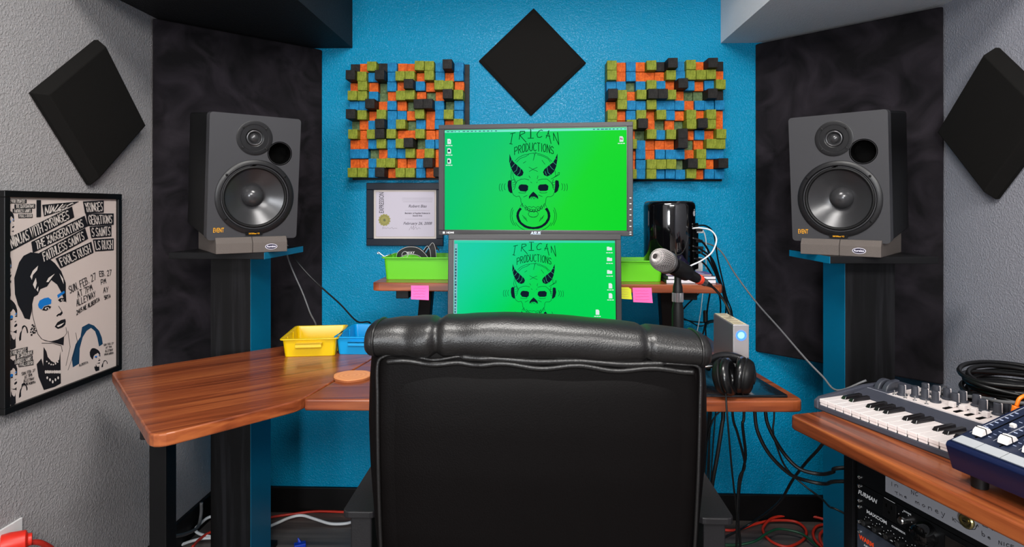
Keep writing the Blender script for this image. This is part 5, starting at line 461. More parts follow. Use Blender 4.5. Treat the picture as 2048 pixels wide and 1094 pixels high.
build('lettering', pstrokes('poster_white', .0018, .0030), PW, t, world=True, auto=False)
build('lettering', pstrokes('poster_white_small', .0018, .0013), PW, t, world=True, auto=False)
build('lettering', pstrokes('poster_black', .0018, .0019), INK, t, world=True, auto=False)
build('lettering', pstrokes('poster_black_small', .0018, .0010), INK, t, world=True, auto=False)

# ------------------------------------------------------------------ wall outlet and red plug, lower left
t = thing('wall_outlet', 'white wall outlet plate low on the left wall', 'outlet', (XL, 1.40, .38))
build('cover_plate', MB().box(XL + .0005, XL + .006, 1.345, 1.459, .315, .455), WHITE, t, world=True, bevel=.002)
build('socket', MB().box(XL + .006, XL + .009, 1.375, 1.43, .34, .43), mat('socket_white', (210, 208, 200), .4), t, world=True, bevel=.002)
REDP = mat('red_plastic', (214, 42, 28), .4); 
t = thing('extension_cord', 'red extension cord plugged into the white wall outlet', 'cord', (XL + .01, 1.40, .39))
mb = MB(); M_ = Matrix.Translation((XL + .009, 1.392, .418)) @ Matrix.Rotation(R(90), 4, 'Y') @ Matrix.Rotation(R(-38), 4, 'X')
mb.lathe([(.004, 0), (.026, .001), (.027, .018), (.024, .048), (.015, .052), (.014, .060)], 20, M_, cap=True)
build('plug', mb, REDP, t, world=True, smooth=35, bevel=.001)
mb = MB(); mb.tube([(-1.235, 1.42, .413), (-1.22, 1.45, .395), (-1.215, 1.50, .33), (-1.22, 1.56, .2), (-1.235, 1.62, .08), (-1.235, 1.70, .012), (-1.22, 1.9, .008), (-1.12, 2.1, .008)], .0065)
build('cable', mb, mat('red_rubber', (168, 36, 26), .45), t, world=True, smooth=True)
# ------------------------------------------------------------------ speaker stands
def stand(label, px0, px1, py0, py1, zt, cx0, cx1, cy0, cy1, side):
    t = thing('speaker_stand', label, 'speaker stand', ((cx0 + cx1) / 2, (cy0 + cy1) / 2, 0), group='speaker stands')
    p = build('top_plate', MB().box(px0, px1, py0, py1, zt - .02, zt), BLACKWOODX, t, world=True, bevel=.0012)
    xe = px1 if side > 0 else px0
    build('painted_edge', MB().box(min(xe, xe + side * .0012), max(xe, xe + side * .0012), py0, py1, zt - .02, zt), BLUEPAINT, p, world=True)
    p = build('column', MB().box(cx0, cx1, cy0, cy1, .02, zt - .02), BLACKWOOD, t, world=True, bevel=.0012)
    xe = cx1 if side > 0 else cx0
    build('painted_side', MB().box(min(xe, xe + side * .0012), max(xe, xe + side * .0012), cy0, cy1, .02, zt - .02), BLUEPAINT, p, world=True)
    build('base_plate', MB().box(cx0 - (.04 if side > 0 else .0), cx1 + (0 if side > 0 else .06), cy0, cy1 + .06, 0, .02), BLACKWOODX, t, world=True, bevel=.002)
stand('black wooden speaker stand behind the left desk wing', -1.096, -.804, 1.768, 2.07, 1.095, -1.064, -.930, 1.945, 2.095, 1)
stand('black wooden speaker stand behind the keyboard desk', .847, 1.150, 1.742, 2.012, 1.090, .944, 1.092, 1.85, 1.985, -1)

# ------------------------------------------------------------------ foam pads under the speakers
PAD = mat('grey_foam', (98, 91, 87), .95, spec=.1, bump=('noise', 380, .7, .0015))
LOGOW = mat('logo_white', (225, 222, 235), .5); LOGOP = mat('logo_dark', (26, 18, 46), .5)
def pad(origin, yaw, off, w_, label, logo):
    t = thing('foam_pad', label, 'speaker pad', origin, (0, 0, yaw), 'foam pads under the speakers')
    d, h0, h1 = .285, .038, .040 + .26 * math.tan(.118)
    prof = [(0, 0), (d, 0), (d, h1), (.022, h0), (.018, .047), (.010, .047), (0, .030)]
    M_ = Matrix(((0, 0, 1, off), (1, 0, 0, 0), (0, 1, 0, 0), (0, 0, 0, 1)))
    build('wedge', MB().prism(prof, .0006, w_ - .0006, M_), PAD, t, bevel=.0015)
    if logo is not None:
        mb = MB(); mb.prism([(.0175 * math.cos(2 * math.pi * i / 28), .0085 * math.sin(2 * math.pi * i / 28)) for i in range(28)], 0, .0006, FR(logo, 0, .0165))
        b = build('badge', mb, LOGOW, t)
        mb = MB(); mb.prism([(.0160 * math.cos(2 * math.pi * i / 28), .0072 * math.sin(2 * math.pi * i / 28)) for i in range(28)], 0, .0004, FR(logo, -.0006, .0165))
        build('badge_field', mb, LOGOP, b)
        mb = MB(); text_into(mb, 'Auralex', .0085, FR(logo, -.0013, .0168), bold=.0002)
        build('lettering', mb, LOGOW, b)
LP = (-.915, 1.700, 1.095); LYW = math.atan2(.126, .158)
pad(LP, LYW, 0, .101, 'left grey foam wedge under the left speaker, without badge', None)
pad(LP, LYW, .101, .101, 'right grey foam wedge under the left speaker with oval badge', .154)
RP = (.808, 1.845, 1.090); RYW = math.atan2(-.134 * 1.03, .157 * 1.03)
pad(RP, RYW, 0, .1065, 'left grey foam wedge under the right speaker, without badge', None)
pad(RP, RYW, .1065, .1065, 'right grey foam wedge under the right speaker with oval badge', .158)

# ------------------------------------------------------------------ studio monitors (loudspeakers)
SPKG = mat('speaker_baffle_grey', (60, 60, 63), .42, spec=.35, bump=('noise', 900, .15, .0005))
SPKS = mat('speaker_black', (9, 9, 10), .5, spec=.2, bump=('noise', 900, .2, .0005))
RING = mat('driver_ring', (24, 24, 26), .38, spec=.4)
CONE = mat('woofer_cone', (58, 58, 60), .28, .35)
CAPM = mat('dust_cap', (62, 62, 64), .22, .3)
AMBER = mat('amber_print', (240, 170, 20), .4)
def circ(cx, cz, r, n=36): return [(cx + r * math.cos(2 * math.pi * i / n), cz + r * math.sin(2 * math.pi * i / n)) for i in range(n)]
def plate_holes(mb, outline, holes, y0, y1, M=None):
    loops = [outline] + [h[::-1] for h in holes]
    flat = [p for l in loops for p in l]
    tris = tessellate_polygon([[Vector((x, z, 0)) for x, z in l] for l in loops])
    n = len(flat); vs = [(x, y0, z) for x, z in flat] + [(x, y1, z) for x, z in flat]; fs = [t_ for t_ in tris] + [tuple(i + n for i in t_) for t_ in tris]
    k = 0
    for l in loops:
        m = len(l)
        for i in range(m): a, b = k + i, k + (i + 1) % m; fs.append((a, b, b + n, a + n))
        k += m
    return mb.add(vs, fs, M)
def YM(x, y, z):
    """turned shapes whose axis points out of the baffle (local -y)"""
    return Matrix(((1, 0, 0, x), (0, 0, -1, y), (0, 1, 0, z), (0, 0, 0, 1)))
def speaker(label, loc, yaw, pitch, sc, dep):
    t = thing('studio_speaker', label, 'speaker', loc, (pitch, 0, yaw), 'studio speakers'); t.scale = (1, 1, 1)
    W, Hh = .26 * sc, .375 * sc
    T, P_, Wf = (-.006, .303), (.068, .261), (.002, .127)
    out = rrect(W, Hh, .010, 5, 0, Hh / 2)
    mb = MB(); plate_holes(mb, out, [circ(*T, .019), circ(*P_, .033), circ(*Wf, .091)], 0, .04)
    build('baffle', mb, SPKG, t, smooth=40, bevel=.0018)
    build('cabinet', MB().box(-W / 2 + .002, W / 2 - .002, .0405, dep, .002, Hh - .002), SPKS, t, bevel=.008)
    # woofer
    w_ = build('woofer', MB().lathe([(.112, 0), (.112, .0025), (.109, .005), (.099, .006), (.096, .001), (.0945, -.006), (.089, -.008)], 56, YM(Wf[0], 0, Wf[1])), RING, t, smooth=40)
    build('surround', MB().lathe([(.0945, -.004), (.093, .001), (.089, .0035), (.085, .001), (.084, -.004)], 56, YM(Wf[0], 0, Wf[1])), RUBBER, w_, smooth=True)
    build('cone', MB().lathe([(.0845, -.003), (.070, -.012), (.052, -.022), (.030, -.034), (.012, -.036)], 56, YM(Wf[0], 0, Wf[1])), CONE, w_, smooth=True)
    build('dust_cap', MB().lathe([(.0325, -.0335), (.031, -.026), (.026, -.0165), (.018, -.0095), (.009, -.006), (.0005, -.005)], 40, YM(Wf[0], 0, Wf[1])), CAPM, w_, smooth=True)
    for a in (38, 142, 218, 322):
        x, z = Wf[0] + .1045 * math.cos(R(a)), Wf[1] + .1045 * math.sin(R(a))
        mb = MB(); mb.lathe([(.0036, .005), (.0036, .0072), (.002, .0075), (.0014, .0066), (.0001, .0066)], 14, YM(x, 0, z)); build('screw', mb, BLACK, w_, smooth=30)
    # tweeter
    tw = build('tweeter', MB().lathe([(.051, 0), (.051, .0022), (.0485, .003), (.040, .0028), (.039, .0020), (.026, .0022), (.0185, -.002), (.0185, -.006)], 44, YM(T[0], 0, T[1])), RING, t, smooth=30)
    build('horn_ring', MB().lathe([(.0225, .0026), (.0205, .004), (.0185, .003), (.0175, -.002), (.016, -.005), (.013, -.006)], 36, YM(T[0], 0, T[1])), mat('dark_metal', (88, 88, 90), .3, .7), tw, smooth=True)
    build('dome', MB().lathe([(.0140, -.006), (.0125, -.001), (.0095, .002), (.005, .0042), (.0004, .005)], 30, YM(T[0], 0, T[1])), CAPM, tw, smooth=True)
    for a in (42, 138, 222, 318):
        x, z = T[0] + .0435 * math.cos(R(a)), T[1] + .0435 * math.sin(R(a))
        mb = MB(); mb.lathe([(.0032, .0026), (.0032, .0046), (.0018, .005), (.0001, .0042)], 14, YM(x, 0, z)); build('screw', mb, BLACK, tw, smooth=30)
    mb = MB(); mb.lathe([(.0362, .0004), (.0345, .0012), (.033, -.001), (.031, -.015), (.030, -.0395), (.0005, -.0397)], 40, YM(P_[0], 0, P_[1]))
    build('bass_port', mb, DEEP, t, smooth=40)
    # badges
    mb = MB(); text_into(mb, 'EVENT', .0195, FR(-.0985 * sc, -.0006, .0285), bold=.0001, width=.50)
    build('badge', mb, AMBER, t)
    mb = MB(); mb.box(-.024, .024, -.0072, -.0052, .0135, .0225); bp = build('name_plate', mb, BLACK, w_)
    mb = MB(); text_into(mb, '20/20bas V3', .0062, FR(.0, -.0075, .018), bold=.0001); build('lettering', mb, AMBER, bp) if False else build('lettering', mb, AMBER, t)
    return t
speaker('dark grey two-way studio speaker on the left stand', (-.842, 1.779, 1.135), .695, .126, .985, .315)
speaker('dark grey two-way studio speaker on the right stand', (.897, 1.791, 1.1285), -.698, .11, .996, .303)

# ------------------------------------------------------------------ desks
ZD = .765; TH = .028
t = thing('computer_desk', 'cherry laminate computer desk with raised shelf and black metal legs', 'desk', (0, 1.75, 0))
out = rpoly([(-.557, 1.435), (.655, 1.466), (.628, 1.76), (.63, 2.22), (-.47, 2.20), (-.497, 1.80)], [.012, .03, .02, .02, 0, 0])
build('tabletop', MB().prism(out, ZD - TH, ZD), CHERRY, t, world=True, bevel=.004, seg=3)
out = rpoly([(-.494, 1.823), (.567, 1.803), (.56, 2.16), (-.49, 2.16)], .022)
sh = build('shelf', MB().prism(out, .974, 1.0), CHERRY, t, world=True, bevel=.003, seg=2)
for x, y in ((-.412, 1.87), (.485, 1.87)):
    build('shelf_bracket', MB().box(x - .018, x + .022, y, y + .24, .944, .974), BMETAL, t, world=True, bevel=.002)
for sx in (-1, 1):
    xt, xb = (-.345, -.372) if sx < 0 else (.425, .448)
    mb = MB(); mb.loft([[(xt - .02, 1.93, .974), (xt + .02, 1.93, .974), (xt + .02, 1.98, .974), (xt - .02, 1.98, .974)], [(xb - .02, 1.98, ZD), (xb + .02, 1.98, ZD), (xb + .02, 2.03, ZD), (xb - .02, 2.03, ZD)]])
    build('shelf_post', mb, BMETAL, t, world=True, bevel=.002)
for x, y in ((-.34, 2.10), (.50, 2.10), (-.28, 1.62), (.40, 1.62)):
    build('leg', MB().box(x - .02, x + .02, y - .02, y + .02, .0, ZD - TH), BMETAL, t, world=True, bevel=.002)
build('cable_bracket', MB().box(.46, .50, 1.53, 1.60, ZD - TH - .012, ZD - TH), BMETAL, t, world=True)

t = thing('side_desk', 'angled cherry laminate desk wing at left with rounded corner', 'desk', (-.85, 1.6, 0))
out = rpoly([(-1.19, 1.655), (-.772, 1.187), (-.562, 1.432), (-.502, 1.80), (-.475, 2.17), (-.64, 2.175)], [.012, .045, .03, 0, .02, .02])
build('tabletop', MB().prism(out, ZD - TH, ZD), CHERRYL, t, world=True, bevel=.004, seg=3)
build('leg', MB().box(-.873, -.833, 1.335, 1.375, 0, ZD - TH), BMETAL, t, world=True, bevel=.002)
build('leg', MB().box(-1.093, -1.053, 1.69, 1.73, 0, ZD - TH), BMETAL, t, world=True, bevel=.002)
build('clamp', MB().box(-.892, -.875, 1.33, 1.36, ZD - TH - .035, ZD - TH), RUBBER, t, world=True, bevel=.003)

# rack desk at right: own frame, x along the front edge towards the viewer, y to the right
OR = Vector((.575, 1.37, 0)); RA_ = math.atan2(-.958, .287)
def rw(u, v, z=0): return (OR.x + .287 * u + .958 * v, OR.y - .958 * u + .287 * v, z)
t = thing('rack_desk', 'cherry laminate rack desk along the right edge carrying the keyboard', 'desk', (OR.x, OR.y, 0))
out = rpoly([rw(0, 0)[:2], rw(0, .66)[:2], (1.30, 1.45), (1.30, .45), rw(1.15, 0)[:2]], [.018, .02, .02, .02, .02])
build('tabletop', MB().prism(out, ZD - .030, ZD), CHERRYR, t, world=True, bevel=.004, seg=3)
def rbox(u0, u1, v0, v1, z0, z1, mb=None):
    mb = mb or MB(); a = [rw(u0, v0)[:2], rw(u1, v0)[:2], rw(u1, v1)[:2], rw(u0, v1)[:2]]
    return mb.prism(a, z0, z1)
build('side_panel', rbox(.045, .070, .106, .56, 0, ZD - .03), BLACKWOOD, t, world=True, bevel=.001)
build('side_panel', rbox(.565, .590, .106, .56, 0, ZD - .03), BLACKWOOD, t, world=True, bevel=.001)
build('rack_rail', rbox(.070, .0795, .112, .125, .02, ZD - .03), BMETAL, t, world=True)
build('rack_rail', rbox(.5595, .565, .112, .125, .02, ZD - .03), BMETAL, t, world=True)
build('back_panel', rbox(.070, .565, .545, .56, .02, ZD - .03), BLACKWOOD, t, world=True)
build('bottom_panel', rbox(.070, .565, .10, .545, .02, .04), BLACKWOOD, t, world=True)

# rack units; RF maps unit-local (x along the panel, y out of it, z up)
RACKP = mat('rack_black', (14, 15, 17), .35, spec=.3); PRINT = mat('white_print', (210, 212, 214), .5)
def rack(name, label, cat, u0, z0, z1, v=.11, w_=.477, m=None, d=.30):
    o = OR + Vector((.287 * u0 + .958 * v, -.958 * u0 + .287 * v, 0))
    t = thing(name, label, cat, (o.x, o.y, z0), (0, 0, RA_))
    build('front_panel', MB().box(0, w_, -.003, 0, .0005, z1 - z0 - .0005), m or RACKP, t, bevel=.0006)
    build('chassis', MB().box(.02, w_ - .02, 0, d, .002, z1 - z0 - .002), BMETAL, t)
    return t
# local frame of the rack: x = towards the viewer (u), -y = out of the panel
def screws(t, zs, x=.0065):
    for z in zs:
        build('screw', MB().lathe([(.0042, 0), (.0042, .0025), (.0022, .0035), (.0018, .002), (.0001, .002)], 12, YM(x, -.003, z)), CHROME, t, smooth=30)
U0 = .081
g = rack('tape_labelled_drawer', 'black rack drawer with a handwritten strip of tape and a key lock', 'drawer', U0, .6375, .7255)
screws(g, (-.003 + .0, )) if False else screws(g, (.012, .075))
tp = build('tape_strip', MB().box(.153 - U0, .470, -.0036, -.003, .0115, .060), mat('grey_tape', (150, 152, 160), .7), g)
mb = MB()
for s_ in DATA['hand']: mb.stroke([(a - U0, b - .6375 - .003 * max(0, (a - .15) / .26)) for a, b in s_], .0011, lambda a, b: (a, -.0039, b))
build('handwriting', mb, mat('marker_ink', (42, 40, 44), .7), tp, auto=False)
lk = build('lock', MB().lathe([(.0135, 0), (.0135, .004), (.0115, .006), (.0095, .006), (.009, .0035), (.005, .003), (.0045, .007), (.0001, .007)], 28, YM(.323 - U0, -.0036, .0375)), mat('brass', (150, 138, 96), .25, .9), g, smooth=30)
build('key_slot', MB().box(.323 - U0 - .0035, .323 - U0 + .0035, -.0112, -.0105, .037, .038), DEEP, lk)

g = rack('power_conditioner', 'black rack power conditioner with outlet, second unit from top', 'audio gear', U0, .5935, .637)
screws(g, (.0055, .037))
mb = MB(); text_into(mb, 'FURMAN', .0125, FR(.0265, -.0034, .0235), bold=.0004, shear=.25, width=.95); build('lettering', mb, PRINT, g)
ob = MB(); ob.box(.066, .099, -.006, -.003, .004, .040); oo = build('outlet', ob, BLACK, g, bevel=.001)
mb = MB(); mb.box(.075, .078, -.0062, -.006, .026, .033); mb.box(.087, .090, -.0062, -.006, .026, .033); mb.lathe([(.0001, 0), (.0028, 0)], 12, YM(.0825, -.0061, .018)); build('slot', mb, DEEP, oo)
mb = MB(); mb.box(.069, .094, -.0034, -.003, .0410, .0420); text_into(mb, 'EXTREME', .004, FR(.122, -.0034, .0362), bold=.0002); text_into(mb, 'VOLTS', .004, FR(.132, -.0034, .004), bold=.0002)
for a in range(6): mb.lathe([(.0001, .0004), (.0011, .0004)], 8, YM(.117 + .015 * math.cos(R(-40 + 50 * a)), -.003, .020 + .014 * math.sin(R(-40 + 50 * a))))
build('lettering', mb, PRINT, g)
build('knob', MB().lathe([(.0075, 0), (.007, .012), (.0055, .014), (.0001, .014)], 20, YM(.117, -.003, .0195)), CHROME, g, smooth=30)
build('dial', MB().lathe([(.0215, 0), (.0215, .010), (.0175, .024), (.012, .026), (.0001, .026)], 32, YM(.166, -.003, .0185)), BLACKG, g, smooth=30)
build('display', MB().box(.20, .33, -.0045, -.003, .008, .034), BLACKG, g, bevel=.001)

g = rack('vocal_processor', 'black rack processor with a row of small knobs, third unit from top', 'audio gear', U0, .5490, .593)
screws(g, (.0055, .037))
mb = MB(); text_into(mb, 'MAXCOM', .0098, FR(.0500, -.0034, .0362), bold=.0003, width=1.15); text_into(mb, 'COMPRESSOR', .0050, FR(.1020, -.0034, .0368), bold=.0002)
for i in range(8):
    x = .030 + .0272 * i; mb.box(x - .010, x + .004, -.0034, -.003, .0055, .0075)
    for a in range(7): mb.box(x + .0105 * math.cos(R(-30 + 40 * a)) - .0007, x + .0105 * math.cos(R(-30 + 40 * a)) + .0007, -.0034, -.003, .015 + .0105 * math.sin(R(-30 + 40 * a)) - .0007, .015 + .0105 * math.sin(R(-30 + 40 * a)) + .0007)
build('lettering', mb, PRINT, g)
for i in range(8):
    x = .030 + .0272 * i
    kb = build('knob', MB().lathe([(.0065, 0), (.006, .014), (.0001, .0142)], 14, YM(x, -.003, .015)), BLACK, g, smooth=30)
    build('pointer', MB().lathe([(.0048, .0142), (.0046, .0150), (.0001, .0150)], 14, YM(x, -.003, .015)), CHROME, kb, smooth=30)

g = rack('preamplifier', 'slate rack preamplifier with orange lettering, bottom unit in view', 'audio gear', U0, .4600, .5485, m=mat('slate_panel', (62, 68, 80), .4, .3))
screws(g, (.0725, .010))
mb = MB(); text_into(mb, 'WARM', .0135, FR(.0245, -.0034, .0615), bold=.0006, width=.9); build('lettering', mb, mat('orange_print', (235, 72, 24), .5), g)
mb = MB(); text_into(mb, 'AUDIO', .005, FR(.026, -.0034, .0505), bold=.0002); build('lettering', mb, PRINT, g)
for x in (.075, .12, .165): build('knob', MB().lathe([(.012, 0), (.011, .014), (.0001, .015)], 20, YM(x, -.003, .045)), BLACK, g, smooth=30)
# ------------------------------------------------------------------ computer screens
SCRG = mat('screen_glossless_black', (10, 11, 12), .3)
BEZ = mat('bezel_grey', (52, 50, 52), .4, spec=.3)
BEZD = mat('bezel_dark', (30, 32, 35), .35)
def emis(name, col, strength=1.0, grad=None):
    """a lit display: emission of the picture; grad paints a reflection tint into it"""
    if name in MATS: return MATS[name]
    m = mat(name, (2, 2, 2), .3, spec=.02 if grad else 0); nt = m.node_tree; b = nt.nodes['Principled BSDF']
    b.inputs['Emission Strength'].default_value = strength; b.inputs['Emission Color'].default_value = lin(col)
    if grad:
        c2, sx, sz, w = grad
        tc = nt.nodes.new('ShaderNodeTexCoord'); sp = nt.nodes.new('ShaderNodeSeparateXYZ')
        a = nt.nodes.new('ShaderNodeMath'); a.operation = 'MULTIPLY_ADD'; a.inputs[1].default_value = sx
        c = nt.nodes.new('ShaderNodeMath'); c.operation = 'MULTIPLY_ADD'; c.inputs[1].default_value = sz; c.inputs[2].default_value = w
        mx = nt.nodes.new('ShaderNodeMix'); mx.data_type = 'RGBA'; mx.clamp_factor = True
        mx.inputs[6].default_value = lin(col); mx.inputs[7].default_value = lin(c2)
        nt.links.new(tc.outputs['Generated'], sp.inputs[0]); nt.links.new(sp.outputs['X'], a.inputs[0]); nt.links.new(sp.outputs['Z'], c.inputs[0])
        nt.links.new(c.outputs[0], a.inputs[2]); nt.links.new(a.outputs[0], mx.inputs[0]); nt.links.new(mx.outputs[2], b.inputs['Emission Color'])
    return m
E_INK = emis('wallpaper_ink', (14, 28, 42)); E_LINE = emis('wallpaper_line', (8, 62, 34)); E_WHITE = emis('icon_white', (222, 240, 236)); E_BAR = emis('menu_bar', (120, 235, 205)); E_DOCK = emis('dock_grey', (130, 190, 200))
E_HI = emis('wallpaper_highlight', (60, 190, 140)); E_CYAN = emis('icon_ink', (40, 80, 90)); E_RED = emis('icon_red', (150, 40, 80))
def logo(t, cx, cz, k, y, zmin):
    f = lambda dy: (lambda a, b: (cx + a * k, y - dy, max(cz + b * k, zmin)))
    pr = build('wallpaper_logo', MB(), E_INK, t) if False else None
    mb = MB()
    for q in DATA['s_fill']: mb.flat(q, f(.0004))
    o_, i_ = DATA['s_ring']
    for j in range(len(o_) - 1): mb.add([f(.0004)(*o_[j]), f(.0004)(*o_[j + 1]), f(.0004)(*i_[j + 1]), f(.0004)(*i_[j])], [(0, 1, 2, 3)])
    r = build('wallpaper_logo', mb, E_INK, t, auto=False)
    mb = MB()
    for s_ in DATA['s_lines']: mb.stroke(s_, .0012, f(.0006))
    build('logo_outline', mb, E_INK, r, auto=False)
    mb = MB()
    for s_ in DATA['s_text']: mb.stroke(s_, .0021, f(.0006))
    build('logo_lettering', mb, E_LINE, r, auto=False)
    mb = MB()
    for s_ in DATA['s_light']: mb.stroke(s_, .0009, f(.0008))
    build('horn_highlight', mb, E_HI, r, auto=False)
def icon(mb, x, z, s_, y, kind):
    w_ = s_ / 2
    if kind == 'folder': mb.add([(x - w_, y, z - w_ * .7), (x + w_, y, z - w_ * .7), (x + w_, y, z + w_ * .5), (x + w_ * .1, y, z + w_ * .5), (x - w_ * .1, y, z + w_ * .75), (x - w_, y, z + w_ * .75)], [(0, 1, 2, 3, 4, 5)])
    else: mb.add([(x - w_ * .7, y, z - w_), (x + w_ * .7, y, z - w_), (x + w_ * .7, y, z + w_ * .5), (x + w_ * .3, y, z + w_), (x - w_ * .7, y, z + w_)], [(0, 1, 2, 3, 4)])
    for i in range(3 if s_ > .008 else 2): mb.box(x - w_ * 1.3 + i * w_ * .9, x - w_ * .55 + i * w_ * .9, y - .0001, y, z - w_ * 1.75, z - w_ * 1.45)
def monitor(label, loc, yaw, pitch, W, Hh, bz, bt, bb, scr, upper):
    t = thing('computer_monitor', label, 'monitor', loc, (pitch, 0, yaw), 'stacked monitors')
    x1 = W / 2; fr = MB()
    fr.box(-x1, x1, 0, .022, -bb, 0); fr.box(-x1, x1, 0, .022, Hh - bb - bt, Hh - bb); fr.box(-x1, -x1 + bz, 0, .022, 0, Hh - bb - bt); fr.box(x1 - bz, x1, 0, .022, 0, Hh - bb - bt)
    hz = Hh - bb - bt
    b = build('bezel', fr, [BEZ], t, bevel=.0015)
    lip = MB(); sxx = x1 - bz
    for a in ((-sxx, -sxx + .0022, 0, hz), (sxx - .0022, sxx, 0, hz), (-sxx, sxx, hz - .0022, hz), (-sxx, sxx, 0, .0022)): lip.box(a[0], a[1], .001, .004, a[2], a[3])
    build('bezel_lip', lip, SCRG, b)
    build('back_shell', MB().loft([[(-x1 + .004, .022, -bb + .004), (x1 - .004, .022, -bb + .004), (x1 - .004, .022, hz + bt - .004), (-x1 + .004, .022, hz + bt - .004)], [(-x1 * .6, .06, .03), (x1 * .6, .06, .03), (x1 * .6, .06, hz * .85), (-x1 * .6, .06, hz * .85)]]), BEZD, t, bevel=.004)
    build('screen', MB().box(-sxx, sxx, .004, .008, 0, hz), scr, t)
    return t, sxx, hz
SG1 = emis('upper_screen_green', (0, 200, 112), 1.0, ((0, 216, 40), 1.6, -.55, .05))  # cyan-to-green shift is reflection and viewing-angle tint painted into the emission
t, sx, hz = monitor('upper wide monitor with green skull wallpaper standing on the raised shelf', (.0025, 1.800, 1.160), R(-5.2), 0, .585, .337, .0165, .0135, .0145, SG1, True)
logo(t, .0005, hz / 2 + .001, 1.01, .0035, 0)
mb = MB(); mb.box(-sx + .002, sx - .002, .0036, .004, hz - .0105, hz - .0035); mbar = build('menu_bar', mb, E_BAR, t)
mb = MB(); rnd = random.Random(2)
for x in [-sx + .008 + i * .0125 for i in range(13)] + [sx - .10 + i * .0115 for i in range(9)]: mb.box(x, x + rnd.uniform(.003, .009), .0032, .0036, hz - .0082, hz - .0060)
build('menu_text', mb, E_CYAN, mbar)
mb = MB()
for i, z in enumerate((.272, .243, .212)): icon(mb, -sx + .016, z, .016, .0036, 'file')
icon(mb, sx - .017, .272, .016, .0036, 'file')
ic = build('desktop_icon', mb, E_WHITE, t, auto=False)
mb = MB(); mb.box(-sx + .012, -sx + .019, .0030, .0034, .240, .247); mb.box(-sx + .012, -sx + .0175, .0030, .0034, .208, .216); mb.box(-sx + .0155, -sx + .017, .0030, .0034, .270, .275)
build('icon_print', mb, E_CYAN, ic)
mb = MB(); text_into(mb, 'N', .010, FR(sx - .0175, .0030, .272), bold=.0004); build('icon_print', mb, E_RED, ic)
mb = MB(); text_into(mb, 'ASUS', .0125, FR(.005, -.0006, -.0075), bold=.0004, width=1.05, shear=.15); build('brand_lettering', mb, mat('silver_print', (170, 185, 205), .3, .3), t)
mb = MB(); text_into(mb, 'HDMI', .0072, FR(-.256, -.0006, -.0068), bold=.0003, width=1.3); mb.box(-.279, -.2725, -.0006, 0, -.0098, -.0036); build('port_lettering', mb, PRINT, t)
for i in range(8):
    mb = MB(); z = .098 - i * .0167 if i < 7 else -.0085
    mb.box(.2820, .2875, -.0012, 0, z - .0012, z + .0012); build('button', mb, PRINT, t, bevel=.0003)
mb = MB(); mb.loft([[(-.03, .055, .02), (.03, .055, .02), (.03, .075, .02), (-.03, .075, .02)], [(-.03, .085, -.150), (.03, .085, -.150), (.03, .10, -.150), (-.03, .10, -.150)]])
build('stand_neck', mb, BEZD, t, bevel=.003)
mb = MB(); mb.prism(rrect(.22, .14, .04, 6, 0, .13), -.1595, -.149); build('stand_base', mb, BEZD, t, bevel=.003)

SG2 = emis('lower_screen_green', (0, 205, 165), 1.0, ((0, 214, 84), 1.9, -.9, .55))  # cyan upper left is a screen reflection painted into the emission
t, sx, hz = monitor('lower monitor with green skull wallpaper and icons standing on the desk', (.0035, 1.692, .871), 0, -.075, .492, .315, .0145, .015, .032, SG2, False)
k = .837
logo(t, .000, hz - .1565 * k - .001, k, .0035, .0)
mb = MB(); mb.box(-sx + .002, sx - .002, .0036, .004, hz - .0085, hz - .003); mbar = build('menu_bar', mb, emis('menu_bar_dim', (60, 214, 178)), t)
mb = MB(); mb.box(-sx + .003, -sx + .0118, .0034, .004, .02, hz - .012); dk = build('dock', mb, E_DOCK, t)
mb = MB(); rnd = random.Random(5)
for i in range(26): z = .026 + i * .0085; mb.box(-sx + .005, -sx + .0098 - rnd.uniform(0, .0015), .0030, .0034, z, z + rnd.uniform(.003, .006))
build('dock_icon', mb, E_CYAN, dk)
mb = MB()
for z in (.243, .213, .177): icon(mb, sx - .018, z, .0145, .0036, 'folder')
for z in (.138, .110): icon(mb, sx - .016, z, .0145, .0036, 'file')
icon(mb, sx - .053, .064, .0145, .0036, 'file')
for x in (.076, .053, .014): icon(mb, sx - x, .030, .0135, .0036, 'file')
build('desktop_icon', mb, E_WHITE, t, auto=False)
mb = MB(); mb.loft([[(-.03, .055, .05), (.03, .055, .05), (.03, .075, .05), (-.03, .075, .05)], [(-.03, .075, -.09), (.03, .075, -.09), (.03, .09, -.09), (-.03, .09, -.09)]])
build('stand_neck', mb, BEZD, t, bevel=.003)
mb = MB(); mb.prism(rrect(.22, .16, .04, 6, 0, .09), -.0, .010, Matrix.Translation((0, -.0, -.1055)) @ Matrix.Rotation(.075, 4, 'X') @ Matrix.Translation((0, 0, 0))); build('stand_base', mb, BEZD, t, bevel=.003)

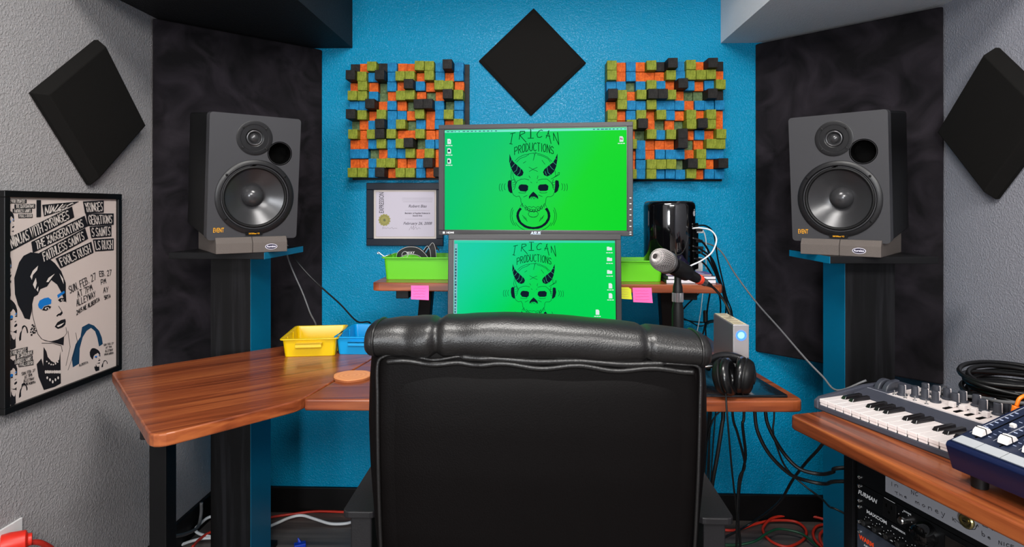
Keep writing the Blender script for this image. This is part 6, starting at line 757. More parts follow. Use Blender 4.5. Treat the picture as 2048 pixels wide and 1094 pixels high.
# ------------------------------------------------------------------ storage trays
def tray(name, label, c, yaw, wt, dt, wb, db, h, m, handle=True, ribs=True):
    t = thing(name, label, 'tray', c, (0, 0, yaw), 'plastic storage trays')
    th = .0022
    mb = MB()
    def rl(w_, d_, z, r): return [(x, y, z) for x, y in rrect(w_, d_, r, 4)]
    mb.loft([rl(wb, db, .0, .010), rl(wb + (wt - wb) * .8, db + (dt - db) * .8, h - .004, .010), rl(wt + .012, dt + .012, h - .004, .012), rl(wt + .012, dt + .012, h, .012), rl(wt - .004, dt - .004, h, .009), rl(wb - .004, db - .004, .004, .008)])
    if ribs:
        for i in (-1, 1):
            for yy in (-.28, .12):
                x = i * (wb / 2 - .001); mb.box(min(x, x + i * .004), max(x, x + i * .004), yy * db, yy * db + .004, .004, h - .004)
    build('body', mb, m, t, bevel=.0012)
    if handle:
        mb = MB(); y0 = -dt / 2
        mb.box(-wt * .24, wt * .24, y0 - .016, y0 + .003, h - .018, h - .0135); mb.box(-wt * .24, wt * .24, y0 - .016, y0 - .013, h - .026, h - .0135)
        build('handle', mb, m, t, bevel=.0012)
    return t
tray('storage_tray', 'yellow plastic tray on the left desk wing beside the blue tray', (-.712, 1.945, ZD), math.atan2(.025, .157), .166, .205, .152, .190, .058, YELLOWP)
tray('storage_tray', 'bright blue plastic tray on the desk between yellow tray and chair', (-.540, 1.975, ZD), 0, .166, .205, .152, .190, .058, BLUEP)
tray('storage_tray', 'lime green tray with a black strap on the left end of the shelf', (-.352, 1.985, 1.0), R(0), .250, .18, .236, .168, .072, GREENP, False)
tray('storage_tray', 'lime green tray on the right half of the shelf beside the black computer', (.285, 1.93, 1.0), R(0), .235, .13, .222, .120, .066, GREENP, False)

t = thing('patterned_strap', 'black strap with pale lettering pattern curled in the left green tray', 'strap', (-.385, 1.96, 1.005))
STR = mat('strap_black', (26, 26, 28), .7); STW = mat('strap_print', (190, 190, 190), .7)
mb = MB(); W2 = .019
def ribbon(mb, pts, wdt, dirn, off=0):
    P = crom([Vector(p) for p in pts]); d = Vector(dirn).normalized() * wdt / 2
    th = Vector((0, -.0008 - off, .0008 + off))
    mb.loft([[p - d, p + d, p + d + th, p - d + th] for p in P])
c1 = [(-.065, .0, .03), (-.055, -.02, .066), (-.025, -.025, .084), (.01, -.02, .082), (.035, -.01, .06), (.05, .0, .03)]
c2 = [(.0, .01, .03), (.015, .0, .06), (.035, -.01, .088), (.05, -.015, .104), (.06, -.02, .085), (.062, -.01, .04)]
ribbon(mb, c1, .030, (.15, -.2, 1)); ribbon(mb, c2, .022, (1, -.1, .8)); ribbon(mb, [(.03, .01, .05), (.045, .0, .075), (.068, -.01, .098), (.075, -.01, .085)], .02, (-.7, 0, .9))
st = build('webbing', mb, STR, t)
mb = MB()
for dx in (-.012, .012):
    mb.tube([(p[0], p[1] - .004, p[2] + dx) for p in c1], .0007, 6); 
mb.tube([(p[0] - .008, p[1] - .005, p[2] - .004) for p in c2], .0007, 6); mb.tube([(p[0] + .009, p[1] - .005, p[2] + .006) for p in c2], .0007, 6)
text_into(mb, 'WAY', .012, FR(-.012, -.0285, .078), bold=.0002); mb.torus(.010, .0008, FR(-.030, -.0265, .072))
build('strap_print', mb, STW, st)

t = thing('metal_clip', 'small silver clip hooked on the left rim of the green tray', 'clip', (-.475, 1.93, 1.07))
mb = MB(); mb.tube([(-.018, -.03, .018), (-.010, -.03, .011), (.0, -.03, .004), (.008, -.028, .006), (.02, -.02, .010)], .0018, 8); mb.tube([(-.018, -.03, .018), (-.022, -.03, .016), (-.020, -.03, .012), (-.014, -.03, .012)], .0012, 8)
build('wire', mb, CHROME, t, smooth=True)
t = thing('key_bunch', 'small silver keys lying in the blue tray', 'keys', (-.525, 1.94, ZD + .04))
mb = MB()
mb.torus(.011, .001, Matrix.Translation((0, 0, .0)) @ Matrix.Rotation(R(60), 4, 'X'))
mb.box(-.03, .0, -.004, .004, -.002, 0, Matrix.Rotation(R(8), 4, 'Y')); mb.box(.0, .032, -.01, -.002, .001, .003, Matrix.Rotation(R(-20), 4, 'Z'))
mb.box(-.012, .03, -.016, -.008, .004, .006, Matrix.Rotation(R(15), 4, 'Z')); mb.prism(circ(.03, .004, .009), .002, .004); mb.tube([(-.03, .01, -.036), (-.01, .01, -.02), (.01, .0, -.002)], .003, 8)
build('key', mb, CHROME, t)

# ------------------------------------------------------------------ sticky notes on the shelf edge
def note(label, x0, x1, z0, z1, y, m, curl=.006):
    t = thing('sticky_note', label, 'sticky note', ((x0 + x1) / 2, y, z0), group='sticky notes on the shelf edge')
    mb = MB(); loops = []
    for i in range(9):
        s_ = i / 8; z = z1 + (z0 - z1) * s_; yy = y - .0012 - curl * s_ ** 2.2
        loops.append([(x0 + .001 * s_, yy, z), (x1 + .002 * s_, yy - .003 * s_ * s_, z - .002 * s_), (x1 + .002 * s_, yy - .003 * s_ * s_ + .0005, z - .002 * s_), (x0 + .001 * s_, yy + .0005, z)])
    mb.loft(loops); b = build('paper', mb, m, t, world=True, smooth=40)
    mb = MB(); rnd = random.Random(len(label)); w_ = x1 - x0
    for r_ in range(4):
        s_ = .22 + r_ * .2; z = z1 + (z0 - z1) * s_; x = x0 + w_ * .12
        pts = []
        while x < x1 - w_ * .15: pts.append((x, z + rnd.uniform(-.0012, .0014))); x += rnd.uniform(.0012, .0028)
        yy = y - .0018 - curl * s_ ** 2.2 - .002 * s_ * s_
        mb.stroke(pts, .0005, lambda a, b_: (a, yy, b_))
    build('handwriting', mb, mat('pencil_ink', (190, 60, 120), .7), b, world=True, auto=False)
PINK = mat('pink_paper', (250, 98, 172), .7); YEL = mat('yellow_note', (205, 215, 30), .7)
note('pink sticky note on the left part of the shelf edge', -.372, -.318, .951, .992, 1.8205, PINK)
note('pink sticky note on the shelf edge right of the lower monitor', .298, .354, .948, .990, 1.8075, PINK)
note('yellow sticky note on the shelf edge partly behind the lower monitor', .245, .293, .958, .991, 1.8095, YEL)

# ------------------------------------------------------------------ black cylinder computer
t = thing('cylinder_computer', 'glossy black cylindrical desktop computer on the right end of the shelf', 'computer', (.448, 1.99, 1.0))
GB = mat('piano_black', (7, 7, 9), .06, coat=1, spec=.8)
build('body', MB().lathe([(.080, .0), (.0835, .003), (.0835, .235), (.0815, .244), (.076, .2495), (.070, .251), (.062, .2495), (.058, .243), (.056, .20), (.0001, .20)], 64), GB, t, smooth=50)
def CY(ang, z, r=.0838):
    """print frame on the cylinder; angle measured from -y towards +x"""
    a = R(ang); n = Vector((math.sin(a), -math.cos(a), 0)); x = Vector((math.cos(a), math.sin(a), 0))
    M_ = Matrix.Identity(4)
    for i in range(3): M_[i][0] = x[i]; M_[i][1] = (0, 0, 1)[i]; M_[i][2] = n[i]; M_[i][3] = n[i] * r + (0, 0, z)[i]
    return M_
LOGOG = mat('logo_grey', (200, 200, 205), .3)
mb = MB(); ap = [(.0, .006), (.003, .0075), (.006, .006), (.0068, .003), (.005, .001), (.0052, -.002), (.0070, -.004), (.005, -.008), (.0025, -.0098), (0, -.009), (-.0025, -.0098), (-.005, -.008), (-.0070, -.003), (-.0068, .003), (-.0045, .0065), (-.002, .007)]
M_ = CY(54, .212)
mb.prism(ap, 0, .0003, M_); mb.prism([(.0, .0085), (.001, .012), (.0035, .0135), (.003, .010)], 0, .0003, M_)
build('logo', mb, LOGOG, t)
build('port_panel', MB().box(-.030, .030, -.006, 0, .0, .150, Matrix.Translation((0, 0, .03)) @ Matrix(((math.cos(R(62)), -math.sin(R(62)), 0, 0), (math.sin(R(62)), math.cos(R(62)), 0, 0), (0, 0, 1, 0), (0, 0, 0, 1))) @ Matrix.Translation((0, -.0815, 0))), DEEP, t, bevel=.003)
for i, z in enumerate((.158, .152, .122, .100, .086, .062)):
    mb = MB(); mb.box(-.006 + (i % 2) * .012, .006 + (i % 2) * .012, -.0045, .0045, .0, .022, CY(62, z, .084)); build('plug', mb, WHITE if i == 1 else RUBBER, t, bevel=.0015)
for z in (.177, .17): build('port', MB().lathe([(.0015, .0), (.0015, .0005), (.0001, .0005)], 10, CY(46, z)), LOGOG, t)

# ------------------------------------------------------------------ books and a card beside the computer
def slab(name, label, cat, loc, yaw, w_, d_, h, cover, pages):
    t = thing(name, label, cat, loc, (0, 0, yaw), 'stacked booklets')
    build('pages', MB().box(-w_ / 2 + .001, w_ / 2 - .001, -d_ / 2 + .0005, d_ / 2 - .001, .0012, h - .0012), pages, t)
    mb = MB(); mb.box(-w_ / 2, w_ / 2, -d_ / 2, d_ / 2, 0, .0012); mb.box(-w_ / 2, w_ / 2, -d_ / 2, d_ / 2, h - .0012, h); mb.box(-w_ / 2, -w_ / 2 + .0012, -d_ / 2, d_ / 2, 0, h)
    build('cover', mb, cover, t)
    return t
PAGE = mat('book_pages', (205, 202, 208), .7); PURP = mat('purple_cover', (92, 80, 140), .4)
slab('booklet', 'pale booklet, bottom of the stack in front of the black computer', 'book', (.478, 1.875, 1.0), R(0), .150, .085, .012, mat('dark_cover', (30, 30, 36), .4), PAGE)
slab('booklet', 'thin pale booklet, middle of the stack in front of the black computer', 'book', (.480, 1.876, 1.012), R(1), .145, .082, .010, mat('grey_cover', (60, 60, 68), .4), PAGE)
t = slab('booklet', 'thin purple patterned booklet, top of the stack in front of the computer', 'book', (.476, 1.882, 1.0222), R(-4), .135, .085, .006, PURP, mat('tan_pages', (150, 130, 110), .6))
mb = MB(); rnd = random.Random(4)
for i in range(7):
    x = rnd.uniform(-.05, .04); y = rnd.uniform(-.035, .02); mb.box(x, x + rnd.uniform(.01, .025), y, y + rnd.uniform(.004, .012), .0060, .0062)
build('cover_print', mb, PAGE, t)
t = thing('white_power_adapter', 'small white adapter box behind the cables right of the computer', 'adapter', (.552, 2.05, 1.0))
build('body', MB().box(-.012, .018, -.015, .02, 0, .062), WHITE, t, bevel=.003)

# ------------------------------------------------------------------ microphone on its stand
t = thing('microphone_stand', 'black microphone stand behind the chair back with a chrome collar', 'microphone stand', (.338, 1.415, 0))
def PT(z): return (.338, 1.415, z)
TR = Matrix.Translation
build('base', MB().lathe([(.02, .030), (.10, .018), (.11, .008), (.11, 0), (.001, 0)], 40, TR((.338, 1.415, 0))), BMETAL, t, world=True, smooth=40)
build('pole', MB().tube([(.338, 1.415, .02), (.338, 1.415, .70), PT(.86), PT(.93)], .0085, 14, smooth=False), BMETAL, t, world=True, smooth=True)
build('clutch', MB().lathe([(.0085, 0.8116), (.0135, 0.8262), (.0135, 0.9916), (.011, 1.0062), (.011, 1.0101)], 20, TR((.338, 1.415, 0))), RUBBER, t, world=True, smooth=35)
mb = MB(); mb.loft([[((.0135 if i % 2 else .0120) * math.cos(2 * math.pi * i / 36), (.0135 if i % 2 else .0120) * math.sin(2 * math.pi * i / 36), z) for i in range(36)] for z in (1.0101, 1.0315)], M=TR((.338, 1.415, 0)))
build('collar', mb, CHROME, t, world=True, auto=None)
MC = Vector((.3397, 1.409, 1.087)); MD = Vector((-.693, -.633, .349)).normalized()   # points to the grille
build('mic_clip', MB().lathe([(.0115, 1.0315), (.011, 1.0451), (.008, 1.0549), (.008, 1.0704)], 16, TR((.338, 1.415, 0))), RUBBER, t, world=True, smooth=35)
def AX(p, d):
    q = d.to_track_quat('Z', 'Y').to_matrix().to_4x4(); q.translation = p; return q
MX = AX(MC, MD)
build('mic_clip', MB().lathe([(.0165, -.035), (.0195, -.030), (.0205, .020), (.0185, .028)], 24, MX @ TR((0, 0, -.001))), RUBBER, t, world=True, smooth=35)

t = thing('microphone', 'handheld microphone with silver mesh ball head clipped on the stand', 'microphone', tuple(MC))
build('handle', MB().lathe([(.0001, -.078), (.0116, -.078), (.0122, -.07), (.0138, -.02), (.0170, .030), (.0185, .042)], 28, MX), BLACK, t, world=True, smooth=40)
build('band', MB().lathe([(.0185, .042), (.0255, .046), (.0262, .050), (.0262, .056), (.0250, .058)], 36, MX), mat('nickel', (150, 148, 145), .28, .9), t, world=True, smooth=30)
mb = MB(); prof = [(.0245, .0575), (.0256, .066), (.0252, .076), (.0225, .086), (.0175, .0935), (.010, .098), (.0005, .0992)]
build('mesh_backing', MB().lathe([(r * .95, h - .001) for r, h in prof], 28, MX), mat('mesh_dark', (52, 48, 48), .8, spec=.1), t, world=True, smooth=True)
hs = prof
def pr(h):
    for a, b in zip(hs, hs[1:]):
        if a[1] <= h <= b[1]: return a[0] + (b[0] - a[0]) * (h - a[1]) / (b[1] - a[1])
    return hs[-1][0]
for s_ in (-1, 1):
    for i in range(34):
        a0 = 2 * math.pi * i / 34
        pts = []
        for j in range(13):
            h = .0578 + (.0985 - .0578) * j / 12; r = pr(h); a = a0 + s_ * j * .085
            pts.append(MX @ Vector((r * math.cos(a), r * math.sin(a), h)))
        mb.tube(pts, .00055, 4, smooth=False)
build('grille', mb, mat('mesh_steel', (190, 184, 182), .5, .6), t, world=True, smooth=True)
build('connector', MB().lathe([(.0001, -.116), (.0095, -.116), (.0098, -.082), (.0105, -.078)], 20, MX), mat('nickel', (150, 148, 145), .28, .9), t, world=True, smooth=35)
build('connector_ring', MB().lathe([(.0100, -.094), (.0120, -.094), (.0120, -.084), (.0100, -.084)], 20, MX), mat('red_band', (225, 62, 38), .4), t, world=True)
build('cable_boot', MB().lathe([(.0045, -.145), (.0075, -.120), (.0095, -.116)], 16, MX), RUBBER, t, world=True, smooth=True)

# ------------------------------------------------------------------ external drive
t = thing('external_drive', 'upright silver external drive with a glowing blue button', 'hard drive', (.538, 1.655, ZD), (0, 0, R(0)))
build('case', MB().box(-.0195, .0195, -.08, .09, .0, .161), mat('brushed_silver', (178, 178, 182), .32, .75, bump=('noise', 300, .06, .0003)), t, bevel=.003)
build('front_frame', MB().box(-.0205, .0205, -.0835, -.079, .0, .162), mat('silver_frame', (188, 186, 188), .3, .6), t, bevel=.002)
build('glow_button', MB().lathe([(.0135, 0), (.0135, .001), (.011, .0026), (.0001, .0034)], 32, YM(0, -.0835, .134)), emis('blue_led', (70, 120, 255), 2.6), t, smooth=40)
build('button_center', MB().lathe([(.0085, .003), (.006, .0042), (.0001, .0046)], 24, YM(-.001, -.0835, .135)), emis('cyan_led', (120, 200, 255), 3.0), t, smooth=40)
b = build('label', MB().box(-.017, .017, -.076, .085, .1612, .1618), mat('label_cream', (205, 195, 165), .6), t)
mb = MB()
for y in (-.07, -.055, -.03, .0, .02, .05, .07): mb.box(-.013, .010, y, y + .004, .1618, .1621)
build('label_print', mb, mat('label_ink', (120, 95, 80), .7), b)

# ------------------------------------------------------------------ leather mat, coaster
t = thing('leather_mat', 'thick black leather mat under the headphones at the right desk edge', 'mat', (.53, 1.58, ZD))
outl = rpoly([(.34, 1.485), (.625, 1.487), (.592, 1.76), (.34, 1.73)], .01)
mb = MB(); rnd = random.Random(3)
def wob(z, s_): return [(x * s_ + .48 * (1 - s_) + rnd.uniform(-.0015, .0015), y * s_ + 1.6 * (1 - s_) + rnd.uniform(-.0015, .0015), z + rnd.uniform(-.0008, .0008)) for x, y in outl]
mb.loft([[(x, y, ZD + .0004) for x, y in outl], wob(ZD + .003, 1.0), wob(ZD + .006, .985)])
build('pad', mb, mat('glossy_leather', (14, 14, 16), .22, bump=('noise', 90, .35, .003), coat=.4), t, world=True, smooth=60, bevel=.002)

t = thing('wooden_coaster', 'round slice of pale wood used as a coaster left of the chair', 'coaster', (-.493, 1.625, ZD))
WS = wood_mat('coaster_wood', (222, 140, 80), (205, 118, 60), (236, 162, 100), .5, axis=0, coat=0)
def rings(name):
    m = mat(name, (222, 140, 84), .5); nt = m.node_tree; b = nt.nodes['Principled BSDF']
    tc = nt.nodes.new('ShaderNodeTexCoord'); w_ = nt.nodes.new('ShaderNodeTexWave'); w_.wave_type = 'RINGS'; w_.rings_direction = 'Z'; w_.inputs['Scale'].default_value = 26; w_.inputs['Distortion'].default_value = 1.2
    r = nt.nodes.new('ShaderNodeValToRGB'); r.color_ramp.elements[0].color = lin((222, 142, 86)); r.color_ramp.elements[1].color = lin((232, 156, 98))
    nt.links.new(tc.outputs['Object'], w_.inputs['Vector']); nt.links.new(w_.outputs['Fac'], r.inputs[0]); nt.links.new(r.outputs[0], b.inputs['Base Color']); return m
ol = [(.052 * (1 + .03 * math.sin(3 * a) + .015 * math.sin(7 * a)) * math.cos(a), .050 * (1 + .03 * math.sin(3 * a) + .015 * math.sin(7 * a)) * math.sin(a)) for a in [2 * math.pi * i / 48 for i in range(48)]]
build('disc', MB().prism(ol, .0, .007), rings('tree_rings'), t, bevel=.001)
build('bark_edge', MB().loft([[(x * 1.012, y * 1.012, z) for x, y in ol] for z in (.0005, .006)], cap=False), mat('bark', (150, 84, 44), .8), t)

# ------------------------------------------------------------------ headphones
t = thing('headphones', 'black padded over-ear headphones lying on the leather mat', 'headphones', (.47, 1.55, ZD + .01))
GL = mat('glossy_leather_pad', (16, 16, 17), .25, bump=('noise', 140, .2, .002))
def cup(c, ay, az, nm):
    M_ = Matrix.Translation(c) @ Matrix.Rotation(R(az), 4, 'Z') @ Matrix.Rotation(R(ay), 4, 'Y')
    sh = MB(); sh.lathe([(.0001, -.020), (.026, -.0195), (.037, -.015), (.0425, -.006), (.0435, .004)], 32, M_); o = build('ear_cup', sh, BLACK, t, world=True, smooth=True)
    q = MB(); q.torus(.0335, .0125, M_ @ Matrix.Translation((0, 0, .012)), rz=.012); build('ear_cushion', q, GL, o, world=True, smooth=True)
    q = MB(); q.torus(.0438, .0018, M_ @ Matrix.Translation((0, 0, .000))); build('seam', q, RUBBER, o, world=True, smooth=True)
    q = MB(); q.lathe([(.0001, 0), (.030, 0)], 24, M_ @ Matrix.Translation((0, 0, .004))); build('ear_liner', q, DEEP, o, world=True)
cup(Vector((.466, 1.487, .8155)), 78, -32, 0)
cup(Vector((.523, 1.497, .8145)), -84, -24, 1)
mb = MB(); pts = [(0.437, 1.515, 0.827), (0.446, 1.530, 0.840), (0.469, 1.540, 0.849), (0.500, 1.543, 0.850), (0.527, 1.540, 0.842), (0.543, 1.530, 0.829), (0.550, 1.518, 0.811), (0.542, 1.505, 0.796)]
P = crom([Vector(p) for p in pts], k=8)
loops = []
for i, p in enumerate(P):
    a = P[max(i - 1, 0)]; b = P[min(i + 1, len(P) - 1)]; tn = (b - a).normalized(); w_ = Vector((0, 0, 1)); s_ = tn.cross(w_).normalized(); u_ = s_.cross(tn)
    hw = .013 * (1 - .35 * abs(2 * i / (len(P) - 1) - 1) ** 3); loops.append([p + u_ * hw * math.cos(2 * math.pi * k_ / 14) + s_ * .0065 * math.sin(2 * math.pi * k_ / 14) for k_ in range(14)])
mb.loft(loops); build('headband', mb, GL, t, world=True, smooth=True)
for x, y, z in ((0.543, 1.515, 0.824), (0.438, 1.510, 0.834)):
    build('hinge', MB().lathe([(.0035, -.009), (.004, .0), (.0035, .009)], 16, Matrix.Translation((x, y, z)) @ Matrix.Rotation(R(90), 4, 'Y'), cap=True), CHROME, t, world=True, smooth=30)
build('cord', MB().tube([(0.458, 1.500, 0.807), (0.469, 1.490, 0.797), (0.461, 1.452, 0.782), (0.456, 1.432, 0.762), (0.459, 1.430, 0.718), (0.478, 1.460, 0.599), (0.520, 1.550, 0.445), (0.545, 1.600, 0.336), (.58,1.70,.006), (.50,1.85,.006)], .0022, 8), RUBBER, t, world=True, smooth=True)
# ------------------------------------------------------------------ keyboard on the rack desk
KF = (.655, 1.400); KA = math.atan2(-.925, .380)
SL = mat('slate_plastic', (64, 66, 76), .4, spec=.35); SLD = mat('slate_plastic_dark', (54, 56, 64), .4); KW = mat('key_white', (226, 216, 214), .3); KB = mat('key_black', (26, 24, 26), .25, coat=.3); PANW = mat('panel_white', (226, 214, 210), .45)
t = thing('midi_keyboard', 'small slate and white keyboard controller on the right rack desk', 'keyboard', (KF[0], KF[1], ZD), (0, 0, KA))
# local x along the keys towards the viewer, y away from the player, z up
kp = .0208; nk = 15; LX = -.012; RX = nk * kp + .012
prof = [(.0, .003), (.002, .0), (.265, .0), (.268, .004), (.262, .040), (.150, .036), (.108, .030), (.104, .0125), (.0, .0125)]
M_ = Matrix(((0, 0, 1, 0), (1, 0, 0, 0), (0, 1, 0, 0), (0, 0, 0, 1)))
build('body', MB().prism(prof, 0, nk * kp, M_), SL, t, bevel=.0012)
ck = [(-.003, .004), (.002, .0), (.265, .0), (.270, .006), (.262, .043), (.150, .042), (.01, .029), (-.003, .022)]
for a, b in ((LX, 0), (nk * kp, RX)): build('end_cheek', MB().prism(ck, a, b, M_), SL, t, bevel=.003, seg=3)
for i in range(nk):
    mb = MB(); x = i * kp
    mb.box(x + .0006, x + kp - .0006, .0015, .1035, .0185, .0268); mb.box(x + .0016, x + kp - .0016, .0022, .006, .0128, .0186)
    build('white_key', mb, KW, t, bevel=.0009)
for i in range(nk - 1):
    if i % 7 in (0, 1, 3, 4, 5):
        x = (i + 1) * kp + (.0012 if i % 7 in (0, 3) else -.0) ; mb = MB()
        mb.loft([[(x - .0058, .048, .026), (x + .0058, .048, .026), (x + .0058, .1035, .026), (x - .0058, .1035, .026)], [(x - .0045, .054, .0335), (x + .0045, .054, .0335), (x + .0045, .1035, .0345), (x - .0045, .1035, .0345)]])
        build('black_key', mb, KB, t, bevel=.0008)
# control panel: white top plate following the slope
def pz(y): return .036 + (y - .150) / .112 * .004
mb = MB(); mb.add([(.052, .150, pz(.15) + .0006), (.308, .150, pz(.15) + .0006), (.308, .255, pz(.255) + .0006), (.052, .255, pz(.255) + .0006), (.052, .150, pz(.15) - .002), (.308, .150, pz(.15) - .002), (.308, .255, pz(.255) - .002), (.052, .255, pz(.255) - .002)], [(0, 1, 2, 3), (0, 4, 5, 1), (1, 5, 6, 2), (2, 6, 7, 3), (3, 7, 4, 0)])
build('control_panel', mb, PANW, t)
def knob(mb, x, y, r=.0082, h=.0245, b=.0112):
    z = pz(y)
    mb.lathe([(b, z), (b * .95, z + .003), (r, z + .005), (r * .95, z + h - .001), (r * .8, z + h), (.0001, z + h)], 16, Matrix.Translation((x, y, 0)))
    return mb
for x, y in ((.072, .172), (.092, .187), (.088, .225), (.112, .190), (.110, .230), (.134, .192), (.132, .232), (.160, .215), (.158, .243), (.186, .243), (.210, .225), (.212, .248), (.236, .228), (.240, .250), (.262, .236), (.286, .240)):
    kb_ = build('knob', knob(MB(), x, y), SLD, t, smooth=35)
    build('pointer', MB().box(x + .0060, x + .0086, y - .0006, y + .0006, pz(y) + .006, pz(y) + .0255), KW, kb_)
for x, y in ((.062, .160), (.088, .160), (.108, .163), (.134, .163)):
    build('toggle', MB().lathe([(.0042, 0), (.0042, .0012), (.0014, .0018), (.0014, .011), (.0001, .0115)], 12, Matrix.Translation((x, y, pz(y)))), CHROME, t, smooth=30)
for x in (.170, .192, .214, .236):
    s_ = build('slider_slot', MB().box(x - .0035, x + .0035, .165, .205, .037, pz(.2) + .0012), DEEP, t)
    build('slider_cap', MB().box(x - .0055, x + .0055, .186, .196, pz(.19) + .001, pz(.19) + .0125), KW, s_, bevel=.001)
for x in (.018, .038):
    mb = MB(); mb.lathe([(.026, -.0065), (.028, -.005), (.028, .005), (.026, .0065)], 36, Matrix.Translation((x - .004, .190, .030)) @ Matrix.Rotation(R(90), 4, 'Y'), cap=True)
    build('wheel', mb, SLD, t, smooth=30, bevel=.0008)
mb = MB(); mb.box(.0, .30, .1515, .1535, .0362, .0368); build('panel_line', mb, mat('pale_line', (150, 152, 162), .4), t)

# ------------------------------------------------------------------ mixer overlapping the keyboard end
MF = (.700, 1.042); MA = math.atan2(-.95, .30)
NAVY = mat('navy_metal', (16, 27, 62), .32, .2, coat=.1); NAVYT = mat('navy_panel', (20, 30, 54), .45); TILE = mat('grey_tile', (165, 168, 172), .45); FADW = mat('fader_white', (228, 222, 218), .35)
tilt = .245
t = thing('mixing_console', 'navy blue mixing console with white faders on the right rack desk', 'mixer', (MF[0], MF[1], ZD + .018), (0, 0, MA))
Wm, Dm = .40, .34
def mz(y): return .052 + tilt * y
prof = [(.012, .004), (Dm, .004), (Dm, mz(Dm) - .01), (Dm - .01, mz(Dm)), (0, mz(0) - .0), (-.003, mz(0) - .006)]
build('body', MB().prism(prof, 0, Wm, M_), NAVY, t, bevel=.002)
for x, y in ((.03, .035), (.37, .035), (.03, .30), (.37, .30)): build('foot', MB().lathe([(.012, -.0175), (.013, .0), (.013, .004)], 18, Matrix.Translation((x, y, 0)), cap=True), RUBBER, t, smooth=30)
SL_ = Matrix.Rotation(math.atan(tilt), 4, 'X'); TM = Matrix.Translation((0, 0, mz(0))) @ SL_
build('top_panel', MB().box(.004, Wm - .004, .004, Dm - .012, .0003, .0012, TM), NAVYT, t)
cw = .0385
for i in range(10):
    x = .006 + i * cw
    build('tile', MB().box(x, x + cw - .0012, .006, .028, .0012, .0022, TM), TILE, t)
    pr_ = MB()
    for j in range(9): pr_.box(x + .003, x + .0085, .052 + j * .012, .054 + j * .012, .0012, .0017, TM); 
    for j in range(9): pr_.box(x + .026, x + .031, .052 + j * .012, .0528 + j * .012, .0012, .0017, TM)
    build('scale_print', pr_, mat('pale_blue_print', (176, 186, 215), .5), t)
    rr_ = MB(); rr_.box(x + .0005, x + .0015, .045, .30, .0012, .0020, TM); build('divider', rr_, mat('pale_line', (150, 152, 162), .4), t)
    s_ = build('fader_slot', MB().box(x + .0165, x + .0185, .035, .155, .0012, .0018, TM), DEEP, t)
    fy = .038 + (.0, .003, .0, .004, .03, .002, .0, .05, .0, .0)[i]
    fc = MB()
    for a, b in ((fy, fy + .0125), (fy + .0135, fy + .026)):
        yy = (a, b)
        if a == fy: top = [(a, .004), (b, .004), (b, .013), (b - .002, .0145), (a + .004, .0115)]
        else: top = [(a, .004), (b, .004), (b - .004, .0115), (a + .002, .0145), (a, .013)]
        fc.prism(top, x + .0095, x + .0255, TM @ M_)
    build('fader_cap', fc, FADW, s_, bevel=.001)
    build('fader_line', MB().box(x + .0095, x + .0255, fy + .0122, fy + .0138, .004, .0138, TM), DEEP, s_)
    bt = MB(); bt.box(x + .027, x + .035, .100, .107, .0012, .0075, TM); build('mute_button', bt, FADW, t, bevel=.001)
    for y, m_ in ((.185, REDP), (.215, FADW), (.245, FADW), (.275, REDP if i > 2 else FADW)):
        q = MB(); q.lathe([(.0085, .0012), (.0075, .004), (.006, .0055), (.0055, .016), (.0001, .0165)], 16, TM @ Matrix.Translation((x + .020, y, 0))); build('knob', q, m_, t, smooth=35)

# ------------------------------------------------------------------ office chair
CX = .006
t = thing('office_chair', 'large black leather office chair seen from behind at the desk', 'chair', (CX, 1.3, 0))
def lerp(tab, z):
    for a, b in zip(tab, tab[1:]):
        if a[0] <= z <= b[0]: f_ = (z - a[0]) / (b[0] - a[0]); return [p + (q - p) * f_ for p, q in zip(a[1:], b[1:])]
    return list(tab[-1][1:]) if z > tab[-1][0] else list(tab[0][1:])
# z: left x, right x, rear y, front y
tab = [(.44, -.245, .255, 1.075, 1.17), (.55, -.268, .272, 1.03, 1.14), (.66, -.276, .283, 1.008, 1.12), (.78, -.283, .292, 1.000, 1.115), (.86, -.286, .297, 1.000, 1.11), (.93, -.285, .297, 1.003, 1.10), (.985, -.282, .294, 1.008, 1.09), (1.005, -.276, .289, 1.016, 1.08)]
mb = MB(); loops = []
for i in range(40):
    z = .44 + (1.005 - .44) * i / 39; xl, xr, yr, yf = lerp(tab, z)
    r = .042; pts = rrect(xr - xl, yf - yr, r, 7, (xl + xr) / 2, (yr + yf) / 2)
    loops.append([(x, y, z - .016 * (x + .0) ) for x, y in pts])
mb.loft(loops)
back = build('backrest', mb, LEATHERB, t, world=True, smooth=60)
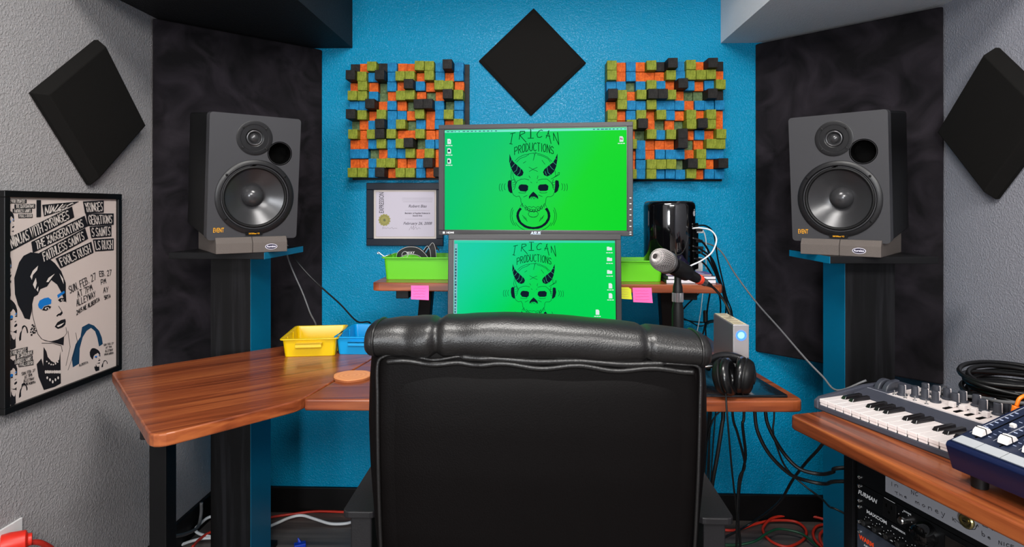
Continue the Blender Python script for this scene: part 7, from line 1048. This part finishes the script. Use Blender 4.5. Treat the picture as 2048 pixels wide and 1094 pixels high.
# top roll with two pleats
rnd = random.Random(11); mb = MB(); loops = []
N = 110; x0, x1 = -.2835, .2945
for i in range(N + 1):
    x = x0 + (x1 - x0) * i / N; s_ = i / N
    zt = 1.021 + .019 * math.sin(math.pi * min(max((x + .33) / .62, 0), 1)) - .012 * max(0, (x + .05) / .34)
    pl = .0065 * math.exp(-((x + .163) / .007) ** 2) + .0045 * math.exp(-((x - .190) / .006) ** 2) + .002 * math.exp(-((x + .125) / .02) ** 2) + .002 * math.exp(-((x + .215) / .012) ** 2)
    e = min(s_, 1 - s_) * N
    er = math.sqrt(max(0, 1 - (1 - e / 2.2) ** 2)) if e < 2.2 else 1
    er = max(er, .0)
    zb = .972 - .016 * x + .004 * math.sin(x * 40) * .4
    zc = (zt + zb) / 2; rz = (zt - zb) / 2 + .006 - pl; ry = .058 - pl * 1.2
    yc = 1.048
    lp = []
    for k_ in range(28):
        a = 2 * math.pi * k_ / 28; c_, s2 = math.cos(a), math.sin(a)
        c_ = math.copysign(abs(c_) ** .85, c_); s2 = math.copysign(abs(s2) ** .85, s2)
        wv = .0012 * math.sin(x * 62 + a * 2) * math.exp(-((x + .22) / .07) ** 2) + .0003 * math.sin(x * 70 + a * 3)
        lp.append((x, yc + (ry + wv) * c_ * (.86 + .14 * er), zc + (rz + wv) * s2 * (.82 + .18 * er)))
    loops.append(lp)
mb.loft(loops); build('headrest_roll', mb, LEATHER, t, world=True, smooth=True)
mb = MB()
for ex in (N // 40 + 1, N - N // 40 - 1): mb.tube([Vector(p) + Vector((0, -.0006, .0006)) for p in loops[ex][::2]], .0024, 6, closed=True)
build('end_seam', mb, LEATHER, t, world=True, smooth=True)
# seam piping: doubled roll under the top roll and thin lines down the sides
def wy(z): return lerp(tab, z)[2]
top = []
for i in range(26):
    x = -.250 + .520 * i / 25; z = .979 - .020 * (x + .25) + .0035 * math.sin(i * 1.3) * (i < 8) + .0015 * math.sin(i * .9)
    top.append((x, wy(z) - .002 - .002 * math.sin(i * 1.7) * (i < 9), z))
side_l = [(-.2615 + .0 * j, wy(.965 - j * .055) - .001, .965 - j * .055) for j in range(10)]
side_l = [(-.262 + (.012 if j > 7 else .0) + j * .0008, y, z) for j, (x, y, z) in enumerate(side_l)]
side_r = [(.277 - j * .0016, wy(.955 - j * .055) - .001, .955 - j * .055) for j in range(10)]
mb = MB(); mb.tube(side_l[::-1] + top + side_r, .0052, 10, rad=lambda s_: .0058 if .36 < s_ < .72 else .0030)
mb.tube([(p[0] * .985 + .0, p[1] - .000, p[2] - .0095 - .002 * math.sin(i * 1.1)) for i, p in enumerate(top)], .0052, 10)
build('piping', mb, LEATHER, back, world=True, smooth=True)
# slightly bulging rear panel
mb = MB(); NX, NZ = 40, 36; vs = []; fs = []
for j in range(NZ + 1):
    z = .455 + (.958 - .455) * j / NZ; v = j / NZ
    xl = -.255 + .010 * (1 - v) ** 2; xr = .272 - .020 * (1 - v)
    for i in range(NX + 1):
        u_ = i / NX; x = xl + (xr - xl) * u_
        bul = .010 * (1 - (2 * u_ - 1) ** 6) * (1 - (2 * v - 1) ** 8)
        wr = (.0012 * math.exp(-((x - .17) / .03) ** 2) + .0006 * math.sin(x * 47 + 2)) * max(0, (z - .915) / .045) ** 2
        vs.append((x, wy(z) + .004 - bul - wr, z - .016 * x))
for j in range(NZ):
    for i in range(NX): a = j * (NX + 1) + i; fs.append((a, a + 1, a + NX + 2, a + NX + 1))
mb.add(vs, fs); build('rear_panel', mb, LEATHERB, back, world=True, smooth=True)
mb = MB(); sl = []
for z, s_ in ((.43, .90), (.445, .98), (.47, 1.0), (.52, 1.0), (.545, .97), (.555, .88)):
    sl.append([(x * s_ + CX, 1.40 + y * s_, z) for x, y in rrect(.54, .50, .07, 7)])
mb.loft(sl); build('seat', mb, LEATHER, t, world=True, smooth=True)
AR = mat('armrest_black', (26, 25, 27), .5, spec=.3, bump=('noise', 300, .3, .001))
for s_ in (-1, 1):
    xo = -.346 if s_ < 0 else .357
    a, b = (xo, xo + .062) if s_ < 0 else (xo - .062, xo)
    ar = build('armrest', MB().prism(rrect(b - a, .30, .012, 3, (a + b) / 2, 1.225), .667, .6795), AR, t, world=True, bevel=.002)
    xi = (a + .028) if s_ < 0 else (b - .028)
    build('armrest_post', MB().box(xi - .02, xi + .02, 1.10, 1.15, .47, .667), AR, ar, world=True, bevel=.003)
    build('armrest_post', MB().box(xi - .02, xi + .02, 1.31, 1.36, .47, .667), AR, ar, world=True, bevel=.003)
    build('arm_bracket', MB().box(min(xi, xi - s_ * .08), max(xi, xi - s_ * .08), 1.11, 1.37, .455, .47), BMETAL, ar, world=True)
build('gas_lift', MB().lathe([(.03, .07), (.03, .25), (.02, .25), (.02, .42)], 20, Matrix.Translation((CX, 1.38, 0)), cap=True), BMETAL, t, world=True, smooth=30)
build('seat_plate', MB().box(CX - .1, CX + .1, 1.28, 1.48, .415, .44), BMETAL, t, world=True, bevel=.003)
build('back_bracket', MB().box(CX - .04, CX + .04, 1.10, 1.30, .42, .438), BMETAL, t, world=True, bevel=.003)
for i in range(5):
    a = R(126 + 72 * i); d = Vector((math.cos(a), math.sin(a), 0)); c = Vector((CX, 1.38, 0))
    build('base_leg', MB().tube([c + Vector((0, 0, .09)), c + d * .16 + Vector((0, 0, .085)), c + d * .30 + Vector((0, 0, .065))], .016, 10), BMETAL, t, world=True, smooth=True)
    e = c + d * .30; n_ = Matrix.Translation((e.x, e.y, .026)) @ Matrix.Rotation(a, 4, 'Z') @ Matrix.Rotation(R(90), 4, 'X')
    build('caster', MB().lathe([(.02, -.02), (.026, -.014), (.026, .014), (.02, .02)], 20, n_, cap=True), BLACK, t, world=True, smooth=30)

# ------------------------------------------------------------------ cables
CAB = mat('cable_black', (14, 14, 15), .45); CABG = mat('cable_grey', (96, 96, 98), .5); CABW = mat('cable_white', (215, 218, 220), .4); CABR = mat('cable_red', (196, 44, 26), .45); CABGR = mat('cable_green', (16, 70, 44), .45); CABO = mat('cable_orange', (244, 124, 20), .4)
def cable(label, pts, r, m, name='cable', group='cables'):
    p0 = Vector(pts[0])
    o = build(name, MB().tube([Vector(p) - p0 for p in pts], r, 8), m, smooth=True); o.location = p0
    return tag(o, label, 'cable', group)
cable('thin grey cable hanging from the left speaker to the yellow tray', [(-.95, 2.075, 1.18), (-.88, 2.10, 1.11), (-0.871, 2.100, 1.058), (-0.841, 2.080, 1.002), (-0.801, 2.060, 0.934), (-0.771, 2.050, 0.867), (-0.757, 2.070, 0.811), (-.80, 2.08, .775)], .0026, CABG)
cable('longer grey cable sloping from the left speaker across blue wall', [(-.95, 2.08, 1.16), (-.88, 2.11, 1.10), (-0.854, 2.100, 1.061), (-0.804, 2.090, 1.006), (-0.754, 2.100, 0.952), (-0.695, 2.140, 0.882), (-0.642, 2.170, 0.814), (-.60, 2.20, .80), (-.59, 2.215, .70)], .0030, CAB)
cable('thin grey cable sloping from the computer down to the right keyboard', [(.545, 2.06, 1.12), (0.640, 2.100, 1.088), (0.665, 2.000, 1.011), (0.696, 1.900, 0.935), (0.709, 1.750, 0.881), (0.722, 1.620, 0.830), (0.739, 1.560, 0.799), (0.747, 1.500, 0.781), (.80, 1.47, .815)], .0026, CABG)
cable('white looping cable plugged into the cylindrical computer', [(0.504, 1.915, 1.164), (0.523, 1.900, 1.166), (0.557, 1.900, 1.158), (0.574, 1.900, 1.131), (0.559, 1.890, 1.093), (0.525, 1.880, 1.067), (0.492, 1.870, 1.053), (0.470, 1.860, 1.044), (.45, 1.90, 1.03)], .0026, CABW)
cable('short white cable behind the white loop at the computer', [(0.521, 1.950, 1.164), (0.550, 1.970, 1.157), (0.567, 1.990, 1.123), (0.576, 2.020, 1.063), (0.582, 2.040, 1.020)], .0020, CABW)
for i, (lb, pts, r) in enumerate((
    ('upper black cable dropping from the computer ports past shelf end', [(0.505, 1.920, 1.133), (0.535, 1.930, 1.123), (0.568, 1.970, 1.092), (0.599, 2.020, 1.039), (0.647, 2.080, 0.956), (0.680, 2.120, 0.872), (0.730, 2.240, 0.704), (0.733, 2.260, 0.514), (.66, 2.27, .4), (.62, 2.28, .01)], .0032),
    ('second black cable dropping from the computer ports past shelf end', [(0.505, 1.920, 1.108), (0.540, 1.940, 1.094), (0.586, 1.980, 1.059), (0.634, 2.060, 0.984), (0.680, 2.140, 0.904), (0.726, 2.240, 0.778), (.68, 2.27, .6), (.64, 2.28, .01)], .0032),
    ('third black cable dropping from the computer ports past shelf end', [(0.505, 1.920, 1.092), (0.534, 1.940, 1.086), (0.577, 1.980, 1.052), (0.659, 2.100, 0.927), (0.708, 2.240, 0.815), (.67, 2.27, .55), (.63, 2.29, .01)], .0030),
    ('lowest black cable leaving the computer over the shelf end', [(0.510, 1.920, 1.068), (0.534, 1.940, 1.062), (0.577, 1.990, 1.025), (0.640, 2.100, 0.945), (0.690, 2.240, 0.815), (.66, 2.27, .5), (.62, 2.27, .01)], .0028),
    ('black cable arching high from the computer towards shelf end', [(0.509, 1.930, 1.171), (0.562, 1.970, 1.170), (0.608, 2.040, 1.138), (0.640, 2.100, 1.048), (0.686, 2.160, 0.919), (0.734, 2.240, 0.797), (.69, 2.28, .5), (.66, 2.29, .01)], .0026))):
    cable(lb, pts, r, CAB)
cable('black microphone cable sloping from the red ringed connector', [tuple(MX @ Vector((0, 0, -.142))), (0.458, 1.520, 1.023), (0.506, 1.600, 0.980), (0.560, 1.720, 0.928), (0.612, 1.850, 0.872), (.64, 2.24, .80), (.66, 2.27, .6), (.66, 2.28, .01)], .0032, CAB)
t = cable('black cable with ferrite lump hanging below the shelf end', [(0.630, 2.160, 0.927), (0.634, 2.200, 0.876), (0.638, 2.250, 0.794), (0.618, 2.270, 0.734), (.52, 2.28, .70), (.5, 2.28, .4), (.5, 2.28, .01)], .0030, CAB)
build('ferrite', MB().lathe([(.006, -.022), (.0085, -.018), (.0085, .018), (.006, .022)], 14, Matrix.Translation((0.634, 2.230, 0.829)), cap=True), RUBBER, t, world=True, smooth=30)
cable('thin white cable hanging below the raised shelf', [(0.605, 2.160, 0.931), (0.609, 2.200, 0.858), (0.610, 2.250, 0.775), (0.603, 2.270, 0.715), (.50, 2.28, .6), (.50, 2.28, .01)], .0016, CABW)
cable('black cable draped under the shelf between post and drive', [(0.592, 2.150, 0.929), (0.555, 2.200, 0.872), (0.545, 2.240, 0.832), (0.590, 2.280, 0.803), (0.671, 2.300, 0.794), (0.711, 2.310, 0.802)], .0026, CAB)
cable('black cable looping below the shelf behind the microphone stand', [(0.696, 2.310, 0.802), (0.633, 2.300, 0.780), (0.576, 2.280, 0.807), (0.516, 2.280, 0.799), (0.464, 2.280, 0.764), (.36, 2.28, .66)], .0024, CAB)
# below the desk at the right
for lb, pts, r in (
    ('thick black cable under the desk next to the chair back', [(0.501, 1.600, 0.737), (0.501, 1.600, 0.678), (0.498, 1.600, 0.657), (0.487, 1.600, 0.584), (0.477, 1.610, 0.507), (0.481, 1.660, 0.416), (.44, 1.75, .01)], .0055),
    ('black cable hanging straight beneath the desk beside headphone cord', [(0.559, 1.700, 0.737), (0.559, 1.700, 0.644), (0.580, 1.720, 0.586), (0.620, 1.780, 0.476), (0.610, 1.800, 0.423), (0.611, 1.820, 0.294), (0.619, 1.850, 0.196), (.66, 2.0, .008)], .0036),
    ('black cable with a bend hanging beneath the desk mat', [(0.607, 1.750, 0.737), (0.607, 1.750, 0.627), (0.603, 1.750, 0.604), (0.622, 1.780, 0.512), (0.625, 1.800, 0.467), (0.618, 1.820, 0.391), (0.624, 1.850, 0.278), (0.647, 1.900, 0.175), (.70, 2.1, .008)], .0042),
    ('lower black cable swooping from desk to the rack', [(0.584, 1.600, 0.737), (0.584, 1.600, 0.679), (0.593, 1.600, 0.634), (0.623, 1.600, 0.579), (0.674, 1.600, 0.530), (0.720, 1.600, 0.513), (0.755, 1.580, 0.515), (0.767, 1.520, 0.549), (.94, 1.50, .55)], .0048),
    ('upper black cable swooping from desk to the rack', [(0.620, 1.620, 0.737), (0.620, 1.620, 0.672), (0.637, 1.620, 0.625), (0.670, 1.620, 0.572), (0.700, 1.600, 0.544), (0.742, 1.580, 0.540), (0.755, 1.540, 0.563), (0.757, 1.500, 0.591), (.93, 1.48, .60)], .0048),
    ('thin black cable wandering from desk edge to rack foot', [(0.665, 1.680, 0.737), (0.665, 1.680, 0.652), (0.662, 1.680, 0.616), (0.671, 1.680, 0.575), (0.697, 1.680, 0.513), (0.740, 1.660, 0.472), (0.764, 1.620, 0.459), (0.768, 1.580, 0.455), (0.773, 1.540, 0.465), (.92, 1.50, .40)], .0026),
    ('black cable crossing diagonally from rack desk to the floor', [(.80, 1.54, .74), (0.758, 1.600, 0.610), (0.752, 1.680, 0.528), (0.766, 1.800, 0.425), (0.781, 1.920, 0.308), (0.801, 2.080, 0.188), (0.767, 2.150, 0.111), (0.705, 2.120, 0.097), (0.624, 2.080, 0.083)], .0040)):
    cable(lb, pts, r, CAB)
# on the floor
def fl(px_py_list, z=.006): return px_py_list
cable('white cable snaking over the floor left of the chair', [(-1.282, 2.113, 0.010), (-1.252, 2.149, 0.010), (-1.215, 2.167, 0.012), (-1.182, 2.175, 0.012), (-1.233, 2.182, 0.020), (-1.255, 2.190, 0.030), (-1.251, 2.206, 0.040), (-1.223, 2.250, 0.050), (-1.126, 2.230, 0.030), (-1.027, 2.224, 0.020), (-0.986, 2.261, 0.020), (-0.940, 2.291, 0.030), (-0.899, 2.308, 0.030), (-0.846, 2.302, 0.020), (-0.783, 2.290, 0.010), (-0.725, 2.292, 0.010), (-0.670, 2.317, 0.010), (-0.519, 2.326, 0.010), (-.1, 2.18, .008), (.25, 2.24, .008), (.55, 2.30, .008)], .0055, CABW)
cable('red cable crossing the floor behind the left stand', [(-1.213, 2.097, 0.020), (-1.215, 2.149, 0.020), (-1.196, 2.200, 0.020), (-1.116, 2.249, 0.020), (-1.033, 2.323, 0.012), (-0.958, 2.360, 0.008), (-0.876, 2.383, 0.008), (-0.764, 2.383, 0.008), (-0.528, 2.367, 0.008), (-.1, 2.26, .008), (.2, 2.30, .008), (.45, 2.22, .008), (.60, 2.25, .008)], .0050, CABR)
cable('grey cable along the left baseboard under the desk wing', [(-1.250, 2.221, 0.117), (-1.250, 2.218, 0.072), (-1.240, 2.177, 0.047), (-1.230, 2.080, 0.075), (-1.220, 1.976, 0.122)], .006, CABG)
t = cable('coiled orange red cable on the floor right of the chair', [(0.692, 2.310, 0.006), (0.766, 2.305, 0.006), (0.855, 2.344, 0.010), (0.930, 2.365, 0.014), (1.014, 2.360, 0.014), (1.030, 2.303, 0.012), (0.988, 2.237, 0.010), (0.917, 2.196, 0.008), (0.874, 2.224, 0.008), (0.865, 2.281, 0.010), (0.881, 2.323, 0.014), (0.933, 2.372, 0.020), (1.009, 2.394, 0.020), (1.086, 2.393, 0.020), (1.146, 2.357, 0.020)], .0050, CABR)
cable('orange red cable coil lying at the foot of the right stand', [(1.144, 2.354, 0.010), (1.089, 2.338, 0.010), (1.049, 2.287, 0.010), (1.034, 2.223, 0.010), (1.057, 2.176, 0.010), (1.134, 2.223, 0.012), (1.156, 2.302, 0.015), (1.110, 2.302, 0.018), (1.061, 2.259, 0.018), (1.041, 2.186, 0.018), (1.086, 2.163, 0.018)], .0050, CABR)
cable('dark green cable curving over the floor by the red coil', [(0.653, 2.207, 0.006), (0.732, 2.203, 0.006), (0.805, 2.206, 0.020), (0.864, 2.244, 0.030), (0.921, 2.273, 0.030), (0.987, 2.255, 0.026), (1.010, 2.207, 0.020), (1.022, 2.174, 0.010)], .0045, CABGR)
t = thing('blue_plug', 'small blue plug lying on the floor left of the chair', 'plug', (-0.844, 2.146, 0.000))
mb = MB(); mb.box(-.02, .02, -.012, .012, 0, .014, Matrix.Rotation(R(25), 4, 'Z')); mb.loft([[(-.008, .0, .014), (.004, .0, .014), (.004, .01, .014), (-.008, .01, .014)], [(-.012, .004, .030), (-.007, .004, .030), (-.007, .008, .030), (-.012, .008, .030)]]); build('body', mb, mat('plug_blue', (10, 60, 190), .4), t, bevel=.002)

# coil of black cable on the rack desk behind the keyboard
rnd = random.Random(7)
t = thing('cable_coil', 'thick heap of coiled black cable behind the keyboard by the right wall', 'cable', (1.115, 1.395, ZD))
mb = MB()
for i in range(13):
    pts = []; z0 = ZD + .008 + .0064 * i; rx = .128 + rnd.uniform(-.03, .010); ry = .108 + rnd.uniform(-.02, .012); ph = rnd.uniform(0, 6)
    ox_, oy_ = 1.115 + rnd.uniform(-.012, .010), 1.395 + rnd.uniform(-.012, .012)
    for k_ in range(14):
        a = 2 * math.pi * k_ / 14 ; pts.append((ox_ + rx * math.cos(a) , oy_ + ry * math.sin(a), z0 + .006 * math.sin(a * 2 + ph)))
    mb.tube(pts, .0052, 8, closed=True)
build('loops', mb, mat('coil_black', (12, 12, 13), .35, spec=.4), t, world=True, smooth=True)
cable('grey cord stretched over the coil behind the keyboard', [(.985, 1.47, .800), (0.927, 1.400, 0.807), (0.957, 1.320, 0.823), (0.968, 1.250, 0.835), (1.10, 1.16, .86)], .0035, CABG)
t = thing('patch_cable', 'orange patch cables with moulded plugs arching over the mixer back', 'cable', (.93, 1.13, .90))
for dx, dy in ((0, 0), (.012, -.010)):
    P0 = Vector((0.887, 1.140, 0.843)) + Vector((dx, dy, -.008)); P1 = Vector((0.892, 1.140, 0.863)) + Vector((dx, dy, 0))
    build('plug', MB().tube([P0, P0 * .5 + P1 * .5, P1], .0065, 12), CABO, t, world=True, smooth=True)
    build('cable', MB().tube([P1, P1 + Vector((.008, .0, .016)), P1 + Vector((.035, .0, .022)), P1 + Vector((.085, -.01, .012)), P1 + Vector((.13, -.03, -.03)), P1 + Vector((.15, -.06, -.08))], .0033, 8), CABO, t, world=True, smooth=True)

# small desktop device peeking above the chair's left shoulder
t = thing('audio_interface', 'low dark grey equipment box on the desk left of the lower monitor', 'audio gear', (-.345, 1.86, ZD), (0, 0, R(-2)))
build('body', MB().box(-.10, .06, -.05, .08, 0, .050), mat('blue_grey_plastic', (38, 52, 62), .4), t, bevel=.005)
for x in (-.04, -.02, 0.0, .03): build('button', MB().box(x, x + .010, -.04, -.03, .0500, .0535), BLACK, t, bevel=.001)
